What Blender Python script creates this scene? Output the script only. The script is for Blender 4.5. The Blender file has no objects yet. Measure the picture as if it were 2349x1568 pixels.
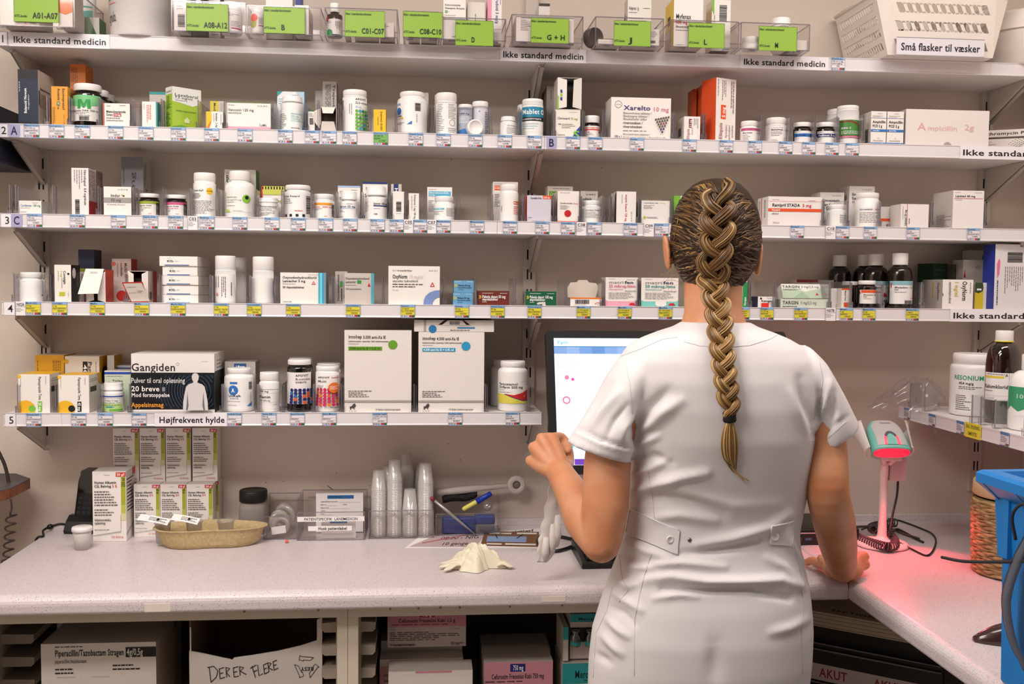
import bpy, math, random
from mathutils import Vector, Matrix
random.seed(7)
SC = bpy.context.scene
COL = SC.collection
R = math.radians
# ---------------------------------------------------------------- camera
IW, IH, FPX = 2349, 1568, 2280.6
YAW, PIT, ROL = .0904, -.0543, .0094
CAM = Vector((0, -2.5327, 1.513))
_f = Vector((math.sin(YAW)*math.cos(PIT), math.cos(YAW)*math.cos(PIT), math.sin(PIT)))
_r0 = Vector((math.cos(YAW), -math.sin(YAW), 0))
_u0 = _r0.cross(_f)
_r = _r0*math.cos(ROL) + _u0*math.sin(ROL)
_u = _u0*math.cos(ROL) - _r0*math.sin(ROL)
cd = bpy.data.cameras.new('camera')
cd.sensor_width = 36.0
cd.lens = 36.0*FPX/IW
cd.clip_start = .05
cam = bpy.data.objects.new('camera', cd)
cam.matrix_world = Matrix(((_r.x, _u.x, -_f.x, CAM.x), (_r.y, _u.y, -_f.y, CAM.y), (_r.z, _u.z, -_f.z, CAM.z), (0, 0, 0, 1)))
COL.objects.link(cam)
SC.camera = cam
# ---------------------------------------------------------------- world, lamps, exposure
SC.view_settings.view_transform = 'Standard'
SC.view_settings.look = 'None'
SC.view_settings.gamma = 1
SC.view_settings.exposure = .32
wd = bpy.data.worlds.new('world')
SC.world = wd
wd.use_nodes = True
wd.node_tree.nodes['Background'].inputs[0].default_value = (1, .90, .84, 1)
wd.node_tree.nodes['Background'].inputs[1].default_value = .10
def area(name, loc, sx, sy, power, col, rot=(0, 0, 0)):
    l = bpy.data.lights.new(name, 'AREA')
    l.shape = 'RECTANGLE'
    l.size, l.size_y, l.energy, l.color = sx, sy, power, col
    o = bpy.data.objects.new(name, l)
    o.location = loc
    o.rotation_euler = rot
    COL.objects.link(o)
WARM = (1, .945, .915)
LAMPS = [(-.55, -1.25, 14.5), (1.0, -1.0, 7.5), (-1.0, -1.9, 17.5)]
SC.cycles.transparent_max_bounces = 24
for lx, ly, pw in LAMPS:
    area('ceiling_lamp_light', (lx, ly, 2.615), 1.1, .28, pw, WARM)

# ---------------------------------------------------------------- pixel -> place helpers
def ray(px, py):
    return _f + _r*((px-IW/2)/FPX) - _u*((py-IH/2)/FPX)
def atY(px, py, y):
    d = ray(px, py)
    return CAM + d*((y-CAM.y)/d.y)
def atZ(px, py, z):
    d = ray(px, py)
    return CAM + d*((z-CAM.z)/d.z)
def atX(px, py, x):
    d = ray(px, py)
    return CAM + d*((x-CAM.x)/d.x)

# ---------------------------------------------------------------- materials
_M = {}
def lin(h):
    out = []
    for i in (0, 2, 4):
        c = int(h[i:i+2], 16)/255
        out.append(c/12.92 if c <= .04045 else ((c+.055)/1.055)**2.4)
    return (*out, 1)
def mat(name, hexcol, rough=.5, metal=0, spec=.5, emit=None, estr=0, noise=None, bump=None, sss=0, coat=0):
    if name in _M:
        return _M[name]
    m = bpy.data.materials.new(name)
    m.use_nodes = True
    nt = m.node_tree
    b = nt.nodes['Principled BSDF']
    b.inputs['Base Color'].default_value = lin(hexcol)
    b.inputs['Roughness'].default_value = rough
    b.inputs['Metallic'].default_value = metal
    b.inputs['Specular IOR Level'].default_value = spec
    if coat:
        b.inputs['Coat Weight'].default_value = coat
    if sss:
        b.inputs['Subsurface Weight'].default_value = sss
        b.inputs['Subsurface Radius'].default_value = (.012, .005, .003)
    if emit:
        b.inputs['Emission Color'].default_value = lin(emit)
        b.inputs['Emission Strength'].default_value = estr
    tc = nt.nodes.new('ShaderNodeTexCoord')
    if noise:                       # (scale, other colour, lo, hi)
        n = nt.nodes.new('ShaderNodeTexNoise')
        n.inputs['Scale'].default_value = noise[0]
        n.inputs['Detail'].default_value = 4
        rp = nt.nodes.new('ShaderNodeValToRGB')
        rp.color_ramp.elements[0].position = noise[2]
        rp.color_ramp.elements[1].position = noise[3]
        rp.color_ramp.elements[0].color = lin(hexcol)
        rp.color_ramp.elements[1].color = lin(noise[1])
        nt.links.new(tc.outputs['Object'], n.inputs['Vector'])
        nt.links.new(n.outputs['Fac'], rp.inputs['Fac'])
        nt.links.new(rp.outputs['Color'], b.inputs['Base Color'])
    if bump:                        # (scale, strength, distance)
        n2 = nt.nodes.new('ShaderNodeTexNoise')
        n2.inputs['Scale'].default_value = bump[0]
        n2.inputs['Detail'].default_value = 3
        bp = nt.nodes.new('ShaderNodeBump')
        bp.inputs['Strength'].default_value = bump[1]
        bp.inputs['Distance'].default_value = bump[2]
        nt.links.new(tc.outputs['Object'], n2.inputs['Vector'])
        nt.links.new(n2.outputs['Fac'], bp.inputs['Height'])
        nt.links.new(bp.outputs['Normal'], b.inputs['Normal'])
    _M[name] = m
    return m
def clear(name, tint, refl=.08, rough=.08, milk=0, milkcol='E8E4E0'):
    """thin clear plastic: transparent, a little gloss, optionally milky"""
    if name in _M:
        return _M[name]
    m = bpy.data.materials.new(name)
    m.use_nodes = True
    nt = m.node_tree
    nt.nodes.clear()
    out = nt.nodes.new('ShaderNodeOutputMaterial')
    tr = nt.nodes.new('ShaderNodeBsdfTransparent')
    tr.inputs[0].default_value = lin(tint)
    gl = nt.nodes.new('ShaderNodeBsdfGlossy')
    gl.inputs['Roughness'].default_value = rough
    fr = nt.nodes.new('ShaderNodeLayerWeight')
    fr.inputs[0].default_value = .25
    mp = nt.nodes.new('ShaderNodeMapRange')
    mp.inputs['To Min'].default_value = refl*.5
    mp.inputs['To Max'].default_value = min(1, refl*5)
    nt.links.new(fr.outputs['Facing'], mp.inputs['Value'])
    mx = nt.nodes.new('ShaderNodeMixShader')
    nt.links.new(mp.outputs[0], mx.inputs[0])
    nt.links.new(tr.outputs[0], mx.inputs[1])
    nt.links.new(gl.outputs[0], mx.inputs[2])
    last = mx
    if milk:
        df = nt.nodes.new('ShaderNodeBsdfDiffuse')
        df.inputs[0].default_value = lin(milkcol)
        tl = nt.nodes.new('ShaderNodeBsdfTranslucent')
        tl.inputs[0].default_value = lin(milkcol)
        m0 = nt.nodes.new('ShaderNodeMixShader')
        m0.inputs[0].default_value = .4
        nt.links.new(df.outputs[0], m0.inputs[1])
        nt.links.new(tl.outputs[0], m0.inputs[2])
        m2 = nt.nodes.new('ShaderNodeMixShader')
        m2.inputs[0].default_value = milk
        nt.links.new(mx.outputs[0], m2.inputs[1])
        nt.links.new(m0.outputs[0], m2.inputs[2])
        last = m2
    nt.links.new(last.outputs[0], out.inputs[0])
    _M[name] = m
    return m
PAL = dict(w='F1ECE6', k='17161A', n='1B2A4A', g='8C8884', r='D2262E', G='2E9A3C', l='A6C83A', y='F2C21E', o='EE7A22', b='2F74C0', t='1E9C9C',
           p='C43A78', P='EFA9BE', B='6FB0E0', d='56524E', e='C9C2BA', N='24346E', m='8E2A22', D='0F6A3C', v='4B3A8C', c='7ED0C8', O='E8562A', L='DDE9B0', Y='E6D93A', q='B3BFDA', S='A8C4E8', z='5E7A52', x='F0E6B0', W='FFFFFF', f='B9B3AC', h='6E4A34', i='E8A030')
def pm(c):
    """print colours on cartons and labels"""
    h = PAL.get(c, c)
    return mat('print_'+h, h, .45)
M_WALL = mat('wall_paint', 'DCCFC2', .8, bump=(260, .05, .002))
M_SHELF = mat('shelf_white', 'E6E1DE', .45)
M_STRIP = mat('label_holder', 'E4E0E2', .28)
M_METAL = mat('upright_metal', 'D2C8BE', .4)
M_DARK = mat('dark_slot', '0B0A0A', .8)
M_CLEAR = clear('clear_plastic', 'FCFBFB', .07)
M_CLEAR2 = clear('clear_divider', 'F7F6F7', .12, .12, .05)
M_EDGE = clear('clear_edge', 'DAD7DE', .22, .15, .22, 'C8C4CC')
M_AMBER = mat('amber_glass', '2A130A', .08, spec=.6, coat=.3)
M_BLACK = mat('black_plastic', '101012', .4)
M_WCAP = mat('white_plastic', 'F4F1EE', .38)
M_BOTTLE = mat('white_bottle', 'F2EFEC', .35)

# ---------------------------------------------------------------- mesh builder
class MB:
    def __init__(s):
        s.v, s.f, s.mi, s.ms, s.sm = [], [], [], [], []
    def m(s, material):
        if material not in s.ms:
            s.ms.append(material)
        return s.ms.index(material)
    def add(s, vs, fs, material, smooth=False, M=None):
        k = len(s.v)
        i = s.m(material)
        s.v += [tuple(M @ Vector(p)) if M else tuple(p) for p in vs]
        for f in fs:
            s.f.append(tuple(k+a for a in f))
            s.mi.append(i)
            s.sm.append(smooth)
    def box(s, x0, y0, z0, x1, y1, z1, material, M=None):
        v = [(x, y, z) for z in (z0, z1) for y in (y0, y1) for x in (x0, x1)]
        s.add(v, [(0, 2, 3, 1), (4, 5, 7, 6), (0, 1, 5, 4), (2, 6, 7, 3), (1, 3, 7, 5), (0, 4, 6, 2)], material, False, M)
    def prism(s, pts, ax, a, b, material, M=None, smooth=False):
        """extrude a 2d outline along axis ax (0,1,2) from a to b"""
        def P(p, t):
            q = list(p)
            q.insert(ax, t)
            return tuple(q)
        n = len(pts)
        v = [P(p, a) for p in pts]+[P(p, b) for p in pts]
        s.add(v, [tuple(range(n))[::-1], tuple(range(n, 2*n))], material, False, M)
        s.add(v, [(i, (i+1) % n, n+(i+1) % n, n+i) for i in range(n)], material, smooth, M)
    def lathe(s, prof, material, n=32, M=None, a0=0, a1=2*math.pi, flute=None, cap=True):
        full = abs(a1-a0-2*math.pi) < 1e-6
        k = n if full else n+1
        v, f = [], []
        for j, (r, z) in enumerate(prof):
            for i in range(k):
                a = a0+(a1-a0)*i/n
                rr = r*(1+(flute[1]*(1 if (i//flute[0]) % 2 else -1) if flute and flute[2] <= j <= flute[3] else 0))
                v.append((rr*math.cos(a), rr*math.sin(a), z))
        for j in range(len(prof)-1):
            for i in range(n):
                i2 = (i+1) % k if full else i+1
                f.append((j*k+i, j*k+i2, (j+1)*k+i2, (j+1)*k+i))
        s.add(v, f, material, True, M)
        if cap and full:
            if prof[0][0] > 1e-6:
                s.add(v[:k], [tuple(range(k))[::-1]], material, False, M)
            if prof[-1][0] > 1e-6:
                s.add(v[-k:], [tuple(range(k))], material, False, M)
    def tube(s, pts, rad, material, n=8, closed=False):
        pts = [Vector(p) for p in pts]
        rs = rad if isinstance(rad, (list, tuple)) else [rad]*len(pts)
        v, f = [], []
        nrm = None
        m = len(pts)
        for i, p in enumerate(pts):
            a = pts[max(i-1, 0)]
            b = pts[min(i+1, m-1)]
            t = (b-a).normalized() if (b-a).length > 1e-9 else Vector((0, 0, 1))
            if nrm is None:
                nrm = t.orthogonal().normalized()
            nrm = (nrm - t*nrm.dot(t))
            nrm = nrm.normalized() if nrm.length > 1e-9 else t.orthogonal().normalized()
            bn = t.cross(nrm)
            for k in range(n):
                a = 2*math.pi*k/n
                v.append(p+(nrm*math.cos(a)+bn*math.sin(a))*rs[i])
        for i in range(m-1):
            for k in range(n):
                f.append((i*n+k, i*n+(k+1) % n, (i+1)*n+(k+1) % n, (i+1)*n+k))
        f.append(tuple(range(n))[::-1])
        f.append(tuple(range((m-1)*n, m*n)))
        s.add(v, f, material, True)
    def loft(s, rings, material, smooth=True, M=None, caps=True):
        n = len(rings[0])
        v = [p for r in rings for p in r]
        f = [(j*n+i, j*n+(i+1) % n, (j+1)*n+(i+1) % n, (j+1)*n+i) for j in range(len(rings)-1) for i in range(n)]
        if caps:
            f += [tuple(range(n))[::-1], tuple(range((len(rings)-1)*n, len(rings)*n))]
        s.add(v, f, material, smooth, M)
    def grid(s, fn, nu, nv, material, smooth=True):
        v = [fn(i/nu, j/nv) for j in range(nv+1) for i in range(nu+1)]
        f = [(j*(nu+1)+i, j*(nu+1)+i+1, (j+1)*(nu+1)+i+1, (j+1)*(nu+1)+i) for j in range(nv) for i in range(nu)]
        s.add(v, f, material, smooth)
    def build(s, name, parent=None, loc=None, rz=0, rot=None):
        me = bpy.data.meshes.new(name)
        me.from_pydata(s.v, [], s.f)
        for m in s.ms:
            me.materials.append(m)
        me.polygons.foreach_set('material_index', s.mi)
        me.polygons.foreach_set('use_smooth', s.sm)
        me.update()
        o = bpy.data.objects.new(name, me)
        COL.objects.link(o)
        if parent:
            o.parent = parent
        if loc is not None:
            o.location = loc
        o.rotation_euler = rot if rot else (0, 0, rz)
        return o
def bez(pts, n=8):
    """smooth curve (Catmull-Rom) through points"""
    P = [Vector(p) for p in pts]
    P = [P[0]*2-P[1]]+P+[P[-1]*2-P[-2]]
    out = []
    for i in range(1, len(P)-2):
        a, b, c, d = P[i-1:i+3]
        for k in range(n):
            t = k/n
            out.append(.5*((2*b)+(c-a)*t+(2*a-5*b+4*c-d)*t*t+(3*b-a-3*c+d)*t**3))
    out.append(P[-2])
    return out
ITEMS = []
def tag(o, label, cat, group=None, kind=None):
    o['label'] = label
    o['category'] = cat
    if group:
        o['group'] = group
    if kind:
        o['kind'] = kind
    return o
def struct(o):
    o['kind'] = 'structure'
    return o
def empty(name, loc, rz=0, rot=None):
    o = bpy.data.objects.new(name, None)
    o.empty_display_size = .02
    o.location = loc
    o.rotation_euler = rot if rot else (0, 0, rz)
    COL.objects.link(o)
    return o

# ---------------------------------------------------------------- lettering
_G = {}
_tc = bpy.data.curves.new('lettering', 'FONT')
_tc.resolution_u = 2
_to = bpy.data.objects.new('lettering', _tc)
COL.objects.link(_to)
def _raw(body, bold):
    _tc.body = body
    _tc.offset = .019 if bold else .005
    dg = bpy.context.evaluated_depsgraph_get()
    dg.update()
    me = _to.evaluated_get(dg).to_mesh()
    vs = [(v.co.x, v.co.y) for v in me.vertices]
    fs = [tuple(p.vertices) for p in me.polygons]
    _to.evaluated_get(dg).to_mesh_clear()
    return vs, fs
def _w(vs):
    return max(x for x, y in vs)-min(x for x, y in vs) if vs else 0
def glyph(c, bold):
    k = (c, bold)
    if k not in _G:
        vs, fs = _raw(c, bold)
        if c == ' ':
            adv = .28
        else:
            adv = _w(_raw(c+c, bold)[0])-_w(vs)
        _G[k] = (vs, fs, adv)
    return _G[k]
def text_geo(body, bold=False):
    """2d vertices and faces of a line, cap height 1, start x=0; and its width"""
    x = 0
    V, Fc = [], []
    for c in body:
        vs, fs, adv = glyph(c, bold)
        k = len(V)
        V += [((a+x)/.69, b/.69) for a, b in vs]
        Fc += [tuple(k+i for i in f) for f in fs]
        x += adv*(1.06 if bold else 1.0)
    return V, Fc, x/.69

def slab(mb, pts, S, e, m):
    """filled outline; on a wrapped label it is cut into narrow upright slices"""
    if not S.curved:
        mb.add([S(u, v, e) for u, v in pts], [tuple(range(len(pts)))[::-1]], m)
        return
    def cut(P, a, keep):
        out = []
        for (u0, v0), (u1, v1) in zip(P, P[1:]+P[:1]):
            k0, k1 = (u0-a)*keep >= 0, (u1-a)*keep >= 0
            if k0:
                out.append((u0, v0))
            if k0 != k1:
                t = (a-u0)/(u1-u0)
                out.append((a, v0+(v1-v0)*t))
        return out
    lo, hi = min(u for u, v in pts), max(u for u, v in pts)
    n = max(1, int((hi-lo)/.05))
    for i in range(n):
        P = cut(cut(list(pts), lo+(hi-lo)*i/n, 1), lo+(hi-lo)*(i+1)/n, -1)
        if len(P) > 2:
            mb.add([S(u, v, e) for u, v in P], [tuple(range(len(P)))[::-1]], m)
def printing(mb, ops, S, asp, eps0=.0003, step=.00012, scale=1.0):
    """draw a list of print ops on a face. S(u, v, e) -> 3d point (v runs down), asp = face width / height"""
    e = eps0
    for op in ops:
        e += step
        t = op[0]
        if t == 'r':
            _, u0, v0, u1, v1, c = op
            nn = max(1, int(abs(u1-u0)*12)) if S.curved else 1
            vs = [S(u0+(u1-u0)*i/nn, v, e) for v in (v0, v1) for i in range(nn+1)]
            mb.add(vs, [(nn+1+i, nn+2+i, i+1, i) for i in range(nn)], pm(c), S.curved)
        elif t == 'p':
            _, pts, c = op
            slab(mb, pts, S, e, pm(c))
        elif t == 'o':
            _, u, v, r, c = op[:5]
            n = 20
            slab(mb, [(u+r*math.cos(6.2832*i/n), v-r*asp*math.sin(6.2832*i/n)) for i in range(n)], S, e, pm(c))
        elif t == 'ring':
            _, u, v, r, r2, c = op
            n = 28
            vs = [S(u+q*math.cos(6.2832*i/n), v-q*asp*math.sin(6.2832*i/n), e) for q in (r2, r) for i in range(n)]
            mb.add(vs, [(i, (i+1) % n, n+(i+1) % n, n+i) for i in range(n)][::-1] and [(i, n+i, n+(i+1) % n, (i+1) % n) for i in range(n)], pm(c))
        elif t == 'b':
            _, u0, v0, u1, v1 = op[:5]
            rnd = random.Random(3)
            vert = len(op) > 5
            x = u0 if not vert else v0
            end = u1 if not vert else v1
            tot = end-x
            while x < end:
                w = tot*rnd.choice((.015, .03, .045))
                q = (x, v0, min(x+w, end), v1) if not vert else (u0, x, u1, min(x+w, end))
                mb.add([S(q[0], q[3], e), S(q[2], q[3], e), S(q[2], q[1], e), S(q[0], q[1], e)], [(0, 1, 2, 3)], pm('k'))
                x += w+tot*rnd.choice((.015, .03))
        elif t == 'n':                                # rows of tiny print
            _, u0, v0, u1, v1, nl, c = op[:7]
            rnd = random.Random(int(u0*1000+v1*777+nl))
            vert = len(op) > 7
            L0, L1 = (v0, v1) if not vert else (u0, u1)
            hgt = (L1-L0)/nl
            for k in range(nl):
                a, b = (u0, u1) if not vert else (v0, v1)
                b2 = a+(b-a)*rnd.uniform(.55, 1)
                x = a
                y = L0+hgt*(k+.28)
                while x < b2:
                    w = (b-a)*rnd.uniform(.05, .16)
                    xe = min(x+w, b2)
                    q = (x, y, xe, y+hgt*.36) if not vert else (y, x, y+hgt*.36, xe)
                    mb.add([S(q[0], q[3], e), S(q[2], q[3], e), S(q[2], q[1], e), S(q[0], q[1], e)], [(0, 1, 2, 3)], pm(c))
                    x = xe+(b-a)*.025
        elif t in 'tT':                               # ('t', u, v_mid, cap height, text, colour, width or None, rotation)
            u, v, h, body, c = op[1:6]
            wd_ = op[6] if len(op) > 6 else None
            rot = op[7] if len(op) > 7 else 0
            V, Fc, w = text_geo(body, t == 'T')
            if not V:
                continue
            if rot == 0:
                sx = (h/asp) if wd_ is None else wd_/w
                vs = [S(u+x*sx, v+h/2-y*h, e) for x, y in V]
            else:                                     # h is then a share of the width, wd_ a share of the height
                sv = (h*asp) if wd_ is None else wd_/w
                if rot == 90:                         # reads upwards
                    vs = [S(u+h/2-y*h, v-x*sv, e) for x, y in V]
                elif rot == -90:                      # reads downwards
                    vs = [S(u-h/2+y*h, v+x*sv, e) for x, y in V]
                else:                                 # upside down
                    sx = (h/asp) if wd_ is None else wd_/w
                    vs = [S(u-x*sx, v-h/2+y*h, e) for x, y in V]
            mb.add(vs, Fc, pm(c))
class Flat:
    """a flat face: origin top-left, U and V edge vectors, normal"""
    curved = False
    def __init__(s, o, U, V):
        s.o, s.U, s.V = Vector(o), Vector(U), Vector(V)
        s.n = s.V.cross(s.U).normalized()
    def __call__(s, u, v, e):
        return s.o+s.U*u+s.V*v+s.n*e
class Cyl:
    """a wrapped label: facing -y, angle span, radius, top and bottom"""
    curved = True
    def __init__(s, r, ztop, zbot, span, turn=0):
        s.r, s.a, s.b, s.sp, s.tn = r, ztop, zbot, span, turn
    def __call__(s, u, v, e):
        a = -math.pi/2+s.tn+(u-.5)*s.sp
        return Vector(((s.r+e)*math.cos(a), (s.r+e)*math.sin(a), s.a+(s.b-s.a)*v))
# ================================================================ the room
ZB = {1: 2.038, 2: 1.837, 3: 1.638, 4: 1.441, 5: 1.189}
ZT = {k: z+.029 for k, z in ZB.items()}
ZC = .903                                  # counter top
XW = 1.62                                  # right wall
XL, XRT = -1.5, XW
def wallbox(name, *a, m=M_WALL):
    b = MB()
    b.box(*a, m)
    return struct(b.build(name))
wallbox('wall_back', XL-.1, 0, 0, XRT+.1, .1, 2.72)
wallbox('wall_left', XL-.1, -3.4, 0, XL, 0, 2.72)
wallbox('wall_right', XRT, -3.4, 0, XRT+.1, 0, 2.72)
wallbox('floor', XL-.1, -4.2, -.1, XRT+.1, .1, 0, m=mat('floor_vinyl', '8C867E', .5, noise=(9, '7A746C', .3, .7)))
wallbox('ceiling', XL-.1, -4.2, 2.72, XRT+.1, .1, 2.8, m=mat('ceiling_paint', 'E8E4DE', .9))
# small marks on the wall
mk = MB()
for px, py in ((1028, 1018), (848, 1113), (650, 1103), (610, 1106), (772, 1085), (690, 860), (1056, 1054), (2190, 930), (1380, 385), (812, 193), (1035, 365)):
    p = atY(px, py, 0)
    mk.box(p.x-.001, -.0006, p.z-.0012, p.x+.001, 0, p.z+.0012, pm('6A5038'))
p0, p1 = atY(751, 1113, 0), atY(765, 1123, 0)
mk.tube([(p0.x, -.0006, p0.z), (p1.x, -.0006, p1.z)], .0008, pm('k'), 5)
struct(mk.build('trim_1'))

# ceiling lamps
for i, (lx, ly, pw) in enumerate(LAMPS):
    t = empty('ceiling_lamp', (lx, ly, 2.72))
    tag(t, ['long ceiling lamp over the left of the counter', 'long ceiling lamp over the right of the counter', 'long ceiling lamp behind the nurse'][i], 'lamp', 'ceiling lamps')
    b = MB()
    b.box(-.6, -.17, -.07, .6, .17, 0, M_SHELF)
    b.build('housing', t)
    b = MB()
    b.box(-.57, -.15, -.08, .57, .15, -.071, mat('lamp_diffuser', 'FFFFFF', .6, emit='FFEFE2', estr=2.5))
    b.build('diffuser', t)

# ---------------------------------------------------------------- uprights with slots
def upright(cx, z0, zslot, label, skip=()):
    b = MB()
    w, d = .0155, .013
    b.box(cx-w, -d, z0, cx+w, 0, 2.35, M_METAL)
    k = -12
    while True:
        z = zslot-k*.05
        k += 1
        if z < z0+.03:
            break
        if z > 2.3:
            continue
        for sx in (-.0048, .0048):
            b.box(cx+sx-.0019, -d-.0003, z-.0125, cx+sx+.0019, -d+.001, z+.0125, M_DARK)
    # fixing screws
    for zs in (z0+.295, z0+.70):
        b.lathe([(0, -.0025), (.004, -.0025), (.0055, 0)], M_METAL, 14, Matrix.Translation((cx, -d-.0002, zs)) @ Matrix.Rotation(R(90), 4, 'X').inverted(), cap=False)
    o = b.build('shelf_upright')
    return tag(o, label, 'shelf upright', 'slotted shelf uprights')
UPR = [(-.921, 1.12, 1.8026), (.271, 1.115, 1.5478), (1.479, .98, 1.9995)]
upright(*UPR[0], 'slotted beige upright at the left end of the shelves')
upright(*UPR[1], 'slotted beige upright in the middle, left of the screen')
upright(*UPR[2], 'slotted beige upright at the right, behind the corner shelf')
NAMES5 = {1: 'the top shelf marked 1', 2: 'the shelf marked 2', 3: 'the shelf marked 3', 4: 'the shelf marked 4', 5: 'the short shelf marked 5'}
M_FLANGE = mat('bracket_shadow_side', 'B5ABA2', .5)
def bracket(cx, z, label, depth=.185, h=.085):
    b = MB()
    t = .0018
    tri = [(-depth, z-.0006), (-.0135, z-.0006), (-.0135, z-h), (-depth, z-.010)]
    b.prism([(y, zz) for y, zz in tri], 0, cx-t, cx+t, M_METAL)
    n = Vector((0, (h-.010), -(depth-.0135))).normalized()
    # folded lower edge
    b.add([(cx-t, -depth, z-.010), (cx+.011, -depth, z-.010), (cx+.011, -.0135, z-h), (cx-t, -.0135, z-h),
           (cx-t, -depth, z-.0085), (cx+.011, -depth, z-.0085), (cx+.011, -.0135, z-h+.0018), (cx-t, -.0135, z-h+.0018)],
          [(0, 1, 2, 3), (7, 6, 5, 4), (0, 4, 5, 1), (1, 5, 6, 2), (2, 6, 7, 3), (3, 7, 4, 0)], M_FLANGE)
    b.box(cx-.009, -.030, z-.0035, cx+.009, -.0135, z-.0006, M_METAL)
    o = b.build('shelf_bracket')
    tag(o, label, 'shelf bracket', 'triangular shelf brackets')
for k in (1, 2, 3, 4, 5):
    bracket(-.921, ZB[k], 'triangular beige bracket at the left end under '+NAMES5[k], .178)
    bracket(.271, ZB[k], 'triangular beige bracket in the middle under '+NAMES5[k], .185 if k < 5 else .12, .085 if k < 5 else .075)
    if k < 5:
        bracket(1.479, ZB[k], 'triangular beige bracket at the right end under '+NAMES5[k])
# ---------------------------------------------------------------- shelf boards with label holders
def board(x0, x1, z, label, strips):
    t = empty('shelf_board', ((x0+x1)/2, -.1, z))
    tag(t, label, 'shelf', 'white shelf boards')
    cx = (x0+x1)/2
    b = MB()
    b.box(x0-cx, -.0985, 0, x1-cx, .0985, .029, M_SHELF)
    b.build('panel', t)
    for s0, s1 in strips:
        b = MB()
        prof = [(-.0986, 0), (-.1035, 0), (-.1045, .0015), (-.1038, .003), (-.1030, .0045), (-.1030, .0278), (-.1046, .0300), (-.1046, .0312), (-.1020, .0312), (-.0986, .0295)]
        b.prism(prof, 0, s0-cx, s1-cx, M_STRIP)
        b.build('label_holder', t)
JX = .2835
for k in (1, 2, 3, 4):
    xj = atY({1: 1145, 2: 1250, 3: 1141, 4: 1140}[k], 400, -.2).x
    board(-.941, JX-.0006, ZB[k], 'left white board of '+NAMES5[k], [(-.941, min(xj, JX-.001)-.0004)])
    board(JX+.0006, 1.60, ZB[k], 'right white board of '+NAMES5[k], [(min(xj, JX-.001)+.0004, {2: 1.362, 3: 1.355, 4: 1.348, 1: 1.37}[k]-.0004), ({2: 1.362, 3: 1.355, 4: 1.348, 1: 1.37}[k], 1.60)])
board(-.941, JX-.0006, ZB[5], 'white board of the short shelf marked 5', [(-.941, -.815), (-.8146, JX-.0006)])
# corner shelf on the right wall
RSX = 1.25
RSZ = 1.184
t = empty('shelf_board', (RSX, -.7, RSZ))
tag(t, 'white corner shelf on the right wall under the big bottles', 'shelf', 'white shelf boards')
b = MB()
b.box(.002, -.85, 0, XW-RSX-.002, .66, .029, M_SHELF)
b.build('panel', t)
b = MB()
b.box(-.0035, -.85, 0, .0015, .66, .0305, M_STRIP)
b.box(-.0048, -.85, 0, -.0035, .66, .003, M_STRIP)
b.box(-.0048, -.85, .0278, -.0035, .66, .0312, M_STRIP)
b.build('label_holder', t)
b = MB()
p = atY(2225, 1008, -.02)
b.box(1.36, -.028, RSZ-.05, 1.395, 0, RSZ-.0005, M_METAL)
tag(b.build('shelf_bracket'), 'small beige bracket end under the corner shelf', 'shelf bracket', 'triangular shelf brackets')

# ---------------------------------------------------------------- worktops
def speckle(name):
    m = bpy.data.materials.new(name)
    m.use_nodes = True
    nt = m.node_tree
    bs = nt.nodes['Principled BSDF']
    bs.inputs['Roughness'].default_value = .36
    tc = nt.nodes.new('ShaderNodeTexCoord')
    base = lin('D4CACB')
    col = None
    for sc, thr, c in ((310, .13, 'A8949A'), (190, .085, '6E5658'), (120, .04, '3C2C30')):
        vo = nt.nodes.new('ShaderNodeTexVoronoi')
        vo.inputs['Scale'].default_value = sc
        nt.links.new(tc.outputs['Object'], vo.inputs['Vector'])
        mr = nt.nodes.new('ShaderNodeMath')
        mr.operation = 'LESS_THAN'
        mr.inputs[1].default_value = thr*1.6
        nt.links.new(vo.outputs['Distance'], mr.inputs[0])
        mx = nt.nodes.new('ShaderNodeMix')
        mx.data_type = 'RGBA'
        nt.links.new(mr.outputs[0], mx.inputs[0])
        if col is None:
            mx.inputs[6].default_value = base
        else:
            nt.links.new(col, mx.inputs[6])
        mx.inputs[7].default_value = lin(c)
        col = mx.outputs[2]
    nt.links.new(col, bs.inputs['Base Color'])
    return m
M_TOP = speckle('speckled_laminate')
CY = -.548                                  # front of the back worktop
CX = .895                                   # front of the right worktop
def roundprof(front, back, z, th, r, up):
    """section of a worktop: bullnose at the front, small upstand at the back"""
    p = []
    for i in range(7):
        a = R(90+15*i)
        p.append((front+r+r*math.cos(a), z-r+r*math.sin(a)))
    for i in range(7):
        a = R(180+15*i)
        p.append((front+.008+.008*math.cos(a), z-th+.008+.008*math.sin(a)))
    p += [(back, z-th), (back, z)]
    return p
b = MB()
b.prism(roundprof(CY, -.0005, ZC, .039, .020, .016), 0, -.912, CX-.0006, M_TOP)
for px in (560, 730, 895, 960, 1010, 1055, 1170, 1290):
    q = atY(px, 1392, CY)
    b.box(q.x-.002, CY-.0006, ZC-.0395, q.x+.002, CY+.004, ZC-.0375+.001*(px % 3), pm('5A3A2A'))
for px0, px1, py0, py1 in ((332, 391, 1387, 1403), (1243, 1297, 1367, 1380)):
    a, c = atY(px0, py1, CY), atY(px1, py0, CY)
    b.box(a.x, CY-.0007, max(a.z, ZC-.034), c.x, CY+.001, max(c.z, ZC-.018), pm('E4D8CC'))
tag(b.build('worktop'), 'speckled pale worktop with rounded edge along the back wall', 'worktop', 'speckled worktops')
b = MB()
prof = roundprof(CX, XW-.0005, ZC, .039, .020, .016)
b.prism(prof, 1, -1.75, -.0006, M_TOP)
tag(b.build('worktop'), 'speckled pale worktop running along the right wall toward the front', 'worktop', 'speckled worktops')

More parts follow.
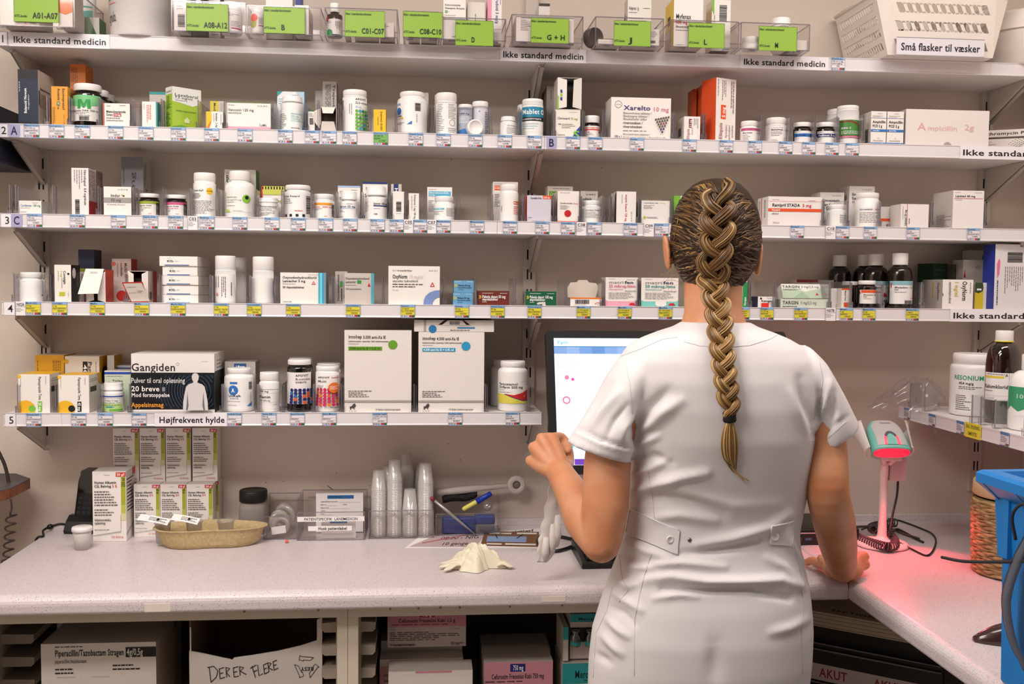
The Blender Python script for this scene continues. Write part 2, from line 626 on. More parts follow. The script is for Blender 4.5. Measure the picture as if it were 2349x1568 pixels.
b = MB()
b.prism([(-.0004, ZC+.0003), (-.0004, ZC+.016), (-.006, ZC+.016), (-.010, ZC+.014), (-.013, ZC+.0003)], 0, -.912, XW-.0005, M_TOP)
struct(b.build('trim_2'))
# ---------------------------------------------------------------- cabinets below
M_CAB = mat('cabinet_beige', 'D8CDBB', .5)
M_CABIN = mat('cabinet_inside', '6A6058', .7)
M_RUN = mat('runner_plastic', 'A4988A', .5)
FY = -.505
def cabinet(x0, x1, label, ledge_left=None, pw0=.021, pw1=.021):
    t = empty('cabinet', ((x0+x1)/2, -.25, 0))
    tag(t, label, 'cabinet', 'open cabinets below the back worktop')
    cx, cy = (x0+x1)/2, -.25
    b = MB()
    z1 = ZC-.0405
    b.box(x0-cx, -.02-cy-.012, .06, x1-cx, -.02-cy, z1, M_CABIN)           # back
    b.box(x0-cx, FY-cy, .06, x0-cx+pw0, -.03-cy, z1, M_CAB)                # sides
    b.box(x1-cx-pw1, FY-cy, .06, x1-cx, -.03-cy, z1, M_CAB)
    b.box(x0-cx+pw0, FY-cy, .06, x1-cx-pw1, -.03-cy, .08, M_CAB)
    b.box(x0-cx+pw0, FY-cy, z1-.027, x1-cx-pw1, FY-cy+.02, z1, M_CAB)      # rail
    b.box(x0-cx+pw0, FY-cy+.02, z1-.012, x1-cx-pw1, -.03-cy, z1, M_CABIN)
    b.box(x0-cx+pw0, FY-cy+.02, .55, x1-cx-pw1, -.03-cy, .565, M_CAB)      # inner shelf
    b.build('carcass', t)
    for side in (0, 1):                                                    # moulded runner strips with ledges
        b = MB()
        xs = x0-cx+pw0 if side == 0 else x1-cx-pw1
        sg = 1 if side == 0 else -1
        wide = .034 if not (side == 0 and ledge_left) else ledge_left
        a, c = sorted((xs, xs+sg*.004))
        b.box(a, FY-cy+.022, .58, c, -.05-cy, z1-.03, M_RUN)
        z = z1-.055
        while z > .6:
            a, c = sorted((xs+sg*.004, xs+sg*wide))
            b.prism([(a if sg > 0 else c, z+.010), (c if sg > 0 else a, z+.008), (c if sg > 0 else a, z-.006), (c-.006 if sg > 0 else a+.006, z-.012), (a if sg > 0 else c, z-.012)], 1, FY-cy+.026+(.11 if wide > .05 else 0), -.06-cy, M_RUN)
            z -= .049
        b.build('drawer_runner', t)
    return t
cabinet(-.912, -.1498, 'open beige cabinet under the left of the worktop', .07)
cabinet(-.1490, .60, 'open beige cabinet under the worktop right of the double post')
# ================================================================ cartons and bottles
def carton_mesh(mb, w, d, h, c='w', s=None, t=None, f=(), Rr=(), L=(), z0=0, closed=True):
    cf, cs, ct = pm(c), pm(s or c), pm(t or s or c)
    x0, x1 = -w/2, w/2
    v = [(x0, 0, z0), (x1, 0, z0), (x1, d, z0), (x0, d, z0), (x0, 0, z0+h), (x1, 0, z0+h), (x1, d, z0+h), (x0, d, z0+h)]
    mb.add(v, [(0, 1, 5, 4)], cf)
    mb.add(v, [(1, 2, 6, 5), (3, 0, 4, 7)], cs)
    mb.add(v, [(2, 3, 7, 6), (4, 5, 6, 7), (0, 3, 2, 1)], ct)
    if f:
        printing(mb, f, Flat((x0, 0, z0+h), (w, 0, 0), (0, 0, -h)), w/h)
    if Rr:
        printing(mb, Rr, Flat((x1, 0, z0+h), (0, d, 0), (0, 0, -h)), d/h)
    if L:
        printing(mb, L, Flat((x0, d, z0+h), (0, -d, 0), (0, 0, -h)), d/h)
def note(sh, px, desc):
    ITEMS.append((sh, px, desc))
def B(sh, desc, x0, x1, yt, d=.06, c='w', s=None, t=None, f=(), Rr=(), L=(), rz=0, yf=-.188, zb=None, zt=None, n='medicine_box', cat='medicine box', tail=None, group=None, tilt=0, front=True, lift=0):
    """carton: front face spans pixels x0..x1 in the plane y=yf and reaches up to pixel yt"""
    z0 = ZT[sh]+.0003 if zb is None else zb
    ym = yt+30
    X0, X1 = atY(x0, ym, yf).x, atY(x1, ym, yf).x
    a = R(rz)
    w = (X1-X0)/max(.3, math.cos(a))
    h = (zt if zt is not None else atY((x0+x1)/2, yt, yf).z)-z0
    mb = MB()
    carton_mesh(mb, w, d, h, c, s, t, f, Rr, L)
    o = mb.build(n, None, ((X0+X1)/2, yf+abs(math.sin(a))*w/2, z0+lift), rot=(R(tilt), 0, a))
    tag(o, desc+(' on '+NAMES5[sh] if tail is None else tail), cat, group)
    if front and zb is None and sh in ZT:
        note(sh, (x0+x1)/2, desc)
    o['h_'] = h
    return o
M_AMB = clear('amber_clear', '7A3A14', .12, .06)
M_PILL = mat('brown_tablets', '9A5A2A', .5)
def C(sh, desc, x0, x1, yt, cap=(.15, .9), sh_=(.1, .8), body=None, capm=None, lab=None, yf=-.185, z0=None, n='pill_bottle', cat='bottle', tail=None, flute=None, front=True, group=None, pills=0, seg=28, capgap=.004, turn=0, ring=False):
    """bottle: cap=(height share, radius share), sh_=(shoulder share, neck radius share), lab=(v0, v1, colour, span, ops)"""
    zb = ZT[sh]+.0003 if z0 is None else z0
    ym = yt+40
    r = (atY(x1, ym, yf+.025).x-atY(x0, ym, yf+.025).x)/2
    yc = yf+r
    X = (atY(x0, ym, yc).x+atY(x1, ym, yc).x)/2
    r = (atY(x1, ym, yc).x-atY(x0, ym, yc).x)/2
    h = atY((x0+x1)/2, yt, yc-r*cap[1]*(1 if zb+.05 > CAM.z else -1)).z-zb
    t = empty(n, (X, yc, zb))
    tag(t, desc+(' on '+NAMES5[sh] if tail is None else tail), cat, group)
    zc = h*(1-cap[0])
    zs = zc-h*sh_[0]
    rn = r*sh_[1]
    rc = r*cap[1]
    b = MB()
    prof = [(r*.90, 0), (r*.98, .0018), (r, .004), (r, zs)]
    for i in range(1, 6):
        a = R(90*i/5)
        prof.append((rn+(r-rn)*math.cos(a), zs+(zc-capgap-zs)*math.sin(a)))
    prof += [(rn, zc+.002)]
    b.lathe(prof, body or M_BOTTLE, seg)
    b.build('body', t)
    b = MB()
    ch = h-zc
    kk = [(rc*.97, zc), (rc, zc+.001), (rc, h-min(.003, ch*.2)), (rc*.985, h-.001), (rc*.95, h)]
    if ring:
        kk = [(rc*1.04, zc), (rc*1.04, zc+ch*.22), (rc, zc+ch*.26), (rc, h-.003), (rc*.985, h-.001), (rc*.95, h)]
    b.lathe(kk, capm or M_WCAP, 48 if flute else seg, flute=(1, flute, 1 if not ring else 2, len(kk)-3) if flute else None)
    b.build('cap', t)
    if lab:
        v0, v1, col, span, ops = lab
        b = MB()
        S = Cyl(r+.0004, h*(1-v0), h*(1-v1), span, turn)
        nn = 18
        vs = [S(i/nn, v, 0) for v in (1, 0) for i in range(nn+1)]
        b.add(vs, [(i, i+1, nn+2+i, nn+1+i) for i in range(nn)], pm(col), True)
        printing(b, ops, S, (r*span)/(h*(v1-v0)))
        b.build('label', t)
    if pills:
        b = MB()
        rnd = random.Random(pills)
        for i in range(34):
            a, q = rnd.uniform(0, 6.28), (r-.008)*math.sqrt(rnd.uniform(.2, 1))
            M = Matrix.Translation((q*math.cos(a), q*math.sin(a), rnd.uniform(.004, h*pills/100))) @ Matrix.Rotation(rnd.uniform(0, 3), 4, 'X') @ Matrix.Rotation(rnd.uniform(0, 3), 4, 'Y')
            b.lathe([(0, -.003), (.0045, -.0025), (.0055, 0), (.0045, .0025), (0, .003)], M_PILL, 10, M, cap=False)
        o = b.build('tablets', t)
        o['kind'] = 'stuff'
    if front and z0 is None:
        note(sh, (x0+x1)/2, desc)
    return t
M_DKPL = mat('dark_jar', '1A0E08', .15, coat=.3)

# ---------------------------------------------------------------- shelf 2
B(2, 'tall navy carton with white vertical lettering', 41, 87, 159, .10, '12233C', 'e', 'e', [('r', 0, 0, 1, .16, '0C1118'), ('r', 0, .93, 1, 1, '0C1118'), ('T', .36, .78, .13, 'Balancid Novum', 'W', .45, 90), ('t', .52, .72, .055, '100 tyggetabletter', 'W', .28, 90), ('t', .08, .40, .05, 'Vnr 06 93 94', 'W', .18, 90)],
  [('T', .12, .32, .045, 'Balancid Novum', 'k', .6), ('n', .1, .4, .75, .66, 9, 'g'), ('b', .02, .36, .09, .62, 1)])
B(2, 'orange carton with vertical print reading down', 118, 155, 198, .08, 'i', 'i', 'i', [('T', .76, .05, .15, 'Esomeprazol', 'k', .53, -90), ('T', .46, .05, .15, 'Actavis', 'k', .3, -90), ('r', .34, .38, .52, .48, 'D'), ('t', .44, .39, .11, '20', 'W', .07, -90), ('t', .44, .5, .09, 'mg', 'k', .07, -90), ('n', .06, .52, .24, .97, 2, 'h', 1), ('t', .78, .7, .06, 'Vnr 51 87 02', 'h', .25, -90)], [('n', .2, .1, .8, .9, 5, 'h', 1)])
B(2, 'dark orange carton standing at the back behind amber jars', 161, 196, 147, .055, 'D0701C', None, 'C06414', [('n', .05, .05, .5, .55, 4, 'h', 1), ('p', [(0, .75), (.3, .5), (.7, .4), (1, .38), (1, .5), (.6, .55), (.3, .75)], 'g')], [('p', [(0, .5), (.5, .42), (.7, .6), (.75, 1), (.45, 1), (.3, .7), (0, .6)], 'g')], yf=-.105, front=False)
mlab = [('r', 0, 0, 1, .34, '7CC98A'), ('p', [(0, .34), (.2, .40), (.5, .47), (.8, .40), (1, .34)], '7CC98A'), ('p', [(.33, .53), (.345, .17), (.45, .17), (.51, .33), (.57, .17), (.67, .17), (.69, .53), (.60, .53), (.59, .30), (.53, .50), (.485, .50), (.43, .30), (.42, .53)], '2E9A4A'), ('t', .12, .60, .07, 'Magnesia DAK 500 mg', 'k', .8), ('n', .25, .66, .75, .74, 2, 'g'), ('t', .36, .78, .05, 'Afførende', 'g', .3), ('b', .38, .82, .64, .98)]
C(2, 'amber jar with green and white label, white lid', 170, 233, 190, (.155, .97), (.09, .80), M_AMB, None, (.27, .855, 'w', 2.7, mlab), pills=12, flute=.012)
C(2, 'dark amber jar directly behind the green labelled jar', 198, 250, 204, (.155, .97), (.09, .8), M_DKPL, None, None, yf=-.117, front=False, group='amber jars in a file on the shelf marked 2')
C(2, 'hindmost dark amber jar of the green labelled file', 216, 263, 214, (.155, .97), (.09, .8), M_DKPL, None, None, yf=-.058, front=False, group='amber jars in a file on the shelf marked 2')
B(2, 'white carton with brown-red left edge and dose patch', 236, 298, 237, .05, 'w', 'e', 'e', [('r', 0, 0, .06, 1, 'B8674E'), ('n', .15, .08, .3, .16, 1, 'g'), ('n', .62, .05, .9, .13, 1, 'g'), ('T', .13, .34, .1, 'Metoclopramide', 'k', .72), ('T', .13, .47, .1, 'Orion', 'k', .24), ('r', .4, .41, .68, .54, 'B04A3C'), ('T', .43, .475, .085, '10 mg', 'W', .22), ('n', .13, .56, .75, .76, 2, 'g')])
B(2, 'small white carton with turquoise right edge, red print', 326, 361, 233, .045, 'w', 't', 'w', [('r', .90, 0, 1, 1, 't'), ('n', .28, .12, .62, .95, 3, 'r', 1), ('n', .1, .1, .18, .4, 1, 'g', 1)])
B(2, 'pale carton with teal top line at the back', 343, 398, 211, .06, 'e', None, 'e', [('r', 0, 0, 1, .06, 't'), ('n', .05, .22, .7, .4, 3, 'r')], yf=-.09, front=False)
B(2, 'tall lime green carton turned to show two sides', 395, 451, 198, .031, 'l', 'l', 'D', [('r', 0, 0, 1, .34, 'E8EAE2'), ('p', [(0, .34), (.35, .37), (.7, .42), (1, .33), (1, .30), (0, .30)], 'E8EAE2'), ('t', .08, .18, .07, 'Laxeberal', 'k', .82), ('t', .08, .245, .05, '7,5 mg/ml', 'k', .62), ('n', .1, .29, .75, .33, 1, 'g'), ('t', .12, .55, .03, 'Afføringsmiddel', 'D', .7), ('p', [(.5, .68), (.6, .75), (.58, .82), (.42, .82), (.4, .75)], 'L'), ('p', [(0, .93), (.3, .88), (.6, .93), (1, .86), (1, .92), (.6, .97), (.3, .93), (0, .98)], '6E9A2A')], [], [('r', 0, 0, 1, .17, 'E8EAE2'), ('t', .06, .1, .06, 'Laxeberal', 'k', .8), ('n', .15, .2, .9, .5, 8, 'D'), ('n', .05, .58, .8, .92, 9, 'D')], rz=40)
B(2, 'small white and yellow carton with curved orange corner', 473, 512, 256, .04, 'w', 'y', 'y', [('p', [(0, 0), (.3, 0), (.34, .3), (.3, .6), (.16, 1), (0, 1)], 'y'), ('p', [(.3, .45), (.28, .65), (.14, 1), (.02, 1), (.02, .88)], 'o'), ('T', .62, .08, .11, 'Imolope  2 mg', '5A5A60', .78, -90), ('n', .82, .15, .92, .9, 1, 'g', 1), ('n', .42, .1, .5, .8, 1, 'g', 1)])
B(2, 'yellow and beige carton with vertical print at the back', 482, 518, 232, .05, 'D8C23A', None, 'e', [('r', .55, 0, 1, 1, 'e'), ('T', .3, .05, .13, 'Mod diarre', 'k', .6, -90), ('n', .65, .05, .9, .6, 3, 'g', 1)], yf=-.12, front=False)
B(2, 'wide white carton with green top, red bottom band', 518, 621, 234, .085, 'w', 'e', 'e', [('r', 0, 0, 1, .035, '5E7A3A'), ('t', .05, .11, .05, '30 kaps.', 'g', .15), ('t', .70, .13, .05, 'Vnr 42 48 75', 'g', .23), ('t', .05, .28, .09, 'Vancocin 125 mg', 'k', .57), ('t', .05, .38, .07, 'vancomycin', 'd', .3), ('t', .74, .79, .09, 'SoMs', 'g', .17), ('r', 0, .86, 1, .925, 'P'), ('r', 0, .925, 1, 1, 'D8405A')], [('r', 0, .2, 1, .22, 'g'), ('r', 0, .45, 1, .47, 'g')])
metf = [('t', .5, .38, .055, 'Metformin', '6FC0C4', .42), ('t', .5, .46, .055, '500 mg', '6FC0C4', .25), ('n', .5, .5, .95, .66, 3, '9AD0D4'), ('n', .05, .36, .38, .9, 9, 'g'), ('n', .5, .84, .9, .92, 1, 'g'), ('p', [(.88, 1), (1, .55), (1, 1)], '3A9AB8')]
B(2, 'tall pale blue and white carton behind a bottle', 636, 698, 210, .05, 'E4E8EA', 'S', 'S', [('p', [(0, 0), (.2, 0), (0, .12)], 't'), ('n', .05, .15, .35, .3, 3, '6FC0C4'), ('t', .55, .08, .03, 'Vnr 06 39 61', 'g', .3), ('p', [(1, 0), (1, .6), (.86, .12), (.7, .02), (.72, 0)], 'B0CCDC')], yf=-.128, front=False)
C(2, 'white tablet bottle with turquoise print before pale blue carton', 644, 697, 219, (.15, .86), (.1, .72), None, None, (.2, .98, 'f5f3f0', 2.6, metf), ring=True)
B(2, 'narrow white carton with green edges leaning left', 706, 722, 253, .06, 'w', 'D', 'w', [('r', 0, 0, 1, .05, 'D'), ('b', .25, .35, .8, .65), ('n', .2, .1, .8, .3, 3, 'g')])
B(2, 'narrow grey carton at the back under a taller one', 723, 741, 208, .05, 'A8A29C', None, None, [('n', .3, .2, .6, .9, 2, 'd', 1)], yf=-.085, front=False)
B(2, 'tall grey carton with vertical print at the back', 740, 772, 187, .05, 'B4AEA8', '9A948E', None, [('T', .82, .05, .16, 'Trajenta', '3A3634', .45, -90), ('r', .74, .62, .92, .8, 'd'), ('t', .83, .64, .12, '5 mg', 'e', .14, -90), ('n', .2, .05, .6, .9, 4, 'd', 1)], yf=-.10, front=False)
def open_carton(sh, desc, x0, x1, yt, d, c, s, inner='2A2624', rz=0, yf=-.188, flaps=(), f=(), Rr=(), L=(), tail=None, zb=None, x_in=None, n='open_medicine_box', note_=True, group=None):
    """carton opened at the front: dark inside, thin walls, flap polygons ((x, y, z) in shares of w, d, h)"""
    z0 = ZT[sh]+.0003 if zb is None else zb
    X0, X1 = atY(x0, yt+40, yf).x, atY(x1, yt+40, yf).x
    a = R(rz)
    w = (X1-X0)/math.cos(a)
    h = atY((x0+x1)/2, yt, yf).z-z0
    t = empty(n, ((X0+X1)/2, yf+abs(math.sin(a))*w/2, z0), a)
    tag(t, desc+(' on '+NAMES5[sh] if tail is None else tail), 'medicine box', group)
    b = MB()
    k = .0012
    m, mi, mo = pm(s), pm(inner), pm(c)
    b.box(-w/2, 0, 0, -w/2+k, d, h, m)
    b.box(w/2-k, 0, 0, w/2, d, h, m)
    b.box(-w/2+k, 0, h-k, w/2-k, d, h, mo)
    b.box(-w/2+k, 0, 0, w/2-k, d, k, mo)
    b.box(-w/2+k, d-k, k, w/2-k, d, h-k, m)
    if Rr:
        printing(b, Rr, Flat((w/2, 0, h), (0, d, 0), (0, 0, -h)), d/h)
    if L:
        printing(b, L, Flat((-w/2, d, h), (0, -d, 0), (0, 0, -h)), d/h)
    b.build('shell', t)
    b = MB()
    b.box(-w/2+k*1.5, d*.35, k*1.5, w/2-k*1.5, d*.9, h*.8, pm(x_in or '3A322C'))  # dark block, the shade inside the opened carton put into colour
    b.build('dark_inside', t)
    for fi, (col, pts, ops) in enumerate(flaps):
        b = MB()
        P = [Vector((x*w, y*d, z*h)) for x, y, z in pts]
        nn = (P[1]-P[0]).cross(P[-1]-P[0]).normalized()*.0005
        k2 = len(P)
        b.add([p+nn for p in P]+[p-nn for p in P], [tuple(range(k2)), tuple(range(k2, 2*k2))[::-1]]+[(i, k2+i, k2+(i+1) % k2, (i+1) % k2) for i in range(k2)], pm(col))
        if ops and len(P) == 4:
            printing(b, ops, Flat(P[0], P[1]-P[0], P[3]-P[0]), (P[1]-P[0]).length/(P[3]-P[0]).length, eps0=.0009)
        b.build('flap', t)
    if note_:
        note(sh, (x0+x1)/2, desc)
    return t
open_carton(2, 'small torn open white carton with dark inside', 735, 772, 246, .07, 'C9BEB4', 'B8ACA2', flaps=[('E6DED6', [(-.42, -.02, 1.0), (.42, -.02, 1.0), (.3, -.1, .74), (-.34, -.1, .74)], []), ('E6DED6', [(-.5, -.02, .02), (.5, -.02, .02), (.36, -.12, .42), (-.38, -.12, .42)], []), ('E8E0D8', [(-.5, 0, .1), (-.5, 0, .95), (-.86, -.12, .82), (-.92, -.15, .45)], [])], x_in='4A382E')
dots = lambda u0, v0, du, dv, nu, nv, cols, r: [('o', u0+i*du, v0+j*dv, r, cols[(i*7+j*5+i*j) % len(cols)]) for j in range(nv) for i in range(nu)]
d3 = [('T', .54, .07, .05, 'APOVIT', 'k', .36), ('t', .54, .17, .06, 'D3-vitamin', 'd', .5), ('t', .54, .285, .05, '25 µg', 'B'), ('b', .04, .08, .12, .36, 1), ('n', .34, .2, .46, .6, 2, 'g', 1)]+dots(.58, .40, .1, .1, 5, 6, ['6FB83A', '6FB83A', '3A9AC0', '6FB83A', '2E8A4A'], .045)
C(2, 'white tablet tub with green and blue dots', 786, 842, 204, (.13, .97), (.03, .93), None, None, (.17, .97, 'f5f3f0', 2.7, d3))
B(2, 'narrow yellow carton with vertical print', 857, 885, 251, .05, 'y', 'D8A818', 'y', [('T', .64, .08, .15, 'Dekristol 20.000', '6A4A1A', .78, -90), ('n', .3, .3, .42, .75, 1, 'h', 1)])
uk = [('r', 0, .0, .14, .08, 'b'), ('ring', .08, .27, .0, .10, 'b'), ('T', .0, .44, .055, 'iKalk', 'k', .2), ('o', .22, .52, .035, 'y'), ('t', 0, .53, .035, 'FORTE', 'g', .16), ('p', [(.36, .74), (.5, .62), (.5, .74)], 'b'), ('b', .58, 0, .74, .28, 1), ('t', .63, .38, .03, '0309 03 PLF', 'k', .3, -90), ('n', 0, .66, .33, .74, 2, 'g')]
C(2, 'large white bottle with blue label marks and barcode', 911, 980, 208, (.10, .82), (.13, .78), None, None, (.28, .93, 'f6f4f2', 2.4, uk))
B(2, 'plain pale carton behind the large white bottle', 935, 983, 212, .05, 'e', None, None, [], yf=-.10, front=False)
kal = [('n', .12, .02, .42, .9, 16, 'g'), ('n', .56, .02, .92, .5, 10, 'g'), ('ring', .72, .62, .12, .105, 'g'), ('n', .56, .78, .92, .95, 3, 'g')]
C(2, 'white cylinder bottle with fluted cap and grey print', 1000, 1048, 211, (.19, .96), (.03, .93), None, None, (.25, .97, 'f5f3f0', 2.6, kal), flute=.02)
C(2, 'white cylinder bottle hidden behind the fluted one', 996, 1042, 214, (.19, .96), (.03, .93), None, None, None, yf=-.115, front=False)
C(2, 'grey-blue effervescent tube with blue corner', 1051, 1083, 238, (.10, 1.0), (.01, .95), mat('tube_grey', 'A4AAB8', .3), None, (.18, .98, 'A4AAB8', 2.6, [('t', .1, .14, .06, '* 500 mg', 'k', .6), ('n', .1, .24, .9, .5, 5, 'W'), ('p', [(0, 1), (0, .8), (.4, .7), (.8, .74), (.4, 1)], 'b')]), yf=-.165, n='tablet_tube', cat='tube')
C(2, 'pale upright tablet tube behind a lying tube', 1084, 1119, 231, (.14, 1.04), (.01, .95), mat('tube_pale', 'D8D8E0', .3), None, (.2, .98, 'D8D8E0', 2.6, [('t', .4, .1, .05, 'id', 'k'), ('n', .1, .35, .5, .6, 4, 'g'), ('n', .72, .1, .96, .95, 14, 'k')]), yf=-.155, n='tablet_tube', cat='tube', front=False)
# tube lying with its round end toward us
t = empty('tablet_tube', (atY(1090, 297, -.2).x, -.19, ZT[2]+.0193), rot=(R(90), 0, R(8)))
tag(t, 'white tablet tube lying with its round cap facing out on the shelf marked 2', 'tube')
b = MB()
b.lathe([(.0165, -.012), (.0165, -.125), (.015, -.127)][::-1], mat('tube_pale', 'D8D8E0', .3), 28)
b.build('body', t)
b = MB()
b.lathe([(.0165, -.012), (.0185, -.011), (.0188, .006), (.0175, .0085), (.0150, .0092), (.0146, .0078), (.0, .0078)], M_WCAP, 32)
b.build('cap', t)
zk = [('t', .42, .18, .12, 'Zinklet', 'g', .42), ('n', .4, .32, .85, .85, 5, 'g'), ('n', .88, .15, 1, .9, 6, 'g')]
C(2, 'small plain white pill bottle with grey lettering', 1147, 1184, 266, (.2, .9), (.08, .84), None, None, (.34, .95, 'f4f2f0', 2.6, zk), ring=True)
mab = [('r', 0, .08, 1, .46, '1E86A8'), ('r', 0, .46, 1, .60, '15161A'), ('T', .05, .26, .17, 'Mablet', 'W', .66), ('ring', .87, .26, .09, .05, 'W'), ('T', .05, .53, .05, 'MAGNESIUM-DEPOTTABLETTER', 'W', .75), ('n', .05, .66, .7, .92, 3, 'B0D4DC')]
C(2, 'white tub with teal and black bands', 1197, 1246, 225, (.115, .97), (.02, .95), None, None, (.16, .85, 'f3f1ee', 2.6, mab))
C(2, 'white bottle behind the teal banded tub', 1186, 1232, 238, (.115, .97), (.02, .95), None, None, (.2, .85, '1E86A8', 2.6, []), yf=-.11, front=False)
B(2, 'dark grey carton behind the middle upright bracket', 1254, 1280, 198, .10, '8A827C', '6A645E', '6A645E', [('n', .3, .08, .5, .3, 1, 'd', 1)], [], [], yf=-.12, front=False)
clo = [('t', .55, .08, .035, 'Vnr 06 03 57', 'g', .34), ('T', .1, .3, .075, 'Cloriocard', '4A4A50', .48), ('T', .62, .31, .075, '75 mg', '8AA83A', .27), ('T', .12, .51, .05, '100', 'k', .12), ('n', .27, .48, .85, .66, 3, 'g'), ('T', .12, .89, .04, 'SANDOZ', 'n', .28), ('p', [(.66, 1), (.86, .7), (.94, .62), (1, .56), (1, 1)], '2A4A9A'), ('T', .72, .86, .24, 'S', '8AC83A', .27)]
B(2, 'white carton with green and blue corner letter below open carton', 1273, 1331, 252, .07, 'EFEAE0', 'E0DAD0', 'e', clo)
zt_ = atY(1302, 252, -.188).z
open_carton(2, 'white carton with open flaps stacked on another carton', 1279, 1334, 178, .07, 'C8C0B8', 'C8C0B8', '1A1614', flaps=[('EDE7E0', [(-.5, 0, 1.0), (-.12, -.04, .92), (-.12, -.04, .08), (-.5, 0, .02)], [('r', .3, .36, .52, .46, '2A3A8A'), ('r', .3, .48, .52, .58, '8AC83A'), ('r', .3, .6, .52, .7, '2A3A8A'), ('p', [(0, .55), (.14, .6), (.14, 1), (0, 1)], '8AC83A')]), ('E4DED6', [(.16, -.06, .92), (.5, 0, 1.0), (.5, 0, .02), (.12, -.06, .08)], [])], zb=zt_+.0005, note_=False)
hm = [('t', .1, .16, .11, 'HJERTEMAGNYL', 'O', .8), ('r', .05, .26, .95, .34, 'r'), ('T', .1, .45, .1, '75 mg', 'r', .25), ('n', .1, .54, .55, .74, 3, 'g'), ('p', [(.8, .46), (.86, .42), (.92, .46), (.86, .6)], 'r'), ('o', .825, .45, .035, 'r'), ('o', .895, .45, .035, 'r'), ('p', [(0, .86), (.5, .96), (1, .98), (1, 1), (0, 1)], 'r')]
C(2, 'small jar with red and white label, white lid', 1339, 1375, 264, (.30, .98), (.1, .85), M_DKPL, None, (.44, .99, 'f0ece8', 2.7, hm))
xa = [('ring', .12, .17, .06, .052, 'g'), ('T', .085, .172, .014, 'BAYER', 'd', .07), ('T', .21, .245, .105, 'Xarelto', '42307A', .45), ('T', .695, .265, .1, '10 mg', 'D98AA4', .27), ('t', .2, .37, .055, 'filmovertrukne tabletter /', 'g', .48), ('t', .2, .44, .055, 'filmdrasjerte tabletter /', 'g', .44), ('t', .2, .51, .055, 'filmuhúðaðar töflur', 'g', .40), ('T', .2, .60, .055, 'rivaroxaban /', 'd', .33), ('T', .2, .69, .055, 'rivaroksaban', 'd', .32), ('n', .2, .77, .85, .81, 1, 'g'), ('t', .2, .87, .05, 'filmovertrukne tabletter /', 'g', .46), ('T', .055, .93, .06, '100 x 1', '42307A', .13), ('t', .2, .945, .05, 'filmdrasjerte tabletter / filmuhúðuð tafla', 'g', .72)]
for j in range(6):
    for i in range(6-j):
        u = .73+i*.042+j*.021
        xa.append(('p', [(u, .50+j*.06-.012*i), (u+.03, .48+j*.06-.012*i), (u+.035, .52+j*.06-.012*i), (u+.008, .54+j*.06-.012*i)], 'C0307A' if (i, j) == (2, 2) else ('42307A' if j > 3 else '5E5248')))
B(2, 'wide white carton with big purple lettering', 1402, 1539, 224, .075, 'w', 'E6E0DA', 'e', xa)
B(2, 'short white carton with dark red dose patch lying turned', 1569, 1606, 267, .085, 'w', 'E2DCD6', 'e', [('T', .25, .93, .17, 'Eliquis', 'B0708A', .42, 90), ('r', .3, .1, .48, .46, '7A2438'), ('T', .4, .44, .13, '2,5 mg', 'W', .3, 90), ('t', .5, .75, .07, 'Apixaban', 'g', .3, 90), ('n', .58, .08, .9, .5, 3, 'g', 1)], [('n', 0, .15, .9, .9, 4, 'g')], [('b', .4, .4, .7, .75, 1)])
el = [('n', .06, .02, .16, .4, 1, 'g', 1), ('n', .28, .03, .52, .38, 3, '8A5A58', 1), ('r', .25, .415, .5, .635, 'O'), ('T', .385, .61, .15, '5 mg', 'W', .16, 90), ('T', .25, .955, .16, 'Eliquis', 'B07888', .26, 90), ('t', .52, .93, .085, 'Apixaban/', '8A6A70', .21, 90), ('t', .68, .96, .085, 'apiksaban/', '8A6A70', .24, 90), ('t', .83, .92, .085, 'apixaban', '8A6A70', .2, 90), ('n', .72, .04, .92, .55, 2, '8A5A58', 1)]
B(2, 'tall white carton with orange dose patch and orange side', 1643, 1695, 178, .055, 'w', 'O', 'E0A0A0', el, rz=22, L=[])
B(2, 'orange carton with pale edge behind the tall one', 1612, 1622, 193, .10, 'D8C8C0', 'C8501E', 'C8501E', [('n', .3, .1, .7, .6, 1, 'g', 1)], yf=-.13, front=False)
B(2, 'darker orange carton at the very back', 1590, 1598, 204, .05, 'B84A1C', None, None, [], yf=-.09, front=False)
mar = [('r', 0, 0, 1, .18, 'C04A7C'), ('T', .1, .33, .1, 'Marevan', '3A3A40', .42), ('t', .72, .33, .1, '2,5 mg', 'k', .28), ('n', .1, .45, .5, .9, 4, 'g'), ('n', .78, .7, .92, .8, 1, 'r')]
C(2, 'white pill bottle with magenta label band', 1698, 1738, 276, (.22, .93), (.08, .86), None, None, (.34, .97, 'f3efec', 2.6, mar), flute=.012)
bet = [('t', .25, .1, .06, 'Vnr 41 77 04', 'g', .4), ('T', .2, .22, .1, 'Betolvex', 'k', .45), ('T', .72, .22, .1, '1 mg', 'b', .2), ('n', .2, .32, .75, .62, 3, 'g'), ('ring', .75, .8, .07, .06, 'g'), ('n', .2, .8, .5, .95, 2, 'g'), ('b', .9, .1, 1, .9, 1)]
C(2, 'white pill bottle with blue dose print', 1757, 1802, 268, (.24, .95), (.05, .9), None, None, (.34, .97, 'f3efec', 2.6, bet), flute=.012)
def fol(dose, col):
    return [('n', .05, .06, .4, .14, 1, 'g'), ('r', .08, .22, .86, .48, col), ('o', .08, .35, .085, col), ('o', .86, .35, .085, col), ('T', .08, .35, .15, 'Folimet '+dose, 'W' if col == 'N' else 'n', .78), ('n', .05, .58, .3, .66, 1, 'g'), ('b', .88, .5, 1, .95, 1)]
C(2, 'small dark jar with light blue oval on label', 1820, 1859, 279, (.2, .97), (.12, .85), M_DKPL, None, (.4, .96, 'f0ecea', 2.6, fol('1 mg', 'b')))
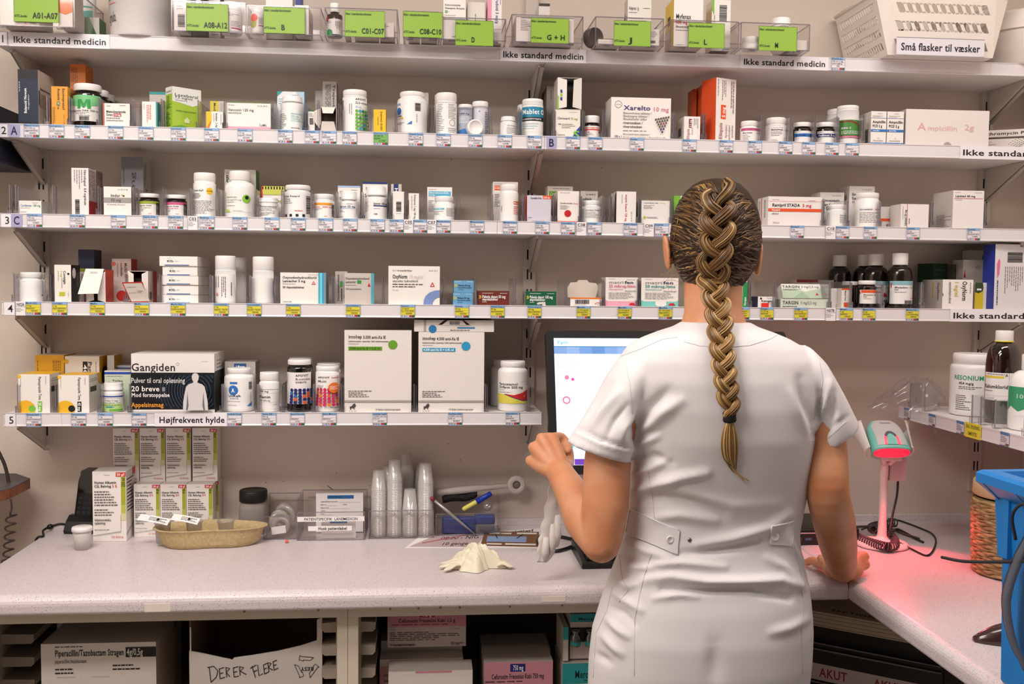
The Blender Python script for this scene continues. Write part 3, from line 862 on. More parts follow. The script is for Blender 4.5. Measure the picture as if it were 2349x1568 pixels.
C(2, 'small dark jar with dark blue oval on label', 1872, 1913, 279, (.2, .97), (.12, .85), M_DKPL, None, (.4, .96, 'f0ecea', 2.6, fol('5 mg', 'N')))
je = [('r', 0, 0, 1, .88, '4A8A3A'), ('p', [(0, .08), (.4, .04), (.7, .14), (1, .38), (1, .46), (.7, .24), (.4, .12), (0, .14)], 'm'), ('T', .1, .46, .09, 'JERN C', 'W', .38), ('n', .1, .6, .9, .8, 3, 'W'), ('r', 0, .88, 1, 1, 'p'), ('T', .05, .94, .05, 'Jernpræparat med vitamin C', 'W', .85)]
C(2, 'white tub with green label and red wave', 1920, 1968, 240, (.1, .97), (.02, .95), None, None, (.37, .82, 'f3f1ee', 2.4, je))
C(2, 'white tub standing behind the green labelled one', 1898, 1943, 248, (.1, .97), (.02, .95), None, None, None, yf=-.115, front=False)
amp = [('n', .4, .05, .95, .09, 1, 'g'), ('n', .1, .12, .9, .18, 2, 'g'), ('r', 0, .195, 1, .205, 'b'), ('T', .1, .31, .075, 'Ampicillin', 'k', .85), ('T', .1, .43, .075, 'PCD 2 g', 'k', .62), ('r', 0, .53, 1, .60, 'b'), ('t', .1, .565, .04, 'ampicillin', 'W', .45), ('ring', .5, .79, .06, .05, 'g'), ('T', .15, .86, .03, 'PharmaCoDane', 'd', .65), ('r', 0, .92, 1, 1, 'b'), ('T', .08, .96, .04, '1 hætteglas med 2 g', 'W', .8)]
B(2, 'white carton with blue bands, left of an identical one', 1998, 2033, 255, .07, 'w', 'e', 'e', amp, L=[('n', .1, .06, .6, .14, 2, 'k'), ('b', .55, .5, .8, .9, 1)], group='twin white and blue cartons')
B(2, 'white carton with blue bands, right of an identical one', 2035, 2073, 256, .07, 'w', 'e', 'e', amp, group='twin white and blue cartons')
B(2, 'large plain white box with faint red handwriting', 2078, 2269, 252, .09, 'E9E2DE', 'e', 'e', [('t', .14, .47, .2, 'A', 'E0A8AC', .10), ('t', .26, .5, .13, 'mpicillin', 'E6B4B8', .36), ('t', .70, .46, .15, '2g', 'E6B4B8', .12), ('o', .505, 1.0, .052, 'B0A6A0')][:-1]+[('p', [(.455, 1), (.46, .93), (.48, .88), (.505, .865), (.53, .88), (.55, .93), (.555, 1)], 'A89E98')])
er = [('n', .0, .5, .3, .8, 5, 'g'), ('T', .04, .16, .13, 'Erythromycin Panpharma', '2A2422', .95), ('r', 0, .32, 1, .4, '5A4A46')]
for k in range(9):
    rr = .30+k*.028
    er.append(('ring', .80, 1.05, rr, rr-.012, '3A3432'))
B(2, 'white carton with dotted arc leaning at the far right', 2279, 2420, 290, .06, 'E6DED8', 'e', 'e', er[:3]+[('p', [(.78+.3*math.cos(a)*q, .98-.5*math.sin(a)*q), (.78+.3*math.cos(a)*q+.008, .98-.5*math.sin(a)*q-.02), (.78+.3*math.cos(a)*(q+.05)+.008, .98-.5*math.sin(a)*(q+.05)-.02), (.78+.3*math.cos(a)*(q+.05), .98-.5*math.sin(a)*(q+.05))], '3A3432') for q in (.8, .92, 1.04, 1.16, 1.28) for a in [R(8+7*i) for i in range(22)]]+[('r', .60, .86, .9, .97, 'b')], rz=-28, yf=-.18)

# ---------------------------------------------------------------- shelf 3
B(3, 'low white carton with blue green lettering at the left end', 44, 95, 460, .075, 'w', 'e', 'e', [('T', .07, .34, .16, 'Cordarone', '3A6AA8', .5), ('T', .62, .34, .16, '100 mg', '3A8A6A', .34), ('n', .07, .48, .55, .56, 1, 'g'), ('n', .6, .12, .95, .2, 1, 'g'), ('n', .07, .76, .4, .84, 1, 'N')])
ni = [('T', .80, .04, .13, 'Nitrolingual', '3A3636', .34, -90), ('T', .80, .42, .13, '0,4 mg/dosis', '3A3636', .36, -90), ('n', .12, .04, .68, .5, 4, 'g', 1), ('b', .2, .66, .46, .97, 1)]
B(3, 'tall white carton with red side and vertical print', 164, 203, 385, .05, 'EBE6E4', 'D8C8C4', 'D8C8C4', ni, [('r', 0, .68, 1, 1, 'B8262A'), ('n', .05, .03, .95, .62, 5, '6A3A38', 1)])
B(3, 'tall reddish carton right behind the vertical print carton', 190, 220, 390, .05, 'C8B4B0', 'B09C98', None, [], [('r', 0, .68, 1, 1, 'A8262A'), ('n', .05, .03, .95, .62, 5, '6A3A38', 1)], yf=-.13, front=False)
B(3, 'white carton with grey band below black lettering', 238, 301, 428, .06, 'w', 'e', 'e', [('t', .5, .1, .045, 'Vnr 40 97 48', 'g', .38), ('T', .26, .30, .09, 'Imdur', 'k', .34), ('o', .68, .29, .035, 'C8A83A'), ('o', .73, .31, .03, 'k'), ('r', 0, .37, 1, .54, 'A09A96'), ('t', .25, .455, .1, '30 mg', '3A3836', .38), ('t', .12, .6, .05, '98 depottabl. (Durettes)', 'g', .66)])
B(3, 'dark grey and white carton standing tall at the back', 278, 328, 360, .07, '7E7C82', 'B8B2AC', '8A8680', [('t', .52, .92, .2, '30 mg', '38363A', .68, 90), ('t', .1, .55, .07, '98 depottabl.', '4A484C', .4, 90), ('r', 0, .98, 1, 1, 'e')], [('n', .1, .1, .4, .5, 2, 'd', 1), ('b', .3, .5, .5, .9, 1)], yf=-.09, front=False)
def dig(c, c2):
    return [('r', .08, 0, 1, .2, c), ('r', 0, .08, .05, .34, 'r'), ('T', .15, .32, .08, 'Digoxin DAK', 'k', .52), ('T', .15, .46, .08, 'mikrogram', c2, .5), ('n', .15, .54, .5, .74, 2, 'g'), ('ring', .2, .86, .05, .042, 'g'), ('n', .55, .84, .76, .92, 1, 'r'), ('b', .84, .1, 1, .95, 1)]
C(3, 'small amber jar with olive banded label', 320, 366, 443, (.17, .97), (.12, .87), M_DKPL, None, (.33, .93, 'f0ebe6', 2.6, dig('9AAA3A', '8A9A3A')))
C(3, 'small amber jar with pink banded label', 381, 429, 446, (.17, .97), (.12, .87), M_DKPL, None, (.33, .93, 'f0ebe6', 2.6, dig('D05A8A', 'D05A8A')))
ce = [('T', .12, .06, .06, 'Centyl', 'k', .42), ('o', .75, .08, .12, 'y'), ('T', .65, .08, .045, 'mite', 'k', .2), ('n', .12, .16, .55, .36, 4, 'd'), ('n', .12, .42, .95, .92, 10, 'g'), ('r', .0, .1, .05, .9, 'e')]
C(3, 'tall white bottle with yellow spot on label', 444, 495, 395, (.19, .95), (.05, .93), None, None, (.36, .97, 'f4f1ee', 2.6, ce), flute=.02)
be = [('r', .05, 0, .08, 1, '8AC83A'), ('T', .14, .26, .07, 'Bendroza', 'g', .35), ('t', .14, .40, .07, '2,5 mg/573 mg', 'g', .48), ('n', .14, .48, .6, .55, 1, 'g'), ('o', .78, .34, .13, '8AC83A'), ('o', .79, .28, .06, 'k'), ('n', .14, .66, .6, .72, 1, 'g'), ('p', [(.08, 1), (.08, .9), (.18, .86), (.26, .92), (.28, 1)], 'B8D86A'), ('n', .36, .92, .75, .97, 1, 'g')]
C(3, 'big rounded white bottle with green dot label', 516, 584, 391, (.19, .69), (.17, .62), None, None, (.45, .87, 'F2EFEA', 2.2, be), flute=.02)
B(3, 'grey and green carton behind the big rounded bottle', 515, 587, 389, .05, 'C8C2B8', '5A8A3A', 'B8B2A8', [('n', .05, .05, .3, .1, 1, 'g'), ('T', .05, .16, .1, 'Be', 'k', .16), ('T', .05, .27, .1, '2,', 'k', .12)], [('r', 0, .55, 1, 1, 'C8C2B8')], yf=-.118, front=False)
fx = [('n', .05, .08, .3, .2, 2, 'k'), ('T', .2, .22, .08, 'Ophavsmærk', 'k', .7), ('n', .1, .3, .95, .55, 4, 'g'), ('T', .2, .64, .07, 'Takeda Pharma A/S', 'd', .6), ('n', .2, .7, .7, .85, 2, 'd')]
C(3, 'small white bottle with black printed text rows', 593, 639, 453, (.2, .94), (.06, .9), None, None, (.27, .97, 'f3efeb', 2.6, fx), ring=True)
chk = [('r', 0, 0, 1, .10, 'D8D85A')]+[('r', i/8+.03, .012, i/8+.09, .09, 'k') for i in range(8)]+[('r', 0, .10, 1, .25, 'C8CC5A'), ('r', 0, 0, .05, .5, 'r'), ('T', .1, .42, .1, 'FUrix', 'k', .36), ('T', .48, .42, .1, '40 mg', 'A8B03A', .4)]
B(3, 'white carton with black checkered olive top at back', 600, 652, 427, .05, 'w', 'e', 'e', chk, yf=-.125, front=False)
fr = [('T', .05, .18, .07, 'Furix Retard', 'd', .55), ('t', .05, .28, .07, '30 mg', 'g', .25), ('n', .05, .34, .4, .48, 2, 'g'), ('n', .45, .7, .7, .78, 1, 'r'), ('b', .8, .15, .98, .85, 1)]+[('r', .1+i*.19, .86, .18+i*.19, .96, 'k') for i in range(4)]+[('r', 0, .86, .04, .97, 'r')]
C(3, 'large white bottle with row of black squares', 654, 713, 423, (.13, .96), (.08, .87), None, None, (.2, .96, 'f4f2f0', 2.6, fr), flute=.01)
f2 = [('r', .1, .02, .85, .17, 'i'), ('r', .0, .1, .05, .4, 'r'), ('T', .1, .28, .09, 'FUrix', 'O', .3), ('T', .48, .28, .09, '250 mg', 'O', .38), ('n', .1, .36, .5, .5, 2, 'g'), ('n', .55, .84, .75, .92, 1, 'r'), ('b', .84, .1, .99, .9, 1)]
C(3, 'white bottle with orange band on its label', 719, 767, 444, (.2, .94), (.06, .9), None, None, (.34, .95, 'f4f1ee', 2.6, f2))
B(3, 'white carton with pale blue top behind a bottle', 775, 826, 426, .05, 'w', None, 'S', [('r', 0, 0, 1, .05, 'S'), ('T', .08, .18, .07, '100', 'k', .16), ('T', .08, .36, .08, 'S', 'k'), ('n', .6, .1, .95, .14, 1, 'g'), ('r', 0, .83, .12, .9, 'N')], yf=-.125, front=False)
def spi(d):
    return [('n', .45, .0, .7, .1, 1, 'g'), ('T', .1, .22, .12, 'Spiron '+d, 'n', .7), ('r', .1, .32, .75, .36, 'S'), ('n', .1, .46, .4, .6, 2, 'g'), ('n', .1, .84, .4, .94, 1, 'g'), ('n', .85, .3, .95, .95, 2, 'g', 1)]
C(3, 'white bottle with wide cap before the pale blue carton', 778, 822, 438, (.28, .84), (.1, .7), None, None, (.42, .95, 'f4f2f0', 2.5, spi('25 mg')), ring=True)
B(3, 'white carton with navy top edge behind a bottle', 832, 889, 417, .05, 'w', None, 'n', [('r', 0, 0, 1, .055, 'N'), ('T', .1, .17, .07, '1', 'k'), ('T', .08, .34, .08, 'S', 'k'), ('n', .6, .1, .95, .14, 1, 'g'), ('r', 0, .84, .12, .9, 'N')], yf=-.125, front=False)
C(3, 'white bottle with wide cap before the navy topped carton', 837, 889, 427, (.25, .88), (.1, .7), None, None, (.42, .97, 'f4f2f0', 2.5, [('n', .02, .05, .25, .6, 8, 'g'), ('T', .42, .16, .11, 'Spiron 100 mg', 'n', .55), ('r', .42, .25, .98, .31, 'N'), ('n', .42, .4, .8, .46, 1, 'g'), ('T', .42, .72, .08, '100', 'k', .14)]), ring=True)
B(3, 'dark blue and white carton peeking over a small one', 897, 921, 422, .06, 'e', None, 'e', [('r', .25, 0, .7, 1, 'N'), ('T', .5, .1, .3, 'Hy', 'W', .2, -90)], yf=-.14, front=False)
B(3, 'small white carton with upright barcode', 901, 927, 439, .05, 'w', 'N', 'e', [('b', .3, .35, .75, .7, 1), ('n', .3, .74, .8, .78, 1, 'g')])
B(3, 'small white carton with vertical lettering and dark gap', 937, 961, 443, .05, 'w', 'e', 'e', [('T', .62, .05, .17, 'Doloproct 1 mg / 40 mg', '4A4240', .88, -90), ('n', .25, .1, .4, .9, 1, 'g', 1), ('r', 0, .25, .04, .8, 'k')])
B(3, 'white carton with light blue name band behind a bottle', 980, 1037, 429, .05, 'w', None, 'e', [('t', .06, .07, .035, 'Vnr 05 21 87', 'g', .3), ('r', .06, .12, .95, .26, '5AB4D4'), ('T', .09, .16, .04, 'Metoprololsuccinat HEXAL', 'W', .78), ('T', .09, .22, .04, '25 mg', 'W', .2), ('n', .06, .36, .3, .7, 6, 'g')], yf=-.128, front=False)
C(3, 'white bottle with light blue label strip', 995, 1042, 449, (.21, .9), (.07, .85), None, None, (.46, .95, 'f4f2f0', 2.6, [('r', 0, .04, .5, .16, '5AB4D4'), ('n', .02, .06, .48, .14, 1, 'W'), ('n', .02, .25, .48, .6, 3, 'g'), ('n', .58, .02, .98, .7, 8, 'g')]), flute=.015)
B(3, 'pale carton with orange patch behind a white bottle', 1131, 1188, 417, .05, 'E4DED8', None, 'e', [('t', .06, .05, .03, 'Vnr 02 42 27', 'g', .3), ('r', .06, .09, .5, .2, 'O'), ('n', .08, .11, .45, .18, 2, 'W'), ('n', .06, .28, .3, .6, 8, 'd')], yf=-.128, front=False)
C(3, 'white bottle with orange patch at its right edge', 1146, 1189, 422, (.16, .94), (.06, .9), None, None, (.3, .96, 'f4f1ee', 2.6, [('r', .66, .22, 1, .34, 'O'), ('T', .68, .28, .06, 'Metoprol', 'W', .3), ('n', .66, .4, 1, .75, 5, 'O'), ('n', .1, .4, .2, .7, 1, 'g', 1)]), flute=.02)
B(3, 'carton with lilac front and red side leaning forward', 1209, 1264, 448, .06, 'D4D0DC', 'E0482A', 'O', [('r', .66, 0, 1, .13, 'O'), ('T', .69, .07, .06, '6,25 mg', 'W', .25), ('T', .14, .10, .065, 'Carvedilol Krka', 'n', .46), ('n', .06, .8, .25, .84, 1, 'n'), ('r', .2, .94, .75, 1, '6A6670')])
B(3, 'white carton with red dot and red lower edge', 1279, 1328, 438, .08, 'EFEAE4', 'D8D0C8', 'e', [('n', .12, .04, .9, .08, 1, 'g'), ('T', .12, .38, .045, 'Carvedilol Aurobindo', 'd', .58), ('T', .74, .385, .045, '25 mg', 'O', .2), ('n', .12, .44, .6, .58, 4, 'g'), ('o', .48, .70, .16, 'C0262A'), ('r', 0, .94, 1, 1, 'O')])
B(3, 'cream carton with green band peeking over two cartons', 1256, 1314, 427, .05, 'DAD4CA', None, 'e', [('n', .2, .04, .95, .08, 1, 'g'), ('r', .06, .13, .97, .3, '5AA03A'), ('T', .1, .2, .08, 'Carvedilol', 'L', .5)], yf=-.10, front=False)
B(3, 'grey-white carton with black letters behind a bottle', 1332, 1371, 438, .05, 'CFC8C0', None, 'e', [('t', .3, .1, .05, 'Vnr 44 64 13', 'k', .55), ('T', .1, .23, .09, 'odipin', 'k', .55)], yf=-.11, front=False)
C(3, 'plain white bottle with small grey text, dark lid rim', 1333, 1377, 459, (.2, .93), (.05, .9), None, None, (.35, .95, 'f3f0ed', 2.6, [('T', .22, .12, .08, 'Amlodipin Sandoz', 'd', .6), ('n', .22, .22, .9, .7, 6, 'g')]))
B(3, 'white carton with red vertical lettering and dark gap', 1414, 1459, 439, .07, 'EEE9E5', 'CFC8C2', 'e', [('T', .5, .1, .10, 'Isoptin Retard 120 mg', 'C0405A', .82, -90), ('n', .25, .1, .33, .55, 1, 'g', 1), ('t', .78, .62, .06, 'Vnr 17 19 24', 'd', .3, -90)], [], [('p', [(.75, .1), (1, 0), (1, 1), (.7, .9)], '1A1614'), ('n', .1, .5, .6, .8, 4, 'O')])
B(3, 'white carton with small olive dot low on front', 1471, 1536, 460, .06, 'E9E6E0', 'e', 'e', [('T', .08, .1, .045, 'Losartan Medical Valley', '5A6A8A', .52), ('T', .64, .1, .045, '12,5 mg', 'C8C83A', .2), ('n', .08, .18, .5, .36, 4, 'g'), ('o', .12, .71, .05, 'B0C02A'), ('n', .2, .68, .62, .76, 2, 'N')])
B(3, 'bright green carton half hidden by the head', 1546, 1585, 449, .06, 'EDEAE2', '7AB83A', '8AC83A', [('p', [(0, 0), (.4, 0), (.2, .4), (0, .6)], '7AB83A')], yf=-.16, front=False)
B(3, 'pale carton mostly hidden by the right of the head', 1668, 1706, 434, .05, 'E6E2DE', None, 'e', [('n', .1, .1, .9, .5, 4, 'g')], yf=-.14, front=False)
ram = [('n', .07, .09, .26, .13, 1, 'g'), ('n', .76, .11, .95, .15, 1, 'g'), ('T', .075, .285, .10, 'Ramipril STADA', 'k', .52), ('T', .64, .29, .10, '5 mg', 'r', .17), ('r', 0, .40, 1, .50, 'O'), ('T', .07, .45, .055, 'Ramipril', 'W', .15), ('t', .065, .57, .06, 'tabletter', 'd', .14), ('t', .09, .88, .06, 'STADA', 'g', .12), ('r', 0, .15, 1, .158, 'O')]
B(3, 'wide white carton with one bold red stripe', 1762, 1884, 451, .075, 'EEE9E6', 'E4DEDA', 'e', ram, [], [('T', .7, .1, .1, 'Ramipril STADA', '5A2A2A', .6, -90), ('r', .35, 0, .4, 1, 'O'), ('n', .1, .1, .25, .8, 2, 'g', 1)])
B(3, 'white carton with black lettering behind small bottle', 1881, 1936, 441, .06, 'E8E3DE', 'CFC8C2', 'A89E96', [('t', .5, .09, .035, 'Vnr 05 93 41', 'g', .38), ('T', .1, .22, .07, 'Simvastatin', 'n', .72), ('T', .1, .33, .07, 'Sandoz', 'n', .5), ('t', .1, .42, .07, '20', '5A9A6A', .12)], yf=-.115, front=False)
C(3, 'small white bottle left of the taller one', 1894, 1939, 468, (.2, .94), (.06, .9), None, None, (.34, .96, 'f3f0ec', 2.6, [('T', .5, .22, .07, 'Simvastatin', 'd', .45), ('n', .5, .3, .95, .75, 6, 'g')]))
B(3, 'tall white carton with black lettering behind tall bottle', 1948, 2006, 427, .06, 'EDE8E4', 'C9C2BC', 'A89E96', [('t', .5, .08, .03, 'Vnr 10 27 41', 'g', .38), ('T', .1, .19, .06, 'Sim', 'n', .22), ('T', .1, .28, .06, 'San', 'n', .26), ('t', .1, .36, .06, '40', 'D08A9A', .12)], yf=-.12, front=False)
C(3, 'tall white bottle before a tall white carton', 1963, 2014, 441, (.15, .96), (.05, .92), None, None, (.42, .97, 'f3f0ec', 2.6, [('T', .1, .1, .07, 'Simvastatin', '4A5A8A', .42), ('T', .6, .1, .07, '40 mg', 'B05A8A', .25), ('n', .1, .24, .95, .8, 7, 'g')]))
B(3, 'white carton with red stripe behind clear dividers', 2018, 2066, 474, .06, 'E2DAD4', 'C8C0BA', 'e', [('r', 0, .52, 1, .64, 'O'), ('n', .5, .2, .95, .4, 3, 'g'), ('T', .85, .82, .09, 'Lipistad 20', 'k', .55, 180)], yf=-.135)
B(3, 'low white carton with vertical red line and lettering', 2066, 2130, 468, .055, 'EEE8E4', 'E0D8D2', 'e', [('r', .22, 0, .24, 1, 'D05A70'), ('T', .17, .9, .075, 'Lipistad 20 mg', '2A6A5A', .66, 90), ('n', .28, .6, .34, .9, 1, 'k', 1), ('n', .06, .1, .1, .8, 1, 'g', 1)], yf=-.195)
B(3, 'large square white carton with thin red rule', 2186, 2257, 437, .095, 'EEE9E6', 'D8D0C8', 'e', [('n', .06, .04, .24, .07, 1, 'g'), ('n', .7, .04, .94, .07, 1, 'g'), ('T', .07, .145, .05, 'Lipistad 40 mg', 'k', .64), ('r', .03, .2, .97, .21, 'D04A50'), ('n', .08, .235, .32, .26, 1, 'd')], [], [('n', .2, .6, .95, .95, 8, 'g')], yf=-.195)

# ---------------------------------------------------------------- shelf 4
C(4, 'plain white jar with ribbed lid at the left end', 46, 98, 624, (.19, .92), (.08, .86), None, None, (.5, .98, 'f4f2f0', 2.9, [('r', 0, .5, .06, .6, 'N'), ('r', .95, .5, 1, .6, 'N')]), flute=.02)
C(4, 'white jar almost hidden behind the ribbed lid jar', 62, 104, 626, (.19, .92), (.08, .86), None, None, None, yf=-.115, front=False)
B(4, 'white carton with black side and olive square', 125, 163, 607, .06, 'EFEBE4', '14161E', 'e', [('o', .84, .24, .07, 'k'), ('T', .62, .16, .14, 'Contalgin', 'k', .36, -90), ('T', .43, .16, .1, '5 mg', 'B8B82A', .16, -90), ('n', .4, .34, .5, .62, 1, 'g', 1), ('n', .2, .16, .28, .6, 1, 'g', 1), ('r', .28, .72, .62, .82, 'C0C02A'), ('n', .8, .72, .86, .95, 1, 'g', 1)], [('T', .7, .2, .15, 'Contalgin', 'g', .4, -90), ('o', .3, .22, .2, 'W')])
B(4, 'navy topped carton with olive line at the back', 180, 216, 572, .055, 'D8D2CC', '1A1E3A', '1A1E3A', [('r', 0, 0, 1, .36, '1A2244'), ('r', 0, .36, 1, .42, 'A0A02A'), ('T', .6, .48, .13, 'Co', 'k', .12, -90)], [], yf=-.09, front=False)
fl1 = [('EDE7DE', [(-.5, -.03, 1.02), (.44, -.03, 1.02), (.30, -.42, .28), (-.75, -.42, .26)], [('n', .3, .1, .75, .2, 2, 'g')]), ('E8E0D8', [(-.5, 0, .02), (-.5, 0, .4), (-.12, -.02, .35), (-.1, -.02, .08)], []), ('E8E0D8', [(.1, -.02, .08), (.1, -.02, .8), (.5, 0, .95), (.5, 0, .02)], [])]
open_carton(4, 'red carton with long white flap hanging open', 198, 242, 618, .06, 'E8E0D8', 'C8321E', '14100E', rz=0, flaps=fl1, Rr=[('r', 0, 0, 1, .2, 'D84A2A'), ('r', .2, .75, .35, .95, '8A3A5A')])
B(4, 'pink and red carton with vertical lettering at back', 257, 301, 593, .05, 'D8C4BC', 'B8322A', 'C84A3A', [('o', .08, .12, .12, 'D86A60'), ('T', .72, .1, .14, 'Malfin 10', '8A4A44', .34, -90), ('T', .5, .1, .11, 'morfinsulfat', '8A4A44', .3, -90), ('n', .25, .1, .35, .6, 1, 'g', 1), ('o', .5, .85, .28, 'C8322A')], yf=-.09, front=False)
fl2 = [('EDE7DE', [(-.5, 0, 1.0), (-.2, -.05, .9), (-.2, -.05, .15), (-.5, 0, .02)], []), ('E8E0D8', [(.2, -.05, .9), (.5, 0, 1.0), (.5, 0, .02), (.22, -.05, .15)], []), ('C83A2A', [(-.66, -.3, .64), (.36, -.3, .66), (.5, -.02, .03), (-.36, -.02, .03)], [('r', .05, .05, .94, .96, 'E4DCD2'), ('n', .12, .2, .85, .3, 1, 'g'), ('n', .55, .42, .88, .56, 2, 'd'), ('n', .12, .5, .5, .55, 1, 'g')])]
open_carton(4, 'red carton with lower flap folded out', 294, 340, 621, .075, 'D8D0C8', 'B83A2E', '14100E', flaps=fl2, Rr=[('r', .0, 0, .5, 1, 'D8CFC6'), ('b', .1, .65, .4, .9, 1)])
mo = [('p', [(.1, .04), (.9, .04), (1, .9), (0, .9)], 'F4F0EC'), ('n', .2, .15, .35, .25, 1, 'g'), ('T', .2, .5, .24, 'MORfin', 'k', .17), ('n', .4, .45, .52, .58, 1, 'g'), ('r', .14, .86, .78, .94, '2A5AA8')]
ztops = [676, 653, 632, 610, 587]
zprev = ZT[4]+.0003
for i, yt in enumerate(ztops):
    zt1 = atY(410, yt, -.185).z
    B(4, ['bottom', 'second from bottom', 'middle', 'second from top', 'topmost'][i]+' of five flat white cartons stacked', 371+(i == 4)*-5+(i == 3)*2, 455-(i > 2)*2, yt, .14, 'F1ECE6', 'D8D0C8', 'e', mo, zb=zprev, zt=zt1-.0006, yf=-.185+.003*(i % 2), group='flat white cartons in a stack', front=False)
    zprev = zt1
note(4, 412, 'five flat white cartons stacked')
C(4, 'white bottle with barcode and red triangle', 494, 541, 586, (.295, .985), (.01, .97), None, None, (.38, .96, 'f4f1ee', 2.5, [('b', .12, .08, .3, .5, 1), ('p', [(.14, .78), (.21, .66), (.28, .78)], 'r'), ('p', [(.18, .76), (.21, .71), (.24, .76)], 'f4f1ee'), ('n', .4, .1, .6, .9, 3, 'd', 1), ('n', .75, .3, .85, .9, 1, 'd', 1)]), flute=.015)
C(4, 'white bottle behind the barcoded bottle', 522, 565, 590, (.295, .985), (.01, .97), None, None, None, yf=-.10, flute=.015, front=False)
C(4, 'plain white bottle with faceted cap, label turned away', 580, 628, 588, (.295, .985), (.01, .97), None, None, (.45, .97, 'f4f1ee', 3.0, [('n', .9, .1, 1, .9, 3, 'd', 1)]), flute=.015)
ox = [('t', .62, .07, .035, 'Vnr 37 76 92', 'g', .22), ('T', .05, .155, .075, 'Oxycodonhydrochlorid', 'k', .75), ('T', .05, .265, .075, 'Lannacher 5 mg', 'k', .50), ('n', .05, .34, .4, .38, 1, 'g'), ('T', .05, .46, .065, '30 depottabletter', 'k', .48), ('t', .05, .92, .04, 'LANNACHER', 'd', .2), ('p', [(.69, .37), (.735, .26), (.78, .37)], 'r'), ('p', [(.715, .355), (.735, .30), (.755, .355)], 'F1ECE6'), ('r', .84, 0, .88, 1, '3AB4D0'), ('r', .88, 0, .92, 1, '8AD4E4'), ('r', .92, 0, .97, 1, '3AA4C4'), ('r', .97, 0, 1, 1, '8A9AA0')]
B(4, 'wide white carton with turquoise stripes at right', 643, 747, 625, .08, 'F1ECE6', 'B8C4CC', 'e', ox, [('r', .3, 0, .5, 1, '3A8AA8')])
B(4, 'grey carton with vertical lettering, left of a turned one', 769, 797, 622, .05, 'B4ACA6', None, 'C0B8B2', [('T', .25, .9, .16, 'Oxycodonhydrochlorid', '2A2624', .8, 90), ('T', .5, .9, .16, 'Lannacher', '2A2624', .4, 90), ('r', .4, .3, .6, .46, 'G'), ('T', .74, .75, .12, '100 depottabletter', '2A2624', .5, 90)], yf=-.16, front=False)
B(4, 'white carton turned to show two printed sides', 791, 857, 626, .025, 'D0C8C0', 'E8E2DC', 'e', [('T', .02, .17, .07, 'Oxycodonhydrochlorid', 'd', .82), ('T', .02, .28, .07, 'Lannacher', 'd', .36), ('r', .42, .23, .56, .33, 'G'), ('n', .02, .36, .4, .4, 1, 'g'), ('t', .02, .5, .055, '100 depottabletter', 'd', .55), ('p', [(.78, .42), (.83, .30), (.88, .42)], 'r'), ('r', .9, 0, 1, 1, '5AB0C8')], [], [('T', .8, .15, .14, 'Oxycodonhydrochlorid', 'k', .76, -90), ('T', .6, .3, .14, 'Lannacher', 'k', .36, -90), ('r', .5, .68, .7, .8, 'G'), ('t', .42, .3, .12, '100 depottabletter', 'k', .52, -90)], rz=14)
on = [('T', .08, .115, .045, '5 x 1 ml ampuller/lykjur', 'd', .38), ('t', .78, .115, .04, 'Vnr 01 35 51', 'g', .18), ('T', .08, .27, .10, 'OxyNorm', 'k', .29), ('T', .40, .27, .10, '10 mg/ml', 'E0D8D0', .28), ('t', .08, .38, .06, 'oxycodon. hydrochlorid.', 'd', .50), ('n', .08, .44, .72, .56, 2, 'd'), ('t', .08, .61, .045, 'i.v., s.c.', 'g', .12), ('p', [(.81, .52), (.855, .40), (.90, .52)], 'r'), ('p', [(.835, .505), (.855, .45), (.875, .505)], 'F1ECE6')]
arc = [(1.0, .61), (.90, .62), (.80, .67), (.73, .75), (.69, .86), (.68, 1.0), (.855, 1.0), (.86, .92), (.89, .85), (.94, .80), (1.0, .785)]
for i in range(5):
    on.append(('p', [arc[i], arc[i+1], arc[9-i], arc[10-i]], '7C94C8'))
B(4, 'large white carton with blue arc in lower corner', 891, 1009, 610, .085, 'F1ECE6', 'C8C2CC', 'e', on, [('T', .6, .95, .3, 'OxyNorm', 'k', .24, 90), ('n', .2, .1, .6, .4, 1, 'g', 1)])
pal = lambda a, b: [('n', .05, .08, .5, .15, 1, 'W'), ('n', .65, .08, .95, .15, 1, 'W'), ('p', [(.08, .3), (.12, .3), (.18, .42), (.12, .54), (.08, .54), (.14, .42)], 'Y'), ('p', [(.0, .3), (.04, .3), (.10, .42), (.04, .54), (.0, .54), (.06, .42)], 'Y'), ('T', .22, .40, .13, a, b, .60), ('T', .22, .58, .11, 'filmovertrukne tabletter', b, .66), ('n', .22, .72, .5, .8, 1, b)]
zt1 = atY(1060, 671, -.188).z
B(4, 'light blue carton, lower of two', 1039, 1085, 672, .065, '6AA4CC', '5A8AB0', None, pal('Palexia 50 mg', 'n'), zt=zt1, group='two light blue cartons')
B(4, 'light blue carton, upper of two', 1041, 1087, 643, .065, '6AA4CC', '5A8AB0', None, pal('Palexia 50 mg', 'n'), zb=zt1+.0004, group='two light blue cartons')
pd = lambda d: [('n', .14, .12, .5, .19, 1, 'W'), ('n', .7, .12, .95, .19, 1, 'W'), ('p', [(.07, .3), (.09, .3), (.12, .41), (.09, .52), (.07, .52), (.10, .41)], 'Y'), ('p', [(.03, .3), (.05, .3), (.08, .41), (.05, .52), (.03, .52), (.06, .41)], 'Y'), ('T', .14, .38, .19, 'Palexia depot '+d, 'W', .74), ('T', .14, .56, .16, 'depottabletter', 'W', .5), ('n', .14, .7, .35, .78, 1, 'W')]
B(4, 'low brown carton with white lettering and chevrons', 1096, 1168, 667, .06, '6E2A20', '5A2018', None, pd('50 mg'))
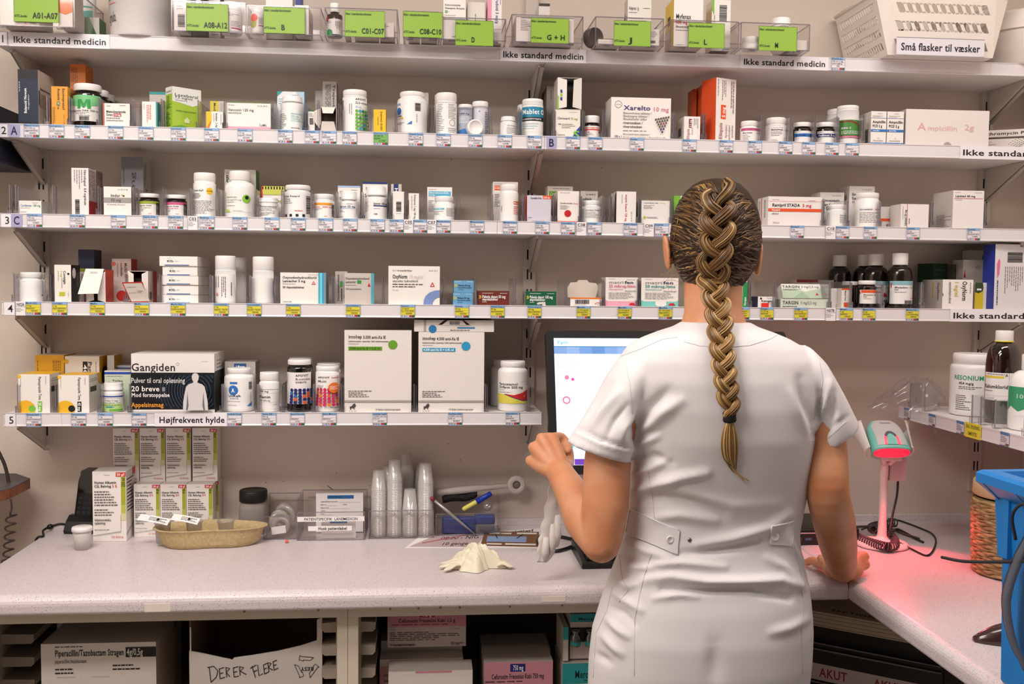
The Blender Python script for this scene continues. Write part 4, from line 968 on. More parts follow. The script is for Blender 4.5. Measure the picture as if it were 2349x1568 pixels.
B(4, 'low dark green carton with torn white sticker', 1205, 1276, 668, .075, '0E5A3C', 'A8A098', None, pd('100 mg')+[('p', [(.36, .8), (.44, .72), (.64, .7), (.66, .95), (.56, .97), (.54, .86), (.40, .9)], 'D8CFC6')], L=[('n', .2, .2, .8, .9, 4, 'g', 1)])
t = B(4, 'low white and orange carton with open upright flap', 1308, 1381, 682, .06, 'F1ECE6', 'e', 'D8CFC6', [('r', 0, 0, 1, .16, 'o'), ('b', .15, .25, .6, .72), ('n', .12, .78, .6, .86, 1, 'g'), ('p', [(.75, .72), (.8, .58), (.9, .55), (.97, .72)], 'r'), ('p', [(.78, .72), (.82, .63), (.89, .62), (.94, .72)], 'F1ECE6')])
b = MB()
w_ = (atY(1374, 660, -.14).x-atY(1302, 660, -.14).x)/2
h0 = t['h_']
h1 = atY(1340, 648, -.14).z-t.location.z
h2 = atY(1340, 642, -.14).z-t.location.z
pts = [(-w_*.95, h0), (-w_, h0+(h1-h0)*.6), (-w_*.8, h1), (-w_*.38, h1+.001), (-w_*.3, h2), (w_*.28, h2), (w_*.36, h1+.001), (w_*.85, h1-.001), (w_, h0+(h1-h0)*.7), (w_*.82, h0)]
b.prism(pts, 1, .052, .053, pm('D8CCC0'))
b.build('flap', t)
mt = lambda c, d: [('r', 0, .79, 1, 1, c), ('r', 0, .70, 1, .79, c), ('p', [(0, .66), (1, .66), (1, .74), (.97, .79), (.92, .81), (.08, .81), (.03, .79), (0, .74)], 'F1ECE6'), ('n', .1, .04, .35, .07, 1, 'g'), ('n', .65, .06, .95, .09, 1, 'g'), ('t', .1, .165, .095, 'matri', 'g', .46), ('T', .59, .165, .095, 'fen', '2A3A5A', .28), ('T', .1, .29, .095, d+' mikrog./time', {'P': 'D8708C', 'c': '2A9A98'}[c], .82), ('t', .1, .395, .06, 'depotplaster', {'P': 'E090A4', 'c': '5AB4B0'}[c], .45), ('t', .6, .455, .05, 'fentanyl', 'd', .34), ('n', .1, .5, .9, .74, 6, 'g'), ('p', [(.72, .94), (.77, .87), (.87, .86), (.93, .94)], 'r')]
B(4, 'white and pink square carton with rounded flap', 1389, 1463, 636, .06, 'F1ECE6', 'e', 'e', mt('P', '25'))
B(4, 'white and turquoise square carton beside the nurse\'s neck', 1471, 1556, 637, .06, 'F1ECE6', 'e', 'e', [o if o[-1] != 'c' and (len(o) < 6 or o[5] != 'c') else o for o in mt('c', '50')]+[('p', [(.38, .78), (.68, .78), (.68, .93), (.62, .97), (.44, .97), (.38, .93)], 'F1ECE6')])
B(4, 'white carton with green stripe right of the neck', 1680, 1714, 640, .06, 'EDEAE6', '1E8A4A', 'e', [('r', .70, .1, 1, 1, '1E9A54'), ('T', .86, .92, .14, 'Norspan', 'W', .3, 90)])
B(4, 'small white carton with red patch and navy side', 1738, 1777, 680, .05, 'F1ECE6', '1E2E5A', 'e', [('o', .18, .17, .06, 'k'), ('n', .55, .12, .9, .2, 1, 'g'), ('T', .2, .38, .18, 'Ketogan', 'k', .65), ('r', .2, .56, .64, .96, 'E02E24'), ('n', .64, .58, .9, .66, 1, 'g')])
tg = lambda: [('p', [(0, .45), (.3, .35), (.6, .55), (1, .3), (1, 1), (0, 1)], 'B4C8B0'), ('p', [(.25, 1), (.5, .55), (.7, 1)], '9AB898'), ('T', .02, .2, .16, 'TARGIN', '3A3A38', .45), ('t', .5, .2, .14, '5 mg/2,5 mg', 'g', .45), ('n', .02, .34, .5, .48, 2, '3A4A3A'), ('p', [(.84, .8), (.88, .6), (.92, .8)], 'r')]
o = B(4, 'white and green carton leaning back on a lower one', 1796, 1886, 648, .03, 'E6E8E0', 'D8DAD2', 'e', tg(), yf=-.150, zb=ZT[4]+.0245, tilt=-24, front=False)
B(4, 'low pale green carton under a leaning carton', 1790, 1904, 690, .085, 'D0D8C8', 'B8C0B0', 'E6E8E0', [('T', .04, .4, .36, 'TARGIN', '3A3A38', .32), ('t', .4, .4, .34, '5 mg/2,5 mg', 'g', .32), ('n', .04, .7, .4, .95, 1, '4A5A4A')], zt=ZT[4]+.0225)
B(4, 'red topped carton lying at the back', 1827, 1875, 641, .05, 'C8BEB8', None, None, [('r', 0, 0, 1, .1, '8A2A24')], yf=-.06, front=False)
B(4, 'pale carton at the back right of a red topped one', 1876, 1912, 642, .05, 'B8B0A8', None, None, [], yf=-.06, front=False)
B(4, 'white carton with orange cap stripe and vertical print', 1930, 1950, 661, .05, 'EDE8E4', 'e', 'e', [('r', 0, 0, 1, .08, 'O'), ('T', .5, .12, .2, 'Metadon Orion', 'd', .5, -90), ('r', .3, .7, .75, .92, 'O')], rz=14)
B(4, 'white carton with red triangle, side folded in', 1906, 1925, 661, .04, 'EAE4E0', 'e', 'e', [('p', [(.7, .72), (.85, .52), (1, .72)], 'r'), ('n', .6, .78, .95, .95, 2, 'N')], yf=-.17, front=False)
C(4, 'dark jar behind the small amber jar', 1932, 1966, 645, (.14, .98), (.1, .86), M_DKPL, None, None, yf=-.12, front=False)
C(4, 'small amber jar with red banded label and tablets', 1969, 2007, 643, (.14, .97), (.1, .86), M_AMB, None, (.33, .82, 'f0ebe6', 2.6, [('r', .1, .02, 1, .22, 'O'), ('r', 0, .12, .05, .3, 'r'), ('T', .2, .36, .1, 'Metadon 20 mg', 'd', .75), ('T', .2, .5, .08, 'DAK', 'd', .15), ('n', .2, .6, .6, .68, 1, 'g')]), pills=18)
ml = [('r', 0, 0, 1, .18, '8AB8C0'), ('r', .04, .08, .08, .3, 'r'), ('T', .18, .28, .08, 'Metadon', 'd', .4), ('t', .6, .28, .08, '1 mg/ml', 'g', .3), ('T', .18, .38, .06, 'DAK', 'd', .12), ('n', .18, .45, .8, .52, 1, 'g'), ('n', .7, .72, .9, .78, 1, 'r'), ('b', .48, .84, .78, .99)]
bb = [(1.0, 2038, 2091, 580, -.185, 'f0ecea', 'front right dark bottle with pale blue label'),
      (1.0, 1982, 2036, 582, -.131, 'f0ecea', 'dark bottle left of the front labelled one'),
      (1.0, 1959, 2009, 584, -.077, None, 'dark bottle second from the left in the back'),
      (1.0, 1902, 1950, 585, -.062, None, 'leftmost dark bottle in the back')]
for q, x0, x1, yt, yf, lc, ds in bb:
    C(4, ds, x0, x1, yt, (.21, .62), (.20, .55), M_DKPL, None, (.5, .91, lc, 2.6, ml+([('p', [(.52, .68), (.62, .5), (.72, .68)], 'r')] if yf > -.18 else [])) if lc else None, yf=yf, n='medicine_bottle', front=yf < -.18, group='dark medicine bottles with white caps')
B(4, 'white carton with olive dose lettering reading down', 2162, 2232, 641, .10, 'EFEAE6', 'B8AEA8', 'e', [('T', .72, .06, .15, 'OxyNorm', 'k', .66, -90), ('T', .46, .06, .13, '1 mg/ml', 'C8B82A', .52, -90), ('t', .25, .08, .09, 'oxycodonhydrochlorid', 'd', .72, -90), ('n', .88, .1, .94, .5, 1, 'g', 1), ('r', 0, .46, .02, .56, 'k')], [], [('T', .8, .1, .1, 'OxyNorm', '5A524C', .6, -90), ('r', .5, .1, .56, .6, 'B8A83A')])
B(4, 'dark green carton leaning in shade at the back', 2140, 2180, 604, .05, '123A1E', None, '1A4A28', [('n', .1, .1, .9, .5, 4, '3A5A44')], yf=-.07, front=False, rz=20)
B(4, 'grey carton in shade beside the dark green one', 2186, 2208, 606, .05, '5A544E', None, None, [('n', .2, .1, .9, .8, 3, '2A2624', 1)], yf=-.07, front=False, rz=20)
B(4, 'white carton with red triangle at its top corner', 2209, 2272, 596, .05, 'E8E2DC', 'D0C8C2', 'e', [('p', [(.02, .36), (.06, .19), (.10, .36)], 'r'), ('t', .44, .15, .06, 'Vnr 01 29 01', 'g', .2), ('T', .03, .62, .08, 'Buprefarm', '3A3030', .32), ('T', .03, .8, .08, '10 mikrogram/time', '3A3030', .56)], yf=-.10, front=False)
B(4, 'tall yellow and dark green carton with white side', 2236, 2271, 648, .03, 'EDE6DC', 'e', 'e', [('r', 0, .3, .55, 1, 'E8CC2A'), ('p', [(0, 0), (.5, 0), (.55, .2), (.5, .32), (.25, .40), (0, .36)], '3A4A2A'), ('r', .12, .22, .42, .29, 'W')], yf=-.16, front=False)
B(4, 'white carton peeking at the back near the right end', 2226, 2264, 574, .04, 'E0DAD4', None, 'e', [('r', .7, .08, 1, .3, '1E8A5A')], yf=-.06, front=False)
B(4, 'big white carton with barcode and navy side', 2283, 2362, 560, .045, 'E4E0E2', '2A3A9A', 'e', [('b', .38, .12, .85, .28, 0), ('n', .3, .34, .9, .75, 9, 'g', 1), ('p', [(.06, .3), (.12, .22), (.16, .26), (.14, .46), (.08, .52)], 'E8709A'), ('n', .06, .55, .14, .95, 1, 'N', 1)], yf=-.188, rz=6)

# ---------------------------------------------------------------- shelf 5
def panto(d, c, tx='W'):
    return [('o', .04, .06, .06, 'y'), ('n', .06, .12, .1, .45, 1, 'g', 1), ('t', .69, .06, .09, 'Pantoprazole Teva', '3A3634', .6, -90), ('n', .86, .06, .9, .32, 1, 'g', 1), ('p', [(0, .74), (.1, .69), (.25, .67), (.4, .71), (.5, .79), (.53, .9), (.52, 1), (0, 1)], 'F0B828'), ('o', .43, .89, .115, c), ('r', .62, .70, .75, .97, c), ('T', .685, .725, .09, d, tx, .22, -90)]
pr = [('n', .1, .1, .9, .2, 2, 'g'), ('r', .1, .32, .6, .46, 'k'), ('p', [(.7, 0), (1, 0), (1, .35), (.75, .2)], 'F0B828')]
B(5, 'white and yellow carton with green dose patch', 42, 114, 858, .085, 'F1ECE6', 'E2DAD2', 'E8B42A', panto('20 mg', '7AC03A'), pr)
B(5, 'white and yellow carton with black dose patch', 134, 204, 860, .085, 'F1ECE6', 'E2DAD2', 'E8B42A', panto('40 mg', 'k'), pr)
B(5, 'mustard yellow carton behind the green patch carton', 81, 147, 814, .08, 'D8A020', 'C89018', 'E2DAD2', [('n', .6, .1, .9, .6, 5, '6A4A10', 1), ('n', .06, .1, .12, .8, 1, '6A4A10', 1)], yf=-.095, front=False)
B(5, 'white carton with black dose patch in the back row', 149, 228, 817, .08, 'E0D8D0', 'D8A020', 'E2DAD2', [('o', .04, .1, .07, 'D8A828'), ('T', .73, .1, .1, 'Pantopr', '3A3634', .5, -90), ('r', .52, .1, .66, .75, 'k'), ('T', .59, .16, .1, '40 mg', 'W', .5, -90), ('n', .88, .1, .93, .6, 1, 'g', 1)], [('o', .5, .4, .3, 'k')], yf=-.095, front=False)
B(5, 'yellow edged carton at the end of the back row', 246, 262, 815, .06, 'D8D0C8', 'C89018', 'E2DAD2', [], [('o', .5, .35, .3, 'k')], yf=-.07, front=False)
to = [('r', 0, .0, 1, .08, '2A4AA8'), ('n', .1, .14, .9, .19, 1, 'g'), ('T', .25, .3, .07, 'Toilax 5 mg', '4A5A3A', .5), ('n', .1, .4, .9, .5, 2, 'g'), ('r', .05, .5, .95, .97, 'B8D88A'), ('r', .3, .66, .62, .76, '3A8A9A'), ('n', .1, .55, .9, .64, 1, 'z'), ('r', .45, .84, .97, .97, '6AB03A')]
C(5, 'small white bottle with blue green label before a carton', 238, 284, 875, (.24, .92), (.12, .86), None, None, (.43, .97, 'f0f0ea', 2.6, to), ring=True)
B(5, 'white and pale green carton with blue top line', 240, 300, 850, .06, 'D8E4C8', 'C0D0B0', 'e', [('r', 0, 0, 1, .03, 'F1ECE6'), ('r', 0, .03, 1, .09, '2A4AA8'), ('n', .05, .12, .9, .16, 1, 'g'), ('T', .3, .26, .05, 'Toilax', '4A6A3A', .4)], yf=-.118, front=False)
B(5, 'pale blue topped carton hidden behind a white box', 262, 300, 838, .05, 'D0D0D4', None, 'e', [('r', 0, .05, 1, .16, '2A4A9A')], yf=-.05, front=False)
ga = [('r', 0, .32, 1, .945, '10141E')]
for k in range(11, 1, -1):
    rr = .048+k*.036
    ga.append(('G', rr))
ga2 = []
for op in ga:
    if op[0] == 'G':
        rr = op[1]
        n = 40
        cu, cv, asp_ = .78, .62, 1.44
        for i in range(n):
            a0, a1 = 6.2832*i/n, 6.2832*(i+1)/n
            P = [(cu+q*math.cos(a), cv+q*asp_*math.sin(a)) for q, a in ((rr, a0), (rr, a1), (rr-.015, a1), (rr-.015, a0))]
            if all(.33 < v < .94 and u < .995 for u, v in P):
                ga2.append(('p', P, '2C3A4C'))
    else:
        ga2.append(op)
bodyo = [(.795, .31), (.765, .325), (.752, .37), (.757, .42), (.77, .455), (.77, .475), (.715, .50), (.685, .54), (.665, .66), (.648, .80), (.645, .94), (.945, .94), (.942, .80), (.925, .66), (.905, .54), (.875, .50), (.82, .475), (.82, .455), (.833, .42), (.838, .37), (.825, .325)]
ga2 += [('p', bodyo, 'D8D4D2'), ('p', [(.695, .72), (.70, .62), (.705, .72), (.712, .86), (.70, .94), (.682, .94)], '6A7078'), ('p', [(.895, .72), (.89, .62), (.885, .72), (.878, .86), (.89, .94), (.908, .94)], '6A7078'),
        ('T', .035, .215, .125, 'Gangiden', '2A2628', .53), ('ring', .587, .165, .018, .014, '2A2628'), ('t', .032, .435, .085, 'Pulver til oral opløsning', 'E8E4E0', .64), ('T', .035, .575, .085, '20 breve', 'F4F0EC', .335), ('T', .035, .68, .065, 'Mod forstoppelse', 'F4F0EC', .455), ('T', .035, .845, .075, 'Appelsinsmag', 'F0A030', .38), ('n', .87, .11, .96, .13, 1, 'g'), ('r', 0, .965, 1, .972, 'k'), ('r', 0, .985, 1, .99, 'g'), ('r', .40, .55, .435, .62, '8A8A90')]
B(5, 'very large black and white carton with pale body figure', 301, 492, 811, .115, 'EFEAE6', '15161C', 'E2DCD6', ga2, [('r', 0, 0, 1, .3, 'E4DED8'), ('n', .2, .1, .9, .28, 3, 'g')])
un = [('r', .30, .0, .52, .08, 'b'), ('o', .40, .30, .14, 'b'), ('T', .25, .50, .075, 'UniKalk', 'k', .36), ('t', .3, .6, .05, 'FORTE', '3A6AA8', .25), ('n', .24, .68, .65, .72, 1, 'g'), ('p', [(.78, .88), (.95, .72), (.95, .88)], 'b'), ('b', .84, 0, .96, .28, 1), ('n', .24, .82, .65, .86, 1, 'g'), ('n', .88, .4, .93, .85, 1, 'g', 1), ('p', [(.38, .24), (.42, .24), (.42, .30), (.45, .38), (.43, .38), (.40, .33), (.37, .38), (.35, .38), (.38, .30)], 'W')]
C(5, 'white bottle with round blue emblem', 515, 583, 841, (.11, .80), (.12, .74), None, None, (.30, .94, 'f6f3f1', 2.4, un))
B(5, 'grey-white carton with blue patch behind a bottle', 516, 586, 829, .06, 'C4BEB8', 'B0AAA4', 'b8b2ac', [('r', .3, .04, .7, .2, '2A5A98'), ('T', .34, .11, .06, '19', 'W'), ('n', .44, .08, .66, .14, 1, 'W')], [('n', .05, .1, .9, .6, 8, 'g')], yf=-.11, front=False)
ti = [('r', 0, .0, 1, .02, '6A8A7A'), ('T', .12, .1, .09, '300 mg', 'd', .4), ('r', 0, .2, 1, .206, 'g'), ('T', .12, .38, .13, 'Tiamin', 'k', .48), ('t', .12, .56, .08, 'SAD 300 mg', 'd', .46), ('r', 0, .66, 1, .666, 'g'), ('n', .12, .74, .3, .8, 1, 'g'), ('n', .7, .74, .95, .8, 1, 'g')]
C(5, 'small white bottle with thin green ring', 595, 641, 851, (.2, .93), (.06, .88), None, None, (.42, .92, 'f4f1ee', 2.5, ti), flute=.015)
bc = [('T', .42, .1, .065, 'APOVIT', 'k', .42), ('t', .42, .21, .07, 'B-combin', 'd', .5), ('t', .42, .30, .07, 'stærk', 'd', .35), ('r', .18, 0, .185, 1, 'g'), ('n', .04, .05, .14, .4, 2, 'g', 1)]+dots(.3, .56, .13, .096, 6, 5, ['1E2A6A', '1E2A6A', 'E0602A', '1E2A6A', 'E0602A', '2A6AB0', '1E2A6A'], .055)
C(5, 'tall amber jar with blue orange dotted label', 659, 715, 822, (.095, .95), (.09, .82), M_AMB, None, (.235, .845, 'f0ecea', 2.6, bc), pills=16)
C(5, 'amber jar behind the tall dotted amber jar', 662, 717, 818, (.095, .95), (.09, .82), M_DKPL, None, None, yf=-.11, front=False)
ap = [('T', .2, .06, .055, 'APOVIT', 'k', .4), ('T', .66, .06, .04, 'kosttilskud', 'r', .3), ('t', .2, .17, .07, 'Multi', 'd', .3), ('n', .2, .29, .5, .38, 2, 'g')]+dots(.2, .42, .125, .09, 6, 6, ['D0305A', 'D0305A', 'E05A3A', 'D0305A', 'C83A6A', 'E8862A', 'D0305A'], .052)+[('o', .72, .36, .17, 'E8762A'), ('n', .6, .3, .85, .42, 4, 'W'), ('T', .62, .95, .04, '200 tabletter', 'd', .3), ('n', .93, .05, 1, .9, 3, 'd', 1)]
C(5, 'white tub with pink and orange dots', 724, 779, 836, (.105, .97), (.03, .94), None, None, (.2, .93, 'f4f1ee', 2.6, ap))
C(5, 'white tub behind the pink dotted tub', 726, 782, 830, (.105, .97), (.03, .94), None, None, (.2, .93, 'D8707A', 2.6, []), yf=-.115, front=False)
def inno(a, b, col, tc):
    return [('T', .06, .08, .042, 'innohep', 'k', .20), ('T', .275, .085, .036, a, 'k', .34), ('T', .06, .135, .018, 'Injektionsvæske, opløsning i fyldt injektionssprøjte', 'd', .6), ('n', .06, .16, .25, .175, 1, 'g'), ('r', .06, .20, .56, .245, col), ('T', .075, .222, .026, b, tc, .46), ('o', .72, .175, .068, col), ('n', .06, .73, .45, .82, 4, 'd'), ('r', 0, .853, 1, .878, 'A8A29E'), ('T', .46, .965, .022, '10 fyldte injektionssprøjter', 'd', .38), ('p', [(.08, .93), (.11, .925), (.13, .90), (.155, .89), (.17, .91), (.165, .93), (.15, .94), (.15, .965), (.14, .965), (.135, .945), (.10, .95), (.095, .97), (.085, .97)], '4A4644'), ('t', .07, .985, .014, 'L E O', 'd', .11)]
B(5, 'big white carton with green dot and bulging side', 790, 944, 757, .11, 'E9E3DD', 'D0C8C2', 'D0C8C0', inno('3.500 anti-Xa IE', '3.500 anti-Xa IE = 0,35 ml', '6AA02A', '1A2A10'), [])
o = B(5, 'big white carton with blue dot', 960, 1111, 761, .11, 'E9E3DD', 'D8D0CA', 'D0C8C0', inno('4.500 anti-Xa IE', '4.500 anti-Xa IE = 0,45 ml', '2A9AC8', 'W'), [('r', 0, .853, 1, .878, 'A8A29E')])
zt1 = o.location.z+o['h_']
B(5, 'flat white carton lying on the blue dot carton', 950, 1133, 734, .13, 'E2DCD6', 'D0C8C2', 'e', [('r', .12, 0, .15, 1, 'A8A29E'), ('o', .23, .78, .05, '2A7AB0'), ('r', .54, .6, .76, .72, '2A7AB0'), ('n', .45, .8, .76, .95, 1, 'd'), ('p', [(.30, .4), (.38, 0), (.62, 0), (.7, .4)], '15130F'), ('p', [(.34, .45), (.42, .02), (.6, .02), (.66, .45)], 'EDE8E2'), ('b', .44, .1, .57, .4)], zb=zt1+.0006, front=False)
pa = [('T', .05, .17, .1, 'Paracetamol', '3A3236', .55), ('T', .05, .30, .1, 'Orifarm 500 mg', '3A3236', .70), ('n', .05, .4, .3, .44, 1, 'g'), ('n', .05, .48, .7, .54, 1, 'g'), ('p', [(0, .56), (.25, .60), (.5, .75), (.75, .86), (1, .86), (1, .97), (0, .97)], 'E4D455'), ('p', [(.25, .57), (.5, .62), (.75, .52), (1, .36), (1, .86), (.75, .84), (.5, .72)], 'D02E2E'), ('p', [(.25, .57), (.5, .72), (.75, .84), (1, .86), (1, .89), (.75, .875), (.5, .75), (.25, .60)], '2A3A7A'), ('r', .8, .63, .96, .71, 'W'), ('n', .82, .65, .94, .69, 1, 'N'), ('t', .68, .08, .04, 'Vnr 08 40 18', 'g', .25)]
C(5, 'large white bottle with red and yellow waves', 1142, 1210, 825, (.11, .83), (.12, .78), None, None, (.365, .85, 'f4f1ec', 2.5, pa))
C(5, 'white bottle behind the red yellow waved one', 1125, 1188, 822, (.11, .83), (.12, .78), None, None, None, yf=-.09, front=False)
# ================================================================ shelf-edge labels
def near(sh, px):
    c = [(abs(q-px), d) for s, q, d in ITEMS if s == sh]
    return min(c)[1] if c else 'nothing'
_used = {}
def uniq(s):
    _used[s] = _used.get(s, 0)+1
    return s if _used[s] == 1 else None
def short(d, n):
    return ' '.join(d.split()[:n]).rstrip(',')
def strip_z(sh):
    return ZB[sh]-.0002
def etag(sh, px, l1, l2, l3, l4, l5, kind='b', desc=None):
    w, h = .0325, .0312
    X = atY(px, 500 if sh > 1 else 150, -.2045).x
    yy = -.2047
    b = MB()
    b.box(-w/2, 0, 0, w/2, .0004, h, pm('EEEAF0'))
    body = {'b': 'EEEAF0', 'y': 'E8DC3A', 'g': '7AC05A'}[kind]
    ops = [('r', 0, 0, 1, .2, '8FB4DC'), ('r', 0, .2, 1, .78, body), ('r', 0, .92, 1, 1, '9AA8C8'), ('t', .03, .10, .11, l1, '1A1A2A', min(.94, .075*len(l1))), ('t', .03, .29, .11, l2, '2A2A30', min(.94, .07*len(l2))), ('t', .03, .46, .11, l3, '2A2A30', min(.94, .065*len(l3))), ('t', .36, .65, .10, l4 or ' ', '2A2A30', min(.5, .065*len(l4))), ('T', .03, .85, .085, l5, '1A1A20', .5),
           ('r', .60, .79, .80, .92, 'C8303A'), ('r', .80, .79, .99, .92, '1E6A3A')]
    ops += [('r', 0, v, 1, v+.012, '6A6A78') for v in (.2, .38, .56, .74)]
    ops += [('r', u, 0, u+.012, 1, '5A6A9A') for u in (0, .988)]
    printing(b, ops, Flat((-w/2, 0, h), (w, 0, 0), (0, 0, -h)), w/h, .0002, .0001)
    o = b.build('shelf_label', None, (X, yy-.0004, strip_z(sh)))
    word = {'b': 'white', 'y': 'yellow', 'g': 'green'}[kind]
    nb = near(sh, px) if not desc else desc
    s = 'small %s shelf label under the %s' % (word, short(nb, 9))
    k = 0
    while not uniq(s):
        k += 1
        s = 'small %s shelf label, %s one under the %s' % (word, ['second', 'third', 'fourth', 'fifth'][k-1], short(nb, 7))
    return tag(o, s, 'shelf label', 'shelf labels on the shelf marked %d' % sh)
